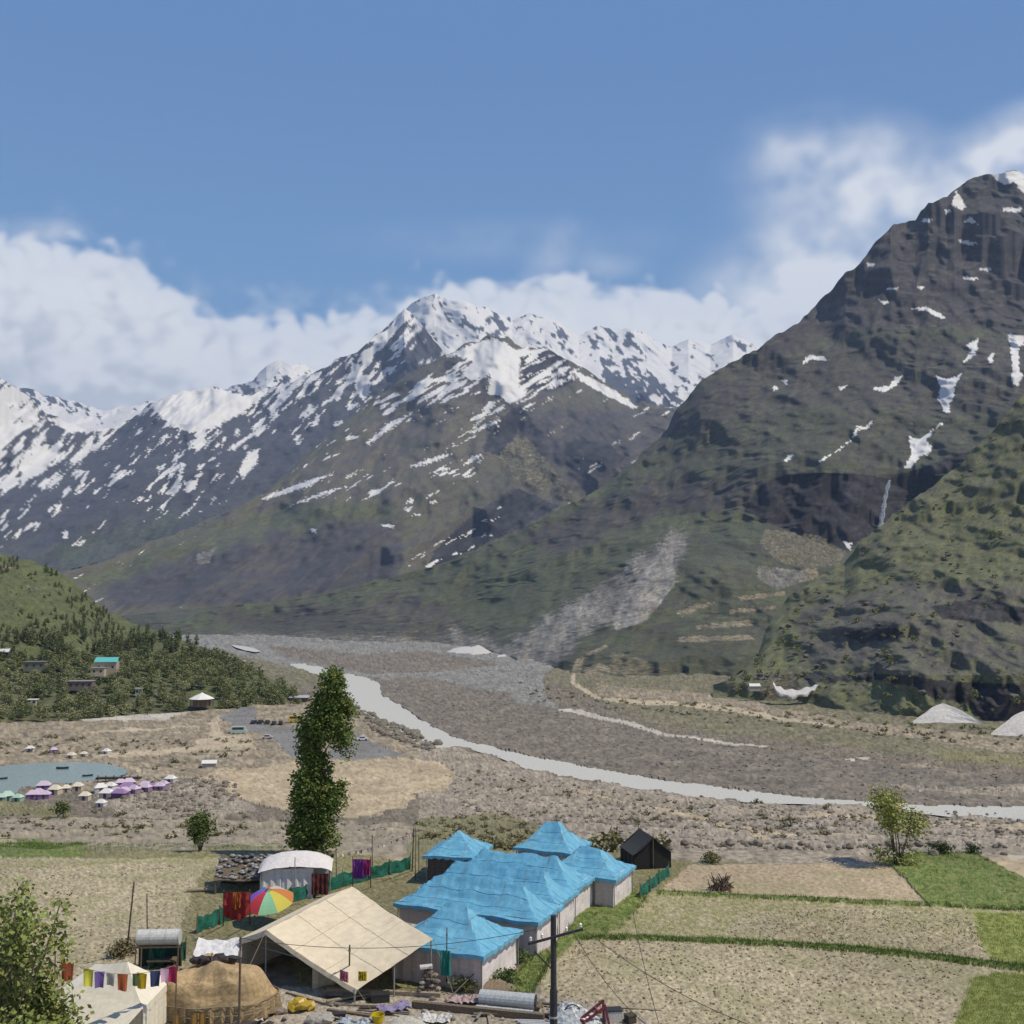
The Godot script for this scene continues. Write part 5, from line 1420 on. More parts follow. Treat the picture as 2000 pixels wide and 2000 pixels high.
	flag_line("prayer_flags", "string of large coloured flags across the ivory canopy", at(108, 1868, 47.5), at(345, 1884, 49.0), 0.55,
		[[0.10, Color(0.30, 0.075, 0.03), 1.15], [0.27, Color(0.62, 0.62, 0.08)], [0.36, Color(0.16, 0.11, 0.36)], [0.45, Color(0.62, 0.60, 0.60), 0.8], [0.55, Color(0.42, 0.12, 0.04)], [0.66, Color(0.05, 0.09, 0.03), 0.7], [0.71, Color(0.66, 0.48, 0.02)], [0.82, Color(0.03, 0.05, 0.14)], [0.90, Color(0.60, 0.40, 0.55), 0.8], [0.965, Color(0.45, 0.03, 0.10)]], 0.44, 0.68)

func build_props() -> void:
	var wood := paint("old_wood", Color(0.19, 0.145, 0.10), 0.95, 0.6, 0.6)
	var r := RandomNumberGenerator.new()
	r.seed = 19
	# umbrella
	var c := Vector3((533 - 1000) / FOCAL * 67.0, 0, -67.0)
	var t := thing("beach_umbrella", c, 0.0, "tilted umbrella with violet, red, mint and yellow panels", "umbrella")
	var top := Vector3(0.05, 2.1, 0.1)
	var cols := [Color(0.62, 0.55, 0.08), Color(0.30, 0.62, 0.38), Color(0.62, 0.05, 0.07), Color(0.30, 0.12, 0.52), Color(0.08, 0.22, 0.55), Color(0.65, 0.25, 0.03), Color(0.55, 0.5, 0.45), Color(0.55, 0.20, 0.05)]
	var tiltb := Basis(Vector3(1, 0, 0.15).normalized(), 0.30)
	for i in 8:
		var a0 := TAU * i / 8.0 + 0.25
		var s := Shape.new()
		s.sheet(5, 7, func(x: float, y: float) -> Vector3:
			var a := a0 + x * TAU / 8.0
			var rad := y * 1.5 * (1.0 - 0.06 * sin(x * PI))
			return top + tiltb * Vector3(cos(a) * rad, -0.62 * y * y - 0.12 * y - 0.03 * sin(x * PI) * y, sin(a) * rad), 0.006)
		var gore := put("panel", s, cloth("parasol %d" % i, cols[i], 0.5, 0.9, 0.5), t)
		s = Shape.new()
		s.tube(top + Vector3(0, -0.03, 0), top + tiltb * Vector3(cos(a0) * 1.45, -0.74, sin(a0) * 1.45), 0.01, 0.008, 4, false)
		put("rib", s, paint("grey_pole", Color(0.30, 0.29, 0.28), 0.6, 0.8), gore)
	var s := Shape.new()
	s.tube(Vector3(0, -0.2, -0.2), top + Vector3(0, 0.15, 0), 0.025)
	put("pole", s, paint("grey_pole", Color(0.30, 0.29, 0.28), 0.6, 0.8), t)
	# washing
	var z := 63.5
	hang("red_cloth", "crimson cloth with an orange middle hanging over the green fence", "cloth", at(437, 1744, z), at(487, 1742, z - 0.3), 1.55, cloth("crimson", Color(0.36, 0.025, 0.025), 0.5, 0.8, 0.7), 0.09, 0.22)
	hang("orange_cloth", "orange cloth draped over the middle of the crimson cloth", "cloth", at(455, 1743, z - 0.22), at(470, 1743, z - 0.3), 0.95, cloth("orange", Color(0.50, 0.13, 0.02), 0.5, 0.8, 0.7), 0.05, 0.15)
	post("short post holding the near end of the crimson cloth", g(436, 1806), at(437, 1740, z), 0.04)
	post("short post holding the umbrella end of the crimson cloth", g(488, 1803), at(488, 1738, z - 0.3), 0.04)
	z = 73.0
	hang("purple_cloth", "purple and magenta cloth hanging behind the peak of the marquee", "cloth", at(690, 1678, z), at(712, 1678, z - 0.2), 1.25, cloth("purple", Color(0.24, 0.04, 0.32), 0.6, 0.8, 0.7), 0.06)
	hang("magenta_cloth", "narrow magenta cloth hanging beside the purple cloth", "cloth", at(712, 1678, z - 0.2), at(723, 1679, z - 0.3), 1.0, cloth("magenta", Color(0.45, 0.03, 0.20), 0.6, 0.8, 0.7), 0.05)
	post("thin post holding the purple cloth", g(689, 1733), at(689, 1672, 73.0), 0.035)
	post("thin post holding the magenta cloth", g(724, 1732), at(724, 1673, 72.7), 0.035)
	net_fence("green net fence running behind the cream marquee to the blue tents", [[384, 1824], [428, 1806], [472, 1792], [520, 1778], [568, 1764], [622, 1748], [668, 1733], [716, 1720], [760, 1709], [801, 1699]], 0.95)
	net_fence("green net fence leading to the black tent", [[1250, 1756], [1268, 1742], [1287, 1727], [1306, 1712]], 0.85)
	net_fence("sagging green net fence between the white tank and the tarpaulin hut", [[292, 1892], [326, 1886], [362, 1876]], 1.05)
	# poles with small flags behind the fence
	flag_line("white_flags", "string of small white flags strung from the poplar to the reddish pole", at(606, 1668, 76.0), at(812, 1622, 77.0), 0.5, small_flags(r), 0.26, 0.24)
	post("thin pole standing between the white flags and the fence", g(727, 1708), at(727, 1630, 76.5), 0.035)
	post("reddish pole at the end of the string of white flags", g(805, 1700), at(808, 1618, 76.0), 0.045)
	post("thin pole with dark rags beside the blue pyramid tent", g(818, 1702), at(818, 1630, 76.0), 0.03)
	post("thin pole standing beside the purple cloth", g(657, 1716), at(656, 1640, 76.0), 0.03)
	post("thin leaning pole in the ploughed field by the white tank", g(247, 1858), at(262, 1722, 59.5), 0.05)
	post("straight thin pole beside the white tank", g(288, 1858), at(287, 1745, 60.5), 0.035)
	post("grey pole standing at the low corner of the marquee", g(682, 1926), at(683, 1846, 55.0), 0.05)
	post("green topped pole in front of the first blue tent", g(872, 1925), at(873, 1812, 55.0), 0.035)
	# bright rags at the marquee corner
	hang("yellow_rag", "yellow rag tied at the low corner of the marquee", "cloth", at(700, 1897, 54.2), at(716, 1897, 54.2), 0.45, cloth("yellow", Color(0.55, 0.42, 0.02), 0.5, 0.8, 0.6), 0.05)
	hang("pink_rag", "pink rag tied to the gable edge of the marquee", "cloth", at(664, 1893, 54.2), at(680, 1899, 54.2), 0.5, cloth("pink", Color(0.42, 0.14, 0.22), 0.5, 0.8, 0.6), 0.05)
	# shed roofed with stones
	c = g(473, 1742)
	t = thing("stone_shed", c, 0.1, "low shed with loose grey stones heaped on its roof", "shed")
	s = Shape.new()
	s.sheet(10, 6, func(x: float, y: float) -> Vector3: return Vector3((x - 0.5) * 3.7, lerpf(0.85, 1.75, y) + 0.05 * sin(x * 9.0), lerpf(0.4, -2.4, y)), 0.08)
	put("roof", s, wood, t)
	var greys := [paint("slate_a", Color(0.26, 0.255, 0.25), 0.9, 0.6, 0.5), paint("slate_b", Color(0.16, 0.155, 0.15), 0.9, 0.6, 0.5), paint("slate_c", Color(0.42, 0.41, 0.39), 0.9, 0.7, 0.5)]
	for i in 130:
		var x := r.randf()
		var y := r.randf()
		s = Shape.new()
		var k := r.randf_range(0.09, 0.21)
		s.blob(Vector3((x - 0.5) * 3.6, lerpf(0.85, 1.75, y) + 0.12, lerpf(0.35, -2.35, y)), Vector3(k, k * 0.5, k * 0.85), 0.25, r)
		put("stone", s, greys[r.randi() % 3], t)
	for e in [Vector3(-1.7, 0, 0.3), Vector3(1.7, 0, 0.3), Vector3(1.7, 0, -2.2), Vector3(-1.7, 0, -2.2)]:
		s = Shape.new()
		s.tube(e + Vector3(0, -0.1, 0), e + Vector3(0, 0.86 if e.z > 0.0 else 1.66, 0), 0.07)
		put("post", s, wood, t)
	s = Shape.new()
	s.sheet(14, 4, func(x: float, y: float) -> Vector3: return Vector3((x - 0.5) * 3.4, y * 1.5, -2.2 + 0.04 * sin(x * 30.0)), 0.03)
	put("back_wall", s, paint("dark_board", Color(0.05, 0.045, 0.04), 0.9, 0.7), t)
	var logs := thing("log", g(392, 1742), 0.0, "pale log lying beside the stone roofed shed", "log")
	s = Shape.new()
	s.tube(Vector3(-0.9, 0.14, 0.1), Vector3(0.9, 0.16, -0.1), 0.14, 0.11, 9)
	put("trunk", s, paint("pale_wood", Color(0.40, 0.33, 0.24), 0.9, 0.7, 0.7), logs)
	s = Shape.new()
	s.tube(Vector3(0.2, 0.2, 0.0), Vector3(0.5, 0.42, 0.15), 0.05, 0.03, 6)
	put("stub", s, paint("pale_wood", Color(0.40, 0.33, 0.24), 0.9, 0.7, 0.7), logs)
	# shelter with a rounded tin roof
	c = Vector3((327 - 1000) / FOCAL * 59.5, 0, -59.5)
	t = thing("water_tank", c, 0.05, "white cylindrical tank lying on a wooden stand hung with dark green cloth", "tank")
	var tin := paint("white_tin", Color(0.62, 0.62, 0.60), 0.45, 0.8, 1.0)
	s = Shape.new()
	s.tube(Vector3(-1.12, 1.62, 0), Vector3(1.12, 1.62, 0), 0.4, 0.4, 20)
	var barrel := put("barrel", s, tin, t)
	for x in [-1.08, -0.4, 0.4, 1.08]:
		s = Shape.new()
		s.tube(Vector3(x - 0.03, 1.62, 0), Vector3(x + 0.03, 1.62, 0), 0.415, 0.415, 20)
		put("hoop", s, paint("zinc", Color(0.45, 0.45, 0.45), 0.5, 0.9), barrel)
	s = Shape.new()
	s.box(Vector3(0, 1.2, 0.3), Vector3(2.4, 0.08, 0.1))
	s.box(Vector3(0, 1.2, -0.3), Vector3(2.4, 0.08, 0.1))
	put("cradle", s, wood, t)
	for e in [Vector3(-1.1, 0, 0.55), Vector3(1.1, 0, 0.55), Vector3(1.1, 0, -0.55), Vector3(-1.1, 0, -0.55), Vector3(-0.8, 0, 0.6)]:
		s = Shape.new()
		s.tube(e * Vector3(1, 1, 0.7), e * Vector3(1, 1, 0.6) + Vector3(0, 1.22, 0), 0.04)
		put("post", s, wood, t)
	s = Shape.new()
	s.sheet(12, 4, func(x: float, y: float) -> Vector3: return Vector3((x - 0.5) * 2.2, y * 1.18, -0.42 + 0.03 * sin(x * 30.0)), 0.01)
	put("back_cloth", s, paint("dark_green_cloth", Color(0.012, 0.05, 0.04), 0.85, 0.7), t)
	s = Shape.new()
	s.box(Vector3(0.2, 0.45, -0.1), Vector3(1.5, 0.08, 0.7))
	for e in [Vector3(-0.45, 0.2, 0.15), Vector3(0.85, 0.2, 0.15), Vector3(0.85, 0.2, -0.35), Vector3(-0.45, 0.2, -0.35)]:
		s.box(e, Vector3(0.06, 0.42, 0.06))
	put("bench", s, wood, t)
	# low store under a white sheet
	c = Vector3((437 - 1000) / FOCAL * 58.0, 0, -58.5)
	t = thing("sheeted_store", c, 0.1, "low store covered by a crumpled white sheet beside the marquee", "shed")
	s = Shape.new()
	s.sheet(20, 14, func(x: float, y: float) -> Vector3: return Vector3((x - 0.5) * 2.4, 1.62 - 0.35 * y + 0.10 * crease(x * 4.0, y * 4.0, 4.0) - 0.12 * sin(x * PI), lerpf(-0.9, 0.8, y)), 0.01)
	put("cover", s, cloth("white_sheet", Color(0.66, 0.65, 0.65), 0.0, 0.9, 1.0), t)
	s = Shape.new()
	s.sheet(18, 5, func(x: float, y: float) -> Vector3: return Vector3((x - 0.5) * 2.3, y * 1.22, 0.75 + 0.03 * sin(x * 33.0)), 0.01)
	put("front_cloth", s, cloth("dirty_sheet", Color(0.48, 0.44, 0.38), 0.0, 0.7, 0.8), t)
	for e in [Vector3(-1.15, 0, 0.78), Vector3(1.15, 0, 0.78), Vector3(1.15, 0, -0.85), Vector3(-1.15, 0, -0.85)]:
		s = Shape.new()
		s.tube(e, e + Vector3(0, 1.3 if e.z > 0.0 else 1.6, 0), 0.04)
		put("post", s, wood, t)
	# hut under a tan tarpaulin
	c = Vector3((438 - 1000) / FOCAL * 53.6, 0, -53.4)
	t = thing("tarpaulin_hut", c, 0.2, "round hut covered by a patched tan tarpaulin", "hut")
	var tan_ := cloth("tan_tarp", Color(0.50, 0.36, 0.19), 0.0, 0.7, 1.4)
	var side := cloth("tan_skirt", Color(0.42, 0.30, 0.155), 0.0, 0.6, 0.9)
	s = Shape.new()
	var girth := func(a: float) -> float: return 2.55 * (1.0 + 0.07 * sin(a * 2.0 + 0.6) + 0.05 * sin(a * 3.0) + 0.04 * sin(a * 7.0 + 1.0))
	s.sheet(60, 18, func(x: float, y: float) -> Vector3:
		var a := x * TAU
		var rad: float = girth.call(a) * pow(maxf(0.0, 1.0 - pow(y, 1.7)), 0.72)
		var lump := 1.15 * crease(cos(a) * 0.9 * (1.0 - y * 0.6), sin(a) * 0.9 * (1.0 - y * 0.6), 6.0) * sin(y * PI) + 0.2 * crease(cos(a) * 2.4 * (1.0 - y), sin(a) * 3.0 * (1.0 - y), 8.0) * sin(y * PI)
		return Vector3(cos(a) * rad * 1.04, 0.95 + 1.55 * pow(y, 0.9) + lump, sin(a) * rad * 0.84 + lump * 0.4))
	put("cover", s, tan_, t)
	s = Shape.new()
	s.sheet(90, 6, func(x: float, y: float) -> Vector3:
		var a := x * TAU
		var rad: float = girth.call(a) + (0.14 * sin(a * 31.0 + sin(a * 5.0) * 2.0) + 0.2 * crease(cos(a) * 1.5, sin(a) * 1.5, 3.0)) * (1.0 - y * 0.8)
		return Vector3(cos(a) * rad * 1.04, 0.18 + y * 0.79, sin(a) * rad * 0.84))
	put("skirt", s, side, t)
	for y in [0.55, 0.97]:
		s = Shape.new()
		for i in 48:
			var a := TAU * i / 48.0
			var b := TAU * (i + 1) / 48.0
			var ra: float = girth.call(a) * 1.03
			var rb: float = girth.call(b) * 1.03
			s.tube(Vector3(cos(a) * ra * 1.04, y, sin(a) * ra * 0.84), Vector3(cos(b) * rb * 1.04, y, sin(b) * rb * 0.84), 0.015, 0.015, 4, false)
		put("rope", s, paint("string", Color(0.25, 0.22, 0.18), 0.9, 1.0), t)
	s = Shape.new()
	s.sheet(5, 5, func(x: float, y: float) -> Vector3: return Vector3(0.35 + x * 0.62 + y * 0.1, 2.42 - y * 0.40 + 0.02 * crease(x, y, 1.0), 1.1 + y * 0.62), 0.02)
	put("patch", s, cloth("brown_patch", Color(0.10, 0.062, 0.045), 0.0, 0.7, 0.4), t)
	s = Shape.new()
	for i in 7:
		s.blob(Vector3(-0.9 + i * 0.27, 2.56 + 0.06 * sin(i * 2.0), 0.25 + 0.1 * sin(i * 3.0)), Vector3(0.32, 0.2, 0.3), 0.25, r)
	put("bundle", s, cloth("dark_bundle", Color(0.035, 0.025, 0.03), 0.0, 0.7, 0.5), t)
	s = Shape.new()
	s.tube(Vector3(-0.15, 0.2, 1.9), Vector3(-0.15, 2.9, 0.35), 0.03)
	put("pole", s, wood, t)
	for k2 in [[-0.9, 0.45], [-0.55, 0.5], [-1.7, 0.4]]:
		s = Shape.new()
		var xx: float = k2[0]
		s.sheet(4, 4, func(x: float, y: float) -> Vector3: return Vector3(xx + x * 0.3, 0.3 + y * 0.55, 2.34 - 0.12 * absf(xx + 0.9) + 0.03 * sin(x * 6.0)), 0.012)
		put("side_patch", s, cloth("ochre_patch", Color(0.30, 0.17, 0.035), 0.0, 0.7, 0.4), t)
	s = Shape.new()
	s.lathe(Vector3.ZERO, [[2.72, -0.1], [2.78, 0.2], [2.5, 0.24], [0.0, 0.24]], 28)
	put("plinth", s, paint("dark_stone", Color(0.07, 0.06, 0.055), 0.95, 0.6, 0.6), t)
	# power pole
	c = Vector3((1079 - 1000) / FOCAL * 44.0, 0, -44.0)
	t = thing("power_pole", c, 0.0, "dark steel power pole with a short cross arm", "pole")
	var steel := paint("dark_steel", Color(0.045, 0.048, 0.055), 0.55, 0.7, 0.8)
	s = Shape.new()
	s.tube(Vector3(0, -0.3, 0), Vector3(0, 4.4, 0), 0.15, 0.15, 12)
	put("lower_shaft", s, steel, t)
	s = Shape.new()
	s.tube(Vector3(0, 4.35, 0), Vector3(0, 7.25, 0), 0.12, 0.11, 12)
	put("upper_shaft", s, steel, t)
	s = Shape.new()
	s.beam(Vector3(-1.0, 6.18, 0.12), Vector3(1.15, 6.75, 0.12), 0.07, 0.09)
	var arm := put("cross_arm", s, steel, t)
	s = Shape.new()
	s.beam(Vector3(-0.75, 5.9, 0.1), Vector3(-0.05, 5.2, 0.1), 0.04, 0.05)
	put("brace", s, steel, t)
	for x in [-0.9, -0.45, 0.5, 1.05]:
		s = Shape.new()
		s.lathe(Vector3(x, 6.26 + (x + 1.0) * 0.265, 0.12), [[0.03, 0.0], [0.07, 0.05], [0.04, 0.1], [0.07, 0.14], [0.0, 0.2]], 8)
		put("insulator", s, paint("porcelain", Color(0.55, 0.52, 0.48), 0.3, 1.0), arm)
	s = Shape.new()
	s.tube(Vector3(0, 3.35, 0), Vector3(0, 3.42, 0), 0.165, 0.165, 12)
	put("band", s, paint("zinc", Color(0.45, 0.45, 0.45), 0.5, 0.9), t)
	var wire := paint("cable", Color(0.05, 0.042, 0.035), 0.7, 1.0)
	for e: Array in [["sagging cable from the cross arm down across the nearest field", at(1110, 1802, 43.8), at(1300, 2030, 33.0), 0.5], ["long cable slanting low over the nearest field to its edge", at(1150, 1822, 43.9), at(1500, 2015, 36.0), 0.35], ["thin stay wire hanging steeply over the nearest field", at(1236, 1782, 44.5), at(1296, 2030, 33.5), 0.25],
		["cable crossing in front of the marquee to the power pole", at(470, 1832, 46.0), at(1048, 1815, 43.8), 0.55]]:
		s = Shape.new()
		var a: Vector3 = e[1]
		var b: Vector3 = e[2]
		for i in 18:
			var p := a.lerp(b, i / 18.0) - Vector3(0, e[3] * 4.0 * (i / 18.0) * (1.0 - i / 18.0), 0) - a
			var q := a.lerp(b, (i + 1) / 18.0) - Vector3(0, e[3] * 4.0 * ((i + 1) / 18.0) * (1.0 - (i + 1) / 18.0), 0) - a
			s.tube(p, q, 0.013, 0.013, 5, false)
		var o := put("cable", s, wire)
		o.position = a
		tag(o, e[0], "cable")
	post("timber post at the white tank end of the overhead cable", on_ground(at(470, 1832, 46.0).x, -46.0), at(470, 1829, 46.0), 0.06)

func small_flags(r: RandomNumberGenerator) -> Array:
	var o := []
	for i in 17:
		var c := Color(0.62, 0.60, 0.52)
		if i > 12:
			c = Color(0.60, 0.42, 0.40)
		elif i % 5 == 3:
			c = Color(0.12, 0.10, 0.09)
		o.append([0.03 + i * 0.056 + r.randf_range(-0.012, 0.012), c, r.randf_range(0.7, 1.1)])
	return o

# ------------------------------------------------------------------ building yard in front of the camp
func timber(label: String, a: Vector3, b: Vector3, wide: float, tall: float, mat: Material, called := "timber_beam", category := "beam") -> void:
	var s := Shape.new()
	var mid := (a + b) * 0.5
	s.beam(a - mid, b - mid, wide, tall)
	var w := (b - a).normalized()
	for e: Vector3 in [a - mid, b - mid]:      # sawn, slightly rough ends
		s.box(e, Vector3(0.03, tall * 0.9, wide * 0.9), Basis(w, Vector3.UP, w.cross(Vector3.UP)))
	var o := put(called, s, mat)
	o.position = mid
	tag(o, label, category)

func gp(px: float, py: float, up := 0.0) -> Vector3:
	return g(px, py) + Vector3(0, up, 0)

func build_yard() -> void:
	var r := RandomNumberGenerator.new()
	r.seed = 23
	var dark := paint("dark_timber", Color(0.085, 0.065, 0.05), 0.9, 0.6, 0.7)
	var mid := paint("brown_timber", Color(0.22, 0.165, 0.115), 0.9, 0.6, 0.7)
	var pale := paint("pale_wood", Color(0.40, 0.33, 0.24), 0.9, 0.7, 0.7)
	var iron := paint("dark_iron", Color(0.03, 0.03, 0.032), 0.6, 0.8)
	timber("long heavy dark beam lying across the yard behind the power pole", gp(806, 1968, 0.16), gp(1062, 1994, 0.16), 0.26, 0.32, mid)
	timber("grey timber lying behind the long heavy beam", gp(1000, 1985, 0.1), gp(1170, 1992, 0.1), 0.16, 0.18, dark)
	timber("pale kerb timber along the open side of the marquee", gp(640, 1937, 0.1), gp(860, 1947, 0.1), 0.22, 0.2, pale)
	timber("dark plank lying before the pale kerb timber", gp(632, 1949, 0.05), gp(752, 1955, 0.05), 0.16, 0.1, dark, "plank", "plank")
	timber("pale plank lying in the middle of the yard", gp(640, 1962, 0.05), gp(790, 1968, 0.05), 0.2, 0.08, pale, "plank", "plank")
	timber("brown plank lying beside the yellow tub", gp(640, 1974, 0.05), gp(722, 1986, 0.05), 0.18, 0.09, mid, "plank", "plank")
	timber("long pale plank lying behind the yellow heap", gp(560, 1940, 0.06), gp(650, 1966, 0.06), 0.14, 0.08, pale, "plank", "plank")
	timber("thin rod leaning from the yard towards the weedy bush", gp(862, 1968, 0.05), gp(925, 1938, 0.9), 0.04, 0.04, mid, "wooden_rod", "rod")
	timber("red painted beam below the tarpaulin hut", gp(402, 1994, 0.3), gp(508, 1990, 0.3), 0.16, 0.18, paint("red_paint", Color(0.30, 0.035, 0.035), 0.6, 0.6, 0.5))
	timber("rust brown beam at the foot of the ivory canopy", gp(300, 2003, 0.15), gp(385, 1994, 0.15), 0.2, 0.2, paint("rust", Color(0.16, 0.06, 0.03), 0.9, 0.6, 0.4))
	var box := func(called: String, label: String, category: String, px: float, py: float, size: Vector3, turn: float, mat: Material) -> void:
		var t := thing(called, gp(px, py), turn, label, category)
		var s := Shape.new()
		s.box(Vector3(0, size.y * 0.5, 0), size)
		put("body", s, mat, t)
		s = Shape.new()
		s.box(Vector3(0, size.y + 0.03, 0), Vector3(size.x + 0.04, 0.06, size.z + 0.04))
		put("lid", s, iron if called == "white_block" else mat, t)
	box.call("dark_crate", "dark crate standing on the pale kerb timber side of the yard", "crate", 742, 1956, Vector3(0.9, 0.35, 0.5), 0.2, iron)
	box.call("tool_box", "black tool box lying near the brown plank", "box", 662, 1990, Vector3(0.6, 0.22, 0.3), 0.1, iron)
	box.call("white_block", "white block with a black top beside the red frame", "block", 1198, 1994, Vector3(0.75, 0.5, 0.5), 0.1, paint("whitewash", Color(0.62, 0.60, 0.56), 0.9, 0.8, 0.6))
	box.call("dark_box", "small dark brown box beyond the white block", "box", 1231, 1997, Vector3(0.42, 0.32, 0.4), 0.5, dark)
	# rolled metal sheets
	var tin := paint("tin", Color(0.55, 0.58, 0.58), 0.38, 0.7, 0.7)
	var n := 0
	for e: Array in [["thick roll of silver metal sheet lying by the dark green bush", 938, 1962, 1046, 1972, 0.36], ["thin roll of silver metal sheet lying in front of the thick roll", 930, 1976, 1042, 1987, 0.16]]:
		var a := gp(e[1], e[2], e[5])
		var b := gp(e[3], e[4], e[5])
		var t := thing("metal_roll", a - Vector3(0, e[5], 0), 0.0, e[0], "metal sheet", "rolled metal sheets")
		var s := Shape.new()
		var p := Vector3(0, e[5], 0)
		var q := b - a + p
		s.tube(p, q, e[5], e[5], 18, false)
		put("roll", s, tin, t)
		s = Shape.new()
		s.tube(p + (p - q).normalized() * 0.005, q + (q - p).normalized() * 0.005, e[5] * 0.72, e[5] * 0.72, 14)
		put("shade_core", s, iron, t)  # solid dark core, shade inside the roll given as colour
		for k in [0.3, 0.7]:
			s = Shape.new()
			s.tube(p.lerp(q, k), p.lerp(q, k + 0.02), e[5] * 1.02, e[5] * 1.02, 18)
			put("strap", s, paint("zinc", Color(0.45, 0.45, 0.45), 0.5, 0.9), t)
		n += 1
	var t := thing("silver_sheet", gp(1120, 1990), 0.1, "crumpled heap of silver sheeting behind the power pole", "sheeting")
	for i in 3:
		var s := Shape.new()
		s.sheet(16, 12, func(x: float, y: float) -> Vector3:
			return Vector3((x - 0.5) * 1.9 - 0.2 + i * 0.2, 0.08 + 0.62 * sin(x * PI) * sin(y * PI * 0.9 + 0.15) * (1.0 - 0.2 * i) + 0.16 * absf(crease(x * 5.0, y * 5.0, i)), (y - 0.5) * 1.3 + i * 0.25), 0.01)
		put("sheet", s, tin, t)
	t = thing("folded_metal_rack", gp(1158, 2002), 0.0, "folded dark red metal frame leaning beside the white block", "frame")
	var red := paint("dark_red_paint", Color(0.20, 0.03, 0.045), 0.55, 0.7, 0.5)
	for e: Array in [[Vector3(-0.95, 0.05, 0.2), Vector3(0.45, 1.02, -0.1)], [Vector3(-0.7, 0.05, 0.35), Vector3(0.6, 0.85, 0.05)], [Vector3(0.5, 0.0, 0.0), Vector3(0.48, 1.1, -0.1)], [Vector3(-0.6, 0.3, 0.2), Vector3(-0.4, 0.3, 0.4)], [Vector3(0.1, 0.78, 0.0), Vector3(0.2, 0.68, 0.2)], [Vector3(0.75, 0.0, 0.1), Vector3(0.55, 0.9, 0.0)]]:
		var s := Shape.new()
		s.beam(e[0], e[1], 0.09, 0.11)
		put("bar", s, red, t)
	# arched hose over the sheeting
	var s := Shape.new()
	for i in 14:
		var a := PI * i / 14.0
		var b := PI * (i + 1) / 14.0
		s.tube(Vector3(-cos(a) * 0.5, sin(a) * 0.75, 0), Vector3(-cos(b) * 0.5 + 0.02, sin(b) * 0.75, 0), 0.03, 0.03, 6, false)
	var hose := put("hose", s, iron)
	hose.position = gp(1118, 1996, 0.03)
	tag(hose, "black hose arching over the crumpled silver sheeting", "hose")
	# sacks and tubs
	t = thing("yellow_heap", gp(590, 1976), 0.0, "heap of crumpled yellow plastic beside the tarpaulin hut", "plastic")
	for i in 6:
		s = Shape.new()
		s.blob(Vector3(r.randf_range(-0.4, 0.4), 0.2 + 0.3 * (i / 6.0), r.randf_range(-0.3, 0.3)), Vector3(0.34, 0.22, 0.3), 0.35, r)
		put("bag", s, paint("yellow_plastic", Color(0.52, 0.36, 0.03), 0.45, 0.7, 0.3), t)
	t = thing("yellow_tub", gp(738, 1998), 0.0, "bright yellow tub standing in the yard", "tub")
	s = Shape.new()
	s.lathe(Vector3.ZERO, [[0.0, 0.0], [0.22, 0.0], [0.3, 0.36], [0.33, 0.4], [0.29, 0.4], [0.25, 0.1], [0.0, 0.1]], 16)
	put("body", s, paint("yellow_tub", Color(0.62, 0.47, 0.01), 0.4, 0.8, 0.4), t)
	s = Shape.new()
	for i in 8:
		var a := PI * i / 8.0
		var b := PI * (i + 1) / 8.0
		s.tube(Vector3(cos(a) * 0.31, 0.4 + sin(a) * 0.16, 0), Vector3(cos(b) * 0.31, 0.4 + sin(b) * 0.16, 0), 0.012, 0.012, 4, false)
	put("handle", s, iron, t)
	t = thing("white_sack", gp(922, 1908), 0.0, "bulging white sack standing against the first blue tent", "sack")
	s = Shape.new()
	s.lathe(Vector3.ZERO, [[0.0, 0.0], [0.38, 0.02], [0.46, 0.3], [0.44, 0.62], [0.3, 0.84], [0.1, 0.92], [0.0, 0.92]], 16, 0.08, 1.0)
	put("body", s, cloth("sack", Color(0.58, 0.50, 0.40), 0.0, 0.7, 0.5), t)
	s = Shape.new()
	s.lathe(Vector3(0, 0.9, 0), [[0.1, 0.0], [0.05, 0.06], [0.15, 0.2], [0.0, 0.16]], 10, 0.2, 0.0)
	put("tied_neck", s, cloth("sack", Color(0.58, 0.50, 0.40), 0.0, 0.7, 0.5), t)
	hang("teal_cloth", "teal cloth hanging on the pole before the first blue tent", "cloth", at(861, 1856, 55.2), at(880, 1857, 55.1), 1.2, cloth("teal", Color(0.02, 0.24, 0.20), 0.4, 0.8, 0.6), 0.05)
	# stack of rubble stones with a white slab
	var stones := [paint("stack_a", Color(0.33, 0.27, 0.22), 0.95, 0.6, 0.4), paint("stack_b", Color(0.24, 0.185, 0.15), 0.95, 0.6, 0.4), paint("stack_c", Color(0.44, 0.38, 0.31), 0.95, 0.6, 0.4)]
	t = thing("stone_stack", gp(836, 1942), 0.15, "rough stack of brown stones under a white slab at the marquee side", "stones")
	for j in 7:
		for i in 5 - j / 2:
			s = Shape.new()
			s.blob(Vector3((i - 2.0 + j * 0.28) * 0.24 + r.randf_range(-0.05, 0.05), 0.1 + j * 0.17, r.randf_range(-0.12, 0.12)), Vector3(0.17, 0.11, 0.2), 0.25, r)
			put("stone", s, stones[r.randi() % 3], t)
	s = Shape.new()
	s.box(Vector3(-0.1, 1.34, 0), Vector3(0.62, 0.1, 0.4), Basis(Vector3(0, 0, 1), 0.05))
	put("slab", s, paint("whitewash", Color(0.62, 0.60, 0.56), 0.9, 0.8, 0.6), t)
	# loose rubble below the tarpaulin hut
	n = 0
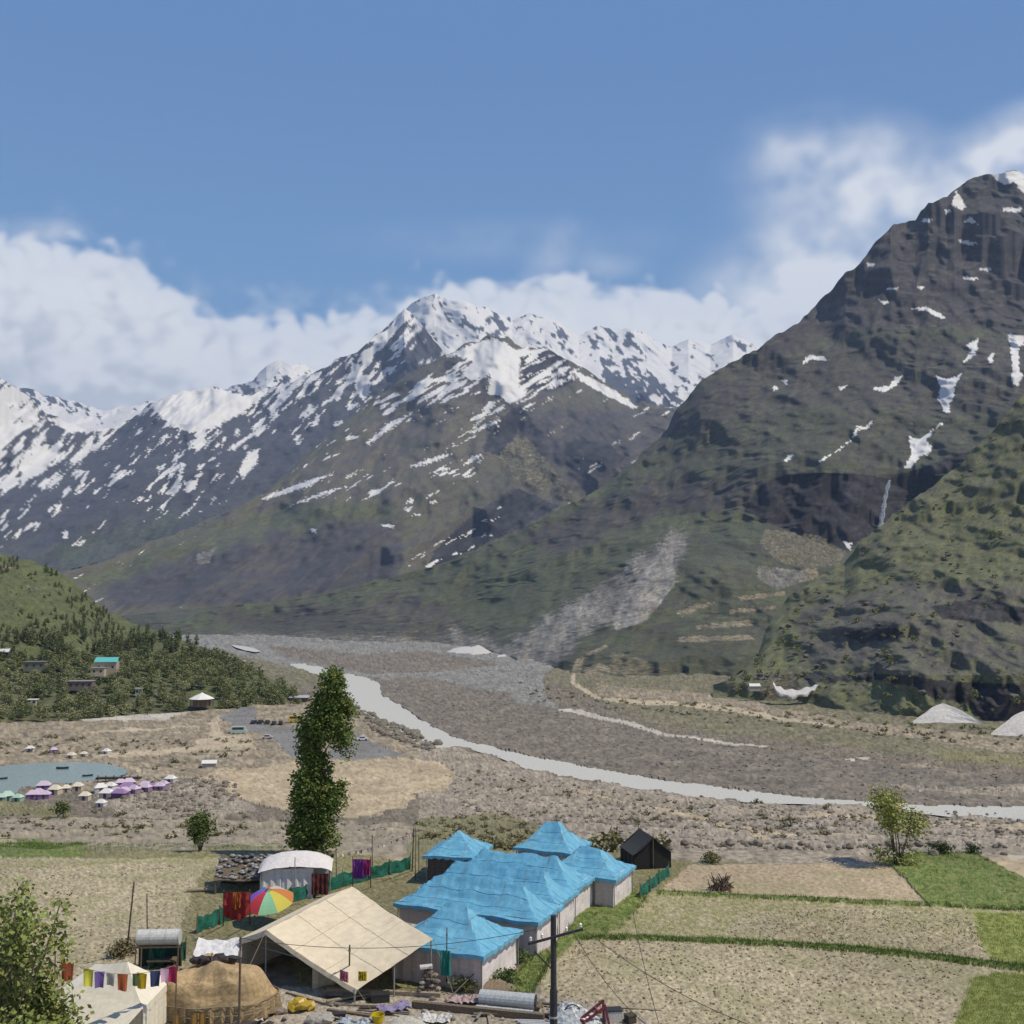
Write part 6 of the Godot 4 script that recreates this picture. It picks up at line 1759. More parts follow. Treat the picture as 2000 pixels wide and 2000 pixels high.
	for i in 46:
		var px := r.randf_range(345, 570)
		var py := r.randf_range(1977, 2010)
		s = Shape.new()
		var k := r.randf_range(0.12, 0.34)
		s.blob(Vector3(0, k * 0.35, 0), Vector3(k, k * 0.6, k * 0.8), 0.28, r)
		var o := put("rubble_stone", s, [stones[0], stones[1], stones[2], paint("dark_stone", Color(0.07, 0.06, 0.055), 0.95, 0.6, 0.6)][r.randi() % 4])
		o.position = gp(px, py)
		tag(o, "loose rubble stone below the tarpaulin hut", "stone", "rubble below the tarpaulin hut")
	for i in 34:
		var px := r.randf_range(600, 1060)
		var py := r.randf_range(1952, 2010)
		s = Shape.new()
		var k := r.randf_range(0.06, 0.2)
		s.blob(Vector3(0, k * 0.35, 0), Vector3(k, k * 0.6, k * 0.8), 0.28, r)
		var o := put("yard_stone", s, stones[r.randi() % 3])
		o.position = gp(px, py)
		tag(o, "small loose stone lying about the building yard", "stone", "stones about the building yard")
	# more lumber, sacks and sheets
	for i in 22:
		var px := r.randf_range(580, 1250)
		var py := r.randf_range(1958, 2030)
		var a := gp(px, py, r.randf_range(0.05, 0.16))
		var turn := r.randf_range(-0.5, 0.5) + (PI * 0.5 if r.randf() < 0.15 else 0.0)
		var b := a + Vector3(cos(turn), r.randf_range(-0.01, 0.03), sin(turn)) * r.randf_range(0.9, 2.8)
		timber("loose weathered plank lying about the yard", a, b, r.randf_range(0.1, 0.22), r.randf_range(0.03, 0.08), [mid, pale, dark, paint("grey_wood", Color(0.30, 0.28, 0.25), 0.9, 0.6, 0.6)][r.randi() % 4], "loose_plank", "plank")
		get_child(get_child_count() - 1).set_meta("group", "loose planks about the yard")
	for i in 9:
		s = Shape.new()
		s.blob(Vector3(0, 0.16, 0), Vector3(0.42, 0.2, 0.27), 0.14, r)
		var sack := put("cement_sack", s, cloth("cement_sack", Color(0.42, 0.39, 0.34), 0.0, 0.7, 0.5))
		sack.position = gp(612 + (i % 3) * 13 + r.randf_range(-3, 3), 1996 + (i / 3) * 5, 0.15 * (i / 5))
		sack.rotation.y = r.randf_range(-0.6, 0.6)
		tag(sack, "grey cement sack in the heap by the tool box", "sack", "cement sacks by the tool box")
	for e: Array in [["violet plastic sheet thrown over planks in the yard", 770, 1975, Color(0.30, 0.26, 0.42)], ["crumpled white sheet lying by the pale cement heap", 850, 1996, Color(0.66, 0.64, 0.60)], ["pale blue sheet lying by the cement sacks", 690, 2004, Color(0.40, 0.46, 0.50)], ["black tarpaulin lying at the foot of the tarpaulin hut", 420, 1976, Color(0.03, 0.03, 0.035)], ["wrinkled white sheet lying among the rubble stones", 480, 1998, Color(0.6, 0.58, 0.55)], ["dirty pink sheet lying beyond the heavy beam", 905, 1958, Color(0.46, 0.34, 0.33)]]:
		s = Shape.new()
		s.sheet(14, 10, func(x: float, y: float) -> Vector3: return Vector3((x - 0.5) * 1.5, 0.1 + 0.22 * absf(crease(x * 3.0, y * 3.0, e[1])) + 0.05 * sin(x * 9.0), (y - 0.5) * 0.9), 0.008)
		var sh := put("plastic_sheet", s, cloth(e[0], e[3], 0.0, 0.8, 0.5))
		sh.position = gp(e[1], e[2])
		sh.rotation.y = r.randf_range(-0.5, 0.5)
		tag(sh, e[0], "sheet")
	for i in 3:
		s = Shape.new()
		var a2 := gp(1005 + i * 6, 1996 + i * 4, 0.08 + 0.02 * i)
		s.tube(Vector3.ZERO, Vector3(3.4, 0.02, 0.3 + 0.12 * i), 0.055, 0.055, 9)
		var pipe := put("steel_pipe", s, paint("zinc", Color(0.45, 0.45, 0.45), 0.5, 0.9))
		pipe.position = a2
		tag(pipe, "thin grey steel pipe lying beside the power pole", "pipe", "steel pipes beside the power pole")
	# cement heap and earth bank
	for e: Array in [["pale heap of cement in the yard by the yellow tub", 792, 2003, 1.0, 0.42, Color(0.55, 0.52, 0.45)], ["brown earth heap between the bushes and the tents", 968, 1932, 1.1, 0.5, Color(0.27, 0.21, 0.14)]]:
		var lbl: String = e[0]
		s = Shape.new()
		s.sheet(26, 8, func(x: float, y: float) -> Vector3:
			var a := x * TAU
			var rad: float = (1.0 - y) * e[3] * (1.0 + 0.12 * sin(a * 3.0 + e[4]))
			return Vector3(cos(a) * rad, e[4] * (1.0 - (1.0 - y) * (1.0 - y)) + 0.04 * crease(cos(a) * rad * 2.0, sin(a) * rad * 2.0, 3.0) - 0.02, sin(a) * rad * 0.7))
		var o := put("earth_heap", s, paint(lbl, e[5], 0.95, 0.7, 0.6))
		o.position = gp(e[1], e[2])
		tag(o, lbl, "heap")
	# brushwood in the field
	t = thing("brushwood_pile", gp(1405, 1738), 0.1, "dark brown brushwood pile lying in the far tan field", "brushwood")
	for i in 60:
		s = Shape.new()
		var a := Vector3(r.randfn() * 0.55, r.randf() * 0.1, r.randfn() * 0.35)
		var b := a * 0.4 + Vector3(r.randf_range(-0.9, 0.9), r.randf_range(0.2, 1.05), r.randf_range(-0.5, 0.5))
		s.tube(a, b, 0.045, 0.02, 5, false)
		put("branch", s, [paint("twig_a", Color(0.10, 0.065, 0.045), 0.95, 0.7, 0.4), paint("twig_b", Color(0.16, 0.11, 0.08), 0.95, 0.7, 0.4)][i % 2], t)

# ------------------------------------------------------------------ across the valley
func wood_depth(px: float, py: float) -> float:      # distance of the wooded hillside under a pixel
	var a := along([-260, 1450, 460, 0, 1430, 490, 200, 1415, 520, 400, 1394, 560, 500, 1384, 590, 620, 1376, 610], px)
	var b := along([-260, 1330, 560, 0, 1320, 580, 200, 1320, 600, 400, 1335, 610, 500, 1350, 615, 620, 1374, 620], px)
	var c := along([-260, 1000, 780, 0, 1079, 790, 109, 1112, 790, 181, 1170, 790, 250, 1212, 770, 410, 1270, 710, 560, 1340, 650, 620, 1373, 622], px)
	if py > b.x:
		return lerpf(a.y, b.y, clampf((a.x - py) / maxf(a.x - b.x, 1.0), 0.0, 1.0))
	return lerpf(b.y, c.y, clampf((b.x - py) / maxf(b.x - c.x, 1.0), 0.0, 1.0))

func far_house(label: String, px: float, py: float, wide: float, tall: float, deep: float, roof: Color, wall: Color, pitched: bool) -> void:
	var p := at(px, py, wood_depth(px, py) - 6.0)
	var t := thing("far_house", p - Vector3(0, 1.0, 0), 0.1, label, "house")
	var wm := paint("house %.2f %.2f" % [wall.r, wall.b], wall, 0.9, 0.8, 3.0)
	var s := Shape.new()
	s.box(Vector3(0, tall * 0.5 + 0.5, -deep * 0.5), Vector3(wide, tall + 1.0, deep))
	put("wall", s, wm, t)
	s = Shape.new()
	if pitched:
		var h := tall + 1.0
		var ov := 0.6
		s.quad(Vector3(-wide / 2 - ov, h - 0.1, ov), Vector3(wide / 2 + ov, h - 0.1, ov), Vector3(wide / 2 + ov, h + deep * 0.32, -deep / 2), Vector3(-wide / 2 - ov, h + deep * 0.32, -deep / 2))
		s.quad(Vector3(-wide / 2 - ov, h - 0.1, -deep - ov), Vector3(wide / 2 + ov, h - 0.1, -deep - ov), Vector3(wide / 2 + ov, h + deep * 0.32, -deep / 2), Vector3(-wide / 2 - ov, h + deep * 0.32, -deep / 2))
		s.tri(Vector3(-wide / 2, h, 0), Vector3(-wide / 2, h, -deep), Vector3(-wide / 2, h + deep * 0.3, -deep / 2))
		s.tri(Vector3(wide / 2, h, 0), Vector3(wide / 2, h, -deep), Vector3(wide / 2, h + deep * 0.3, -deep / 2))
	else:
		s.box(Vector3(0, tall + 1.15, -deep * 0.5), Vector3(wide + 0.8, 0.3, deep + 0.8))
	put("roof", s, paint("roof %.2f %.2f" % [roof.r, roof.g], roof, 0.6, 0.8, 3.0), t)
	for i in maxi(2, int(wide / 3.0)):
		s = Shape.new()
		s.box(Vector3(-wide / 2 + (i + 0.5) * wide / maxi(2, int(wide / 3.0)), tall * 0.6 + 0.8, 0.02), Vector3(1.1, 1.2, 0.1))
		put("window", s, paint("dark_pane", Color(0.03, 0.035, 0.04), 0.2, 1.0), t)

func small_tent(c0: Color, c1: Color, wide: float, deep: float, label: String, called: String) -> Node3D:
	var t := thing(called, Vector3.ZERO, 0.0, label, "tent", "tents by the lake")
	var s := Shape.new()
	var h := 1.5
	var top := 2.7
	for sz in [-1.0, 1.0]:
		s.quad(Vector3(-wide / 2 - 0.2, h, sz * (deep / 2 + 0.2)), Vector3(wide / 2 + 0.2, h, sz * (deep / 2 + 0.2)), Vector3(wide * 0.22, top, 0), Vector3(-wide * 0.22, top, 0))
	for sx in [-1.0, 1.0]:
		s.tri(Vector3(sx * (wide / 2 + 0.2), h, -deep / 2 - 0.2), Vector3(sx * (wide / 2 + 0.2), h, deep / 2 + 0.2), Vector3(sx * wide * 0.22, top, 0))
	put("roof", s, cloth("far roof %.2f %.2f" % [c0.r, c0.g], c0, 0.0, 0.9, 2.0), t)
	s = Shape.new()
	for sz in [-1.0, 1.0]:
		s.quad(Vector3(-wide / 2, -0.4, sz * deep / 2), Vector3(wide / 2, -0.4, sz * deep / 2), Vector3(wide / 2, h + 0.02, sz * deep / 2), Vector3(-wide / 2, h + 0.02, sz * deep / 2))
		s.quad(Vector3(sz * wide / 2, -0.4, -deep / 2), Vector3(sz * wide / 2, -0.4, deep / 2), Vector3(sz * wide / 2, h + 0.02, deep / 2), Vector3(sz * wide / 2, h + 0.02, -deep / 2))
	put("wall", s, cloth("far wall %.2f %.2f" % [c1.r, c1.g], c1, 0.0, 0.9, 2.0), t)
	s = Shape.new()
	s.box(Vector3(0, 0.7, deep / 2 + 0.02), Vector3(0.9, 1.5, 0.04))
	put("door", s, paint("tent_door", Color(0.10, 0.07, 0.12), 0.9, 0.8), t)
	return t

func gl(px: float, py: float) -> Vector3:
	var p := g(px, py)
	return p + Vector3(0, lift(p.x, p.z), 0)

func car(label: String, p: Vector3, turn: float, size: Vector3, body: Color, tall_cab: bool, group := "", category := "car") -> void:
	var t := thing("parked_" + category, p, turn, label, category, group)
	var L2 := size.x / 2
	var W := size.z / 2
	var s := Shape.new()
	var mid := size.y * (0.55 if not tall_cab else 0.5)
	s.box(Vector3(0, 0.35 + (mid - 0.35) * 0.5, 0), Vector3(size.x, mid - 0.35, size.z))
	put("body", s, paint("car %.2f %.2f %.2f" % [body.r, body.g, body.b], body, 0.3, 1.0), t)
	s = Shape.new()
	var x0 := -L2 * (0.62 if not tall_cab else 0.99)
	var x1 := L2 * (0.45 if not tall_cab else 0.85)
	var q := []
	for e in [[x0, mid, 1.0], [x1 + (0.25 if tall_cab else 0.7), mid, 1.0], [x1, size.y, 0.86], [x0 + (0.05 if tall_cab else 0.4), size.y, 0.86]]:
		q.append([Vector3(e[0], e[1], W * e[2] * 0.97), Vector3(e[0], e[1], -W * e[2] * 0.97)])
	for i in 4:
		var j := (i + 1) % 4
		s.quad(q[i][0], q[j][0], q[j][1], q[i][1])
	s.quad(q[0][0], q[1][0], q[2][0], q[3][0])
	s.quad(q[0][1], q[1][1], q[2][1], q[3][1])
	put("cabin", s, paint("car %.2f %.2f %.2f" % [body.r, body.g, body.b], body, 0.3, 1.0), t)
	for sz in [-1.0, 1.0]:
		s = Shape.new()
		s.box(Vector3((x0 + x1) * 0.5 + 0.1, (mid + size.y) * 0.5, sz * W * 0.96), Vector3((x1 - x0) * 0.8, (size.y - mid) * 0.6, 0.06))
		put("window", s, paint("dark_pane", Color(0.03, 0.035, 0.04), 0.2, 1.0), t)
		for sx in [-0.62, 0.62]:
			s = Shape.new()
			s.tube(Vector3(sx * L2, 0.36, sz * W * 0.8), Vector3(sx * L2, 0.36, sz * W * 1.02), 0.36, 0.36, 10)
			put("wheel", s, paint("tyre", Color(0.02, 0.02, 0.02), 0.9, 1.0), t)

func snow_bank(label: String, outline_: Array, high: float, d0 := 0.0, per_row := 0.0) -> void:      # d0: distance of a bank that lies on a hillside
	var pts := []
	var mid := Vector3.ZERO
	for i in range(0, outline_.size(), 2):
		var p := gl(outline_[i], outline_[i + 1]) if d0 == 0.0 else at(outline_[i], outline_[i + 1], d0 + (outline_[i + 1] - 1350.0) * per_row)
		pts.append(p)
		mid += p
	mid /= pts.size()
	var s := Shape.new()
	var n := pts.size()
	s.sheet(n * 4, 10, func(x: float, y: float) -> Vector3:
		var k := x * n
		var i := int(k) % n
		var a: Vector3 = pts[i]
		var b: Vector3 = pts[(i + 1) % n]
		var e := a.lerp(b, k - floorf(k))
		var q := e.lerp(mid, y)
		return q - mid + Vector3(0, high * (1.0 - (1.0 - y) * (1.0 - y)) - 0.5 + crease(q.x * 0.03, q.z * 0.03, high) * high * 0.2, 0))
	var o := put("snow_bank", s, paint("old_snow", Color(0.60, 0.58, 0.55), 0.9, 0.8, 8.0))
	o.position = mid
	setting(o)
	tag(o, label, "snow")

func build_far() -> void:
	var r := RandomNumberGenerator.new()
	r.seed = 61
	# snow left on the far bank, tallest against the rocks
	snow_wedge("long clean snow cone below the rock band of the green hill", [[1780, 1412], [1926, 1414]], 1862, 1374, 470.0)
	snow_wedge("clean snow cone beyond the first, running out of the picture", [[1936, 1436], [2110, 1440]], 2030, 1388, 440.0)
	snow_crescent()
	snow_bank("low snow bank with a raised tip beside the grey fan", [864, 1273, 890, 1266, 905, 1266, 925, 1272, 950, 1260, 964, 1258, 966, 1276, 930, 1279, 890, 1277], 4.0)
	snow_bank("thin strip of snow beside the low snow bank", [970, 1279, 990, 1278, 990, 1283, 970, 1284], 1.5)
	# waterfall
	var s := Shape.new()
	var p0 := at(1738, 938, 1890)
	for strand in 3:
		var last := Vector3.ZERO
		for i in 25:
			var k := i / 24.0
			var p := at(lerpf(1738, 1719, pow(k, 0.7)) + sin(i * 1.3 + strand * 2.0) * 1.2 + strand * 1.6 - 1.5, lerpf(938, 1034, k), 1888.0 - 14.0 * k)
			if i > 0:
				s.tube(last - p0, p - p0, 1.5 + k * 1.3, 1.5 + k * 1.5, 5, false)
			last = p
	var o := put("waterfall", s, paint("falling_water", Color(0.62, 0.64, 0.66), 0.8, 0.6, 30.0))
	o.position = p0
	tag(o, "thin white waterfall dropping down the dark cliff", "waterfall")
	# houses
	far_house("house with a turquoise roof in the wood", 206, 1316, 11.0, 6.5, 7.0, Color(0.12, 0.50, 0.50), Color(0.45, 0.38, 0.30), true)
	far_house("cream house beside the house with the turquoise roof", 190, 1318, 7.0, 3.6, 6.0, Color(0.40, 0.36, 0.30), Color(0.55, 0.46, 0.34), false)
	far_house("long mauve brown house below the turquoise roof", 156, 1345, 12.0, 3.6, 6.0, Color(0.34, 0.29, 0.25), Color(0.21, 0.16, 0.14), false)
	far_house("olive grey house high in the wood", 66, 1308, 11.0, 4.0, 6.0, Color(0.22, 0.22, 0.17), Color(0.20, 0.20, 0.15), false)
	far_house("white roofed hut high at the edge of the wood", 4, 1281, 6.0, 2.2, 5.0, Color(0.70, 0.70, 0.68), Color(0.05, 0.05, 0.05), true)
	far_house("small white hut low in the wood", 61, 1374, 4.2, 1.6, 4.0, Color(0.72, 0.72, 0.66), Color(0.45, 0.44, 0.36), false)
	far_house("small pale tower house among the trees", 271, 1356, 3.6, 2.8, 3.0, Color(0.50, 0.50, 0.40), Color(0.55, 0.55, 0.43), false)
	far_house("white house above the track where the wood thins", 470, 1297, 4.0, 1.6, 4.0, Color(0.65, 0.65, 0.62), Color(0.55, 0.55, 0.5), false)
	# pavilion with a peaked white roof
	var p := at(394, 1376, wood_depth(394, 1376) - 8.0)
	var t := thing("white_pavilion", p, 0.0, "pavilion with a peaked white roof at the foot of the wood", "pavilion")
	s = Shape.new()
	s.lathe(Vector3(0, 3.0, 0), [[6.6, 0.0], [4.0, 1.3], [1.6, 2.3], [0.0, 3.2]], 8)
	put("roof", s, paint("pavilion_roof", Color(0.72, 0.72, 0.68), 0.7, 0.9, 3.0), t)
	s = Shape.new()
	s.box(Vector3(0, 1.2, 0), Vector3(7.5, 4.0, 7.5))
	put("wall", s, paint("brown_wall", Color(0.16, 0.12, 0.09), 0.9, 0.8, 3.0), t)
	for i in 8:
		s = Shape.new()
		s.tube(Vector3(cos(i * TAU / 8) * 5.9, -0.6, sin(i * TAU / 8) * 5.9), Vector3(cos(i * TAU / 8) * 5.9, 3.1, sin(i * TAU / 8) * 5.9), 0.2)
		put("post", s, paint("old_wood", Color(0.19, 0.145, 0.10), 0.95, 0.6, 0.6), t)
	# lakeside tents
	var lilac := Color(0.56, 0.46, 0.57)
	var white := Color(0.72, 0.70, 0.66)
	var purple := Color(0.27, 0.17, 0.33)
	var kinds := {
		"a": small_tent(lilac, purple, 3.6, 2.6, "lilac and purple tent pitched by the lake", "lilac_tent"), "b": small_tent(Color(0.66, 0.60, 0.48), Color(0.52, 0.46, 0.36), 3.0, 2.6, "cream tent pitched by the lake", "cream_tent"),
		"c": small_tent(white, Color(0.5, 0.48, 0.5), 3.4, 2.6, "white tent pitched by the lake", "white_tent"), "d": small_tent(Color(0.42, 0.58, 0.48), Color(0.25, 0.42, 0.34), 3.2, 2.6, "mint green tent pitched by the lake", "mint_tent"), "e": small_tent(purple, Color(0.12, 0.06, 0.16), 4.4, 2.8, "dark purple tent pitched by the lake", "purple_tent")}
	var used := {}
	for e: Array in [["a", 470, 525], ["a", 355, 625], ["a", 480, 630], ["a", 415, 560], ["b", 595, 550], ["b", 715, 530], ["b", 840, 520], ["b", 915, 640], ["c", 1085, 525], ["c", 1195, 510], ["c", 1150, 600], ["a", 1300, 480], ["a", 1390, 470], ["a", 1250, 590], ["a", 1340, 580], ["a", 1445, 550], ["e", 1370, 520], ["e", 1290, 615],
		["a", 1560, 475], ["a", 1690, 490], ["a", 1765, 470], ["e", 1640, 520], ["a", 1570, 530], ["a", 1720, 520], ["c", 1840, 430], ["d", 80, 630], ["d", 195, 645], ["d", 20, 640], ["c", 1090, 690], ["c", 325, 90], ["a", 580, 105], ["b", 905, 130], ["b", 770, 160], ["c", 1150, 120]]:
		var kind: Node3D = kinds[e[0]]
		var where := gl(e[1] / 5.52, 1450 + e[2] / 5.52)
		var turn := r.randf_range(-0.5, 0.5)
		if not used.has(e[0]):
			used[e[0]] = true
			kind.position = where
			kind.rotation.y = turn
		else:
			kind = copy_of(kind, where, turn, r.randf_range(0.7, 1.0))
		var what: String = {"a": "lilac and purple", "b": "cream", "c": "white", "d": "mint green", "e": "dark purple"}[e[0]]
		var spot := " tent among the cluster by the mint tents at the lake"
		if e[2] < 170:
			spot = " tent standing on the far shore of the lake"
		elif e[1] > 1500:
			spot = " tent in the stony end of the lakeside row"
		elif e[1] > 1000:
			spot = " tent in the crowded middle of the lakeside row, below the jetty"
		elif e[0] == "b":
			spot = " tent on the lake shore between the lilac clusters"
		kind.set_meta("label", what + spot)
	# low dark jetty and boats
	s = Shape.new()
	s.box(Vector3(0, 0.3, 0), Vector3(13.5, 0.5, 2.0))
	t = thing("jetty", gl(232, 1526) + Vector3(0, 0.1, 0), 0.05, "low dark jetty at the end of the lake", "jetty")
	put("deck", s, paint("dark_board", Color(0.05, 0.045, 0.04), 0.9, 0.7), t)
	for i in 6:
		s = Shape.new()
		s.tube(Vector3(-6.0 + i * 2.4, -1.2, 1.0), Vector3(-6.0 + i * 2.4, 1.3, 1.0), 0.14)
		put("pile", s, paint("dark_board", Color(0.05, 0.045, 0.04), 0.9, 0.7), t)
	var boat: Node3D
	for e: Array in [[122, 1502, "small dark boat out on the middle of the lake"], [171, 1515, "small dark boat near the jetty on the lake"], [4, 1520, "small dark boat by the tents end of the lake"]]:
		var lake_y := gy(-345.0) - 0.35
		var q := g(e[0], e[1])
		q.y = lake_y
		if boat == null:
			boat = thing("rowing_boat", q, 0.1, e[2], "boat", "boats on the lake")
			s = Shape.new()
			s.sheet(12, 6, func(x: float, y: float) -> Vector3:
				var a := (x - 0.5) * 2.0
				var b := (y - 0.5) * 2.0
				return Vector3(a * 2.0, -0.25 + 0.75 * b * b + 0.2 * a * a, b * 0.75 * sqrt(maxf(0.02, 1.0 - a * a))), 0.03)
			put("hull", s, paint("boat_hull", Color(0.04, 0.05, 0.07), 0.6, 0.8), boat)
			s = Shape.new()
			s.box(Vector3(0, 0.25, 0), Vector3(0.35, 0.05, 1.2))
			s.box(Vector3(1.0, 0.3, 0), Vector3(0.3, 0.05, 0.9))
			put("seat", s, paint("old_wood", Color(0.19, 0.145, 0.10), 0.95, 0.6, 0.6), boat)
		else:
			copy_of(boat, q, 0.4, 0.8, e[2])
	# vehicles on the river flat
	car("pale mint van parked at the end of the gravel lot", gl(466, 1431), 0.1, Vector3(6.4, 3.2, 2.3), Color(0.40, 0.50, 0.46), true, "", "van")
	car("yellow lorry parked behind the poplar on the gravel lot", gl(578, 1413), 0.05, Vector3(6.6, 3.0, 2.4), Color(0.55, 0.40, 0.08), true, "", "lorry")
	car("silver car parked apart at the near edge of the gravel lot", gl(522, 1443), 0.15, Vector3(4.6, 1.7, 1.9), Color(0.45, 0.43, 0.45), false)
	car("white car parked on the river side of the poplar", gl(708, 1447), 0.2, Vector3(4.4, 1.7, 1.8), Color(0.62, 0.60, 0.60), false)
	for i in 5:
		car("dark car in the row along the back of the gravel lot", gl(496 + i * 13, 1414), 1.3 + 0.1 * i, Vector3(4.2, 1.7, 1.8), Color(0.035, 0.035, 0.04), false, "dark cars in a row on the gravel lot")
	t = thing("lilac_shed", gl(585, 1371), 0.0, "low shed with a lilac grey roof behind the poplar", "shed")
	s = Shape.new()
	s.box(Vector3(0, 1.0, 0), Vector3(10.0, 2.6, 4.0))
	put("wall", s, paint("brown_wall", Color(0.16, 0.12, 0.09), 0.9, 0.8, 3.0), t)
	s = Shape.new()
	s.box(Vector3(0, 2.5, 0.3), Vector3(11.0, 0.25, 5.4), Basis(Vector3(1, 0, 0), 0.16))
	put("roof", s, paint("lilac_roof", Color(0.42, 0.40, 0.45), 0.6, 0.9, 3.0), t)
	# white shelters standing alone
	for e: Array in [["lone white tarpaulin shelter on the stony flat by the lake", 410, 1497, 5.0, 2.2], ["lone white hut below the terraces of the far bank", 1473, 1347, 6.4, 3.4]]:
		t = thing("white_hut", gl(e[1], e[2]) if e[1] < 1000 else at(e[1], e[2], 622.0), 0.1, e[0], "hut")
		s = Shape.new()
		s.sheet(10, 8, func(x: float, y: float) -> Vector3: return Vector3((x - 0.5) * e[3], e[4] * (0.6 + 0.4 * sin(y * PI)), (y - 0.5) * 4.0), 0.05)
		put("roof", s, paint("pavilion_roof", Color(0.72, 0.72, 0.68), 0.7, 0.9, 3.0), t)
		s = Shape.new()
		s.box(Vector3(0, e[4] * 0.25, 0), Vector3(e[3] * 0.9, e[4] * 0.9, 3.4))
		put("wall", s, paint("hut_wall", Color(0.46, 0.44, 0.40), 0.9, 0.8, 3.0), t)
	build_wood(r)

func snow_crescent() -> void:
	var mid := [[1510, 1336, 4], [1516, 1347, 8], [1531, 1354, 9], [1553, 1356, 8], [1576, 1351, 8], [1590, 1345, 6], [1598, 1338, 3]]
	var o0 := at(1553, 1356, 596.0)
	var s := Shape.new()
	s.sheet(24, 6, func(x: float, y: float) -> Vector3:
		var k := minf(x * 6.0, 5.999)
		var i := int(k)
		var f := k - i
		var px := lerpf(mid[i][0], mid[i + 1][0], f)
		var py := lerpf(mid[i][1], mid[i + 1][1], f)
		var hw: float = lerpf(mid[i][2], mid[i + 1][2], f) * (1.0 + 0.25 * sin(x * 31.0))
		var row := py + (y - 0.5) * 2.0 * hw
		return at(px, row, 606.0 - (row - 1340.0) * 0.55 - 3.5 * sin(y * PI)) - o0)
	var o := put("snow_bank", s, paint("old_snow", Color(0.60, 0.58, 0.55), 0.9, 0.8, 8.0))
	o.position = o0
	setting(o)
	tag(o, "curved snow bank round a brown knoll on the far bank", "snow")

func snow_wedge(label: String, foot: Array, tx: float, ty: float, d0: float) -> void:
	var a := gl(foot[0][0], foot[0][1])
	var b := gl(foot[1][0], foot[1][1])
	var top := at(tx, ty, -a.z + 9.0)
	var mid := (a + b) * 0.5
	var s := Shape.new()
	s.sheet(30, 16, func(x: float, y: float) -> Vector3:
		var e := a.lerp(b, x)
		var k := 1.0 - pow(absf(x - 0.48) * 2.0, 1.3)
		var q := e + (top - mid) * y * maxf(k, 0.0) * Vector3(0.4, 1, 1) + Vector3(0, -1.0 * (1.0 - y) + crease(x * 4.0, y * 4.0, 2.0) * 0.5, 0)
		return q - mid)
	var o := put("snow_bank", s, paint("old_snow", Color(0.60, 0.58, 0.55), 0.9, 0.8, 8.0))
	o.position = mid
	setting(o)
	tag(o, label, "snow")

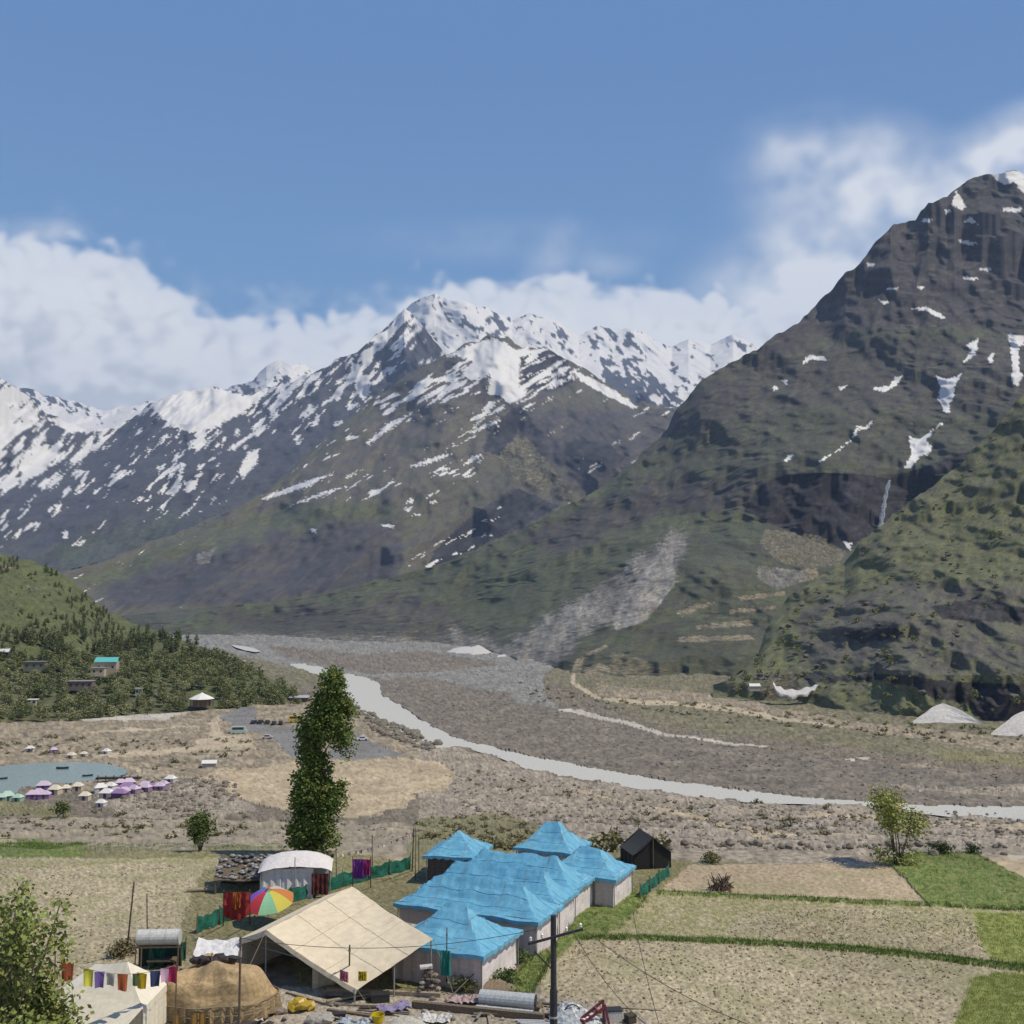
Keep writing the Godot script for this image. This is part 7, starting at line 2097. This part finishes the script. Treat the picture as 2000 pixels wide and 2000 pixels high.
func build_wood(r: RandomNumberGenerator) -> void:
	var lm := leafy("leaves", Color(0.28, 0.32, 0.10))
	var bark := paint("bark", Color(0.12, 0.095, 0.07), 0.95, 0.6, 0.5)
	var protos := []
	for e: Array in [["dark slender tree in the wood on the hillside", 1.5, 5.4, 6.5, Color(0.095, 0.118, 0.042)], ["mid green tree in the wood on the hillside", 2.7, 4.0, 5.2, Color(0.135, 0.152, 0.056)], ["pale green willow in the wood on the hillside", 3.0, 3.0, 4.0, Color(0.24, 0.245, 0.12)]]:
		var t := Node3D.new()
		t.name = "wood_tree"
		var s := Shape.new()
		s.tube(Vector3(0, -1.0, 0), Vector3(0.2, e[3], 0), 0.3, 0.08, 6, false)
		put("trunk", s, bark, t)
		put("crown", crown_of([[Vector3(0, e[3], 0), Vector3(e[1], e[2], e[1])], [Vector3(0, e[3] * 0.55, 0), Vector3(e[1] * 1.15, e[2] * 0.5, e[1] * 1.15)]], 46, 6, 1.2, 0.55, e[4], protos.size() + 70), lm, t)
		protos.append([t, e[0]])
	var far := [[], [], []]
	var near := 0
	for i in 3600:
		var px := r.randf_range(-200, 600)
		var c := along([-260, 1000, 1, 0, 1084, 1, 109, 1118, 1, 181, 1176, 1, 250, 1218, 1, 410, 1276, 1, 560, 1346, 1, 620, 1376, 1], px)
		var a := along([-260, 1440, 1, 0, 1420, 1, 200, 1405, 1, 400, 1388, 1, 600, 1378, 1], px)
		var py := lerpf(a.x, c.x, r.randf())
		var open := py > 1310.0 and px < 330.0 and nb.get_noise_2d(px * 1.3, py * 2.5) > -0.02
		if absf(px - 394.0) < 30.0 and py > 1342.0:
			continue
		if px > 300.0 and py > 1325.0 and r.randf() < 0.6:
			continue
		if px > 380.0 and r.randf() < (px - 380.0) / 260.0:
			continue
		if open or (absf(px - 200) < 26.0 and absf(py - 1312) < 14.0) or (absf(px - 156) < 26.0 and py > 1335.0 and py < 1362.0) or (absf(px - 66) < 22.0 and absf(py - 1310) < 14.0):
			continue
		if py < 1290.0 and nc.get_noise_2d(px * 1.6, py * 3.0) < -0.12:
			continue
		var d := wood_depth(px, py)
		var where := at(px, py, d)
		var kind := 0 if py < 1290.0 and r.randf() < 0.75 else (2 if r.randf() < (0.5 if py > 1300.0 else 0.15) else 1)
		var z := r.randf_range(0.4, 0.85) * (0.62 if py < 1250.0 else 1.0)
		if py > 1255.0 and px > -20.0 and near < 290 and r.randf() < 0.45:
			near += 1
			var k: Node3D = protos[kind][0].duplicate()
			k.name = numbered("wood_tree")
			add_child(k)
			k.position = where
			k.rotation.y = r.randf() * TAU
			k.scale = Vector3(z, z * r.randf_range(0.85, 1.2), z)
			tag(k, protos[kind][1], "tree", "trees of the hillside wood, " + ["dark", "mid green", "pale"][kind])
		else:
			far[kind].append(Transform3D(Basis(Vector3.UP, r.randf() * TAU).scaled(Vector3(z, z, z)), where))
	for k in 3:
		if far[k].size():
			scatter("hillside_wood", protos[k][0].get_child(1).mesh, lm, far[k], ["mass of dark trees high on the wooded hillside", "mass of mid green trees high on the wooded hillside", "scattered pale trees high on the wooded hillside"][k], "wood")
	for e: Array in protos:
		e[0].free()
	# shrubs and rocks on the green hill across the river
	var sh := crown_of([[Vector3(0, 0.6, 0), Vector3(1.5, 0.9, 1.5)]], 12, 5, 0.7, 0.42, Color(0.21, 0.21, 0.085), 56).done()
	var list := []
	var rocks := []
	var lines := [[1390, 1366, 640, 1480, 1376, 622, 1560, 1389, 592, 1700, 1406, 547, 1800, 1414, 528, 2300, 1440, 480], [1390, 1344, 660, 1480, 1335, 648, 1600, 1330, 622, 1780, 1318, 558, 2300, 1320, 515], [1390, 1342, 665, 1480, 1310, 670, 1600, 1230, 700, 1800, 1200, 640, 2300, 1180, 600],
		[1390, 1341, 670, 1450, 1312, 690, 1482, 1273, 740, 1542, 1162, 820, 1650, 1098, 870, 1771, 986, 900, 1868, 914, 930, 2000, 768, 970, 2300, 560, 1000]]
	for i in 900:
		var px := r.randf_range(1430, 2230)
		var q := []
		for l: Array in lines:
			q.append(along(l, px))
		var py: float = lerpf(q[0].x - 22.0, q[3].x + 4.0, r.randf())
		if nb.get_noise_2d(px * 0.9, py * 1.2) < -0.15:
			continue
		var k := 0
		while k < 2 and py < q[k + 1].x:
			k += 1
		var d := lerpf(q[k].y, q[k + 1].y, (q[k].x - py) / maxf(q[k].x - q[k + 1].x, 1.0))
		var w: Vector3 = at(px, py, d)
		var rel := 26.0 * nc.get_noise_3d(w.x * 100.0 / 90.0, w.y * 50.0 / 90.0, w.z * 30.0 / 90.0)
		w = at(px, py, d - rel - 4.0)
		var z := 0.45 + 1.3 * pow(r.randf(), 2.0)
		if r.randf() < 0.3:
			rocks.append(Transform3D(Basis(Vector3.UP, r.randf() * TAU).scaled(Vector3(z * 3.0, z * 2.2, z * 3.0)), w))
		else:
			list.append(Transform3D(Basis(Vector3.UP, r.randf() * TAU).scaled(Vector3(z, z, z)), w))
	scatter("hill_shrubs", sh, lm, list, "olive shrubs covering the green hill across the river", "shrubs")
	var s := Shape.new()
	s.blob(Vector3(0, 0.2, 0), Vector3(0.5, 0.4, 0.45), 0.25, r)
	scatter("hill_rocks", s.done(), paint("hill_rock", Color(0.17, 0.16, 0.14), 0.95, 0.6, 6.0), rocks, "grey rocks jutting from the green hill across the river", "rocks")

# ------------------------------------------------------------------ scene
func _ready() -> void:
	var t0 := Time.get_ticks_msec()
	rng.seed = 11
	var tilt := atan((LEVEL - 1000.0) / FOCAL)
	tilt_c = cos(tilt)
	tilt_s = sin(tilt)
	na.noise_type = FastNoiseLite.TYPE_SIMPLEX
	na.frequency = 0.01
	na.fractal_octaves = 4
	na.seed = 3
	nb.noise_type = FastNoiseLite.TYPE_SIMPLEX
	nb.frequency = 0.03
	nb.fractal_octaves = 2
	nb.seed = 8
	nc.noise_type = FastNoiseLite.TYPE_SIMPLEX
	nc.frequency = 0.01
	nc.fractal_octaves = 2
	nc.seed = 14
	nr.noise_type = FastNoiseLite.TYPE_SIMPLEX
	nr.fractal_type = FastNoiseLite.FRACTAL_RIDGED
	nr.frequency = 0.012
	nr.fractal_octaves = 2
	nr.seed = 21
	var cam := Camera3D.new()
	cam.name = "camera"
	cam.fov = 50.0
	cam.near = 0.2
	cam.far = 40000.0
	cam.position = Vector3(0, EYE, 0)
	cam.rotation.x = tilt
	cam.current = true
	add_child(cam)
	var env := Environment.new()
	env.background_mode = Environment.BG_SKY
	env.sky = build_sky()
	env.tonemap_mode = Environment.TONE_MAPPER_LINEAR
	env.tonemap_exposure = 1.0
	env.fog_enabled = true
	env.fog_density = 0.000040
	env.fog_light_color = Color(0.72, 0.83, 1.0)
	env.sdfgi_enabled = true
	env.ssao_enabled = true
	env.ssil_enabled = true
	var we := WorldEnvironment.new()
	we.name = "world_environment"
	we.environment = env
	add_child(we)
	var sun := DirectionalLight3D.new()
	sun.name = "sun"
	sun.light_energy = 1.45
	sun.light_color = Color(1.0, 0.955, 0.87)
	sun.light_angular_distance = 0.5
	sun.shadow_enabled = true
	add_child(sun)
	sun.look_at_from_position(Vector3(0.52, 0.83, 0.13) * 100.0, Vector3.ZERO)
	print("sky ", Time.get_ticks_msec() - t0)
	build_mountains()
	print("mountains ", Time.get_ticks_msec() - t0)
	build_ground()
	print("ground ", Time.get_ticks_msec() - t0)
	build_far()
	print("far ", Time.get_ticks_msec() - t0)
	build_camp()
	print("camp ", Time.get_ticks_msec() - t0)
	build_plants()
	print("plants ", Time.get_ticks_msec() - t0)
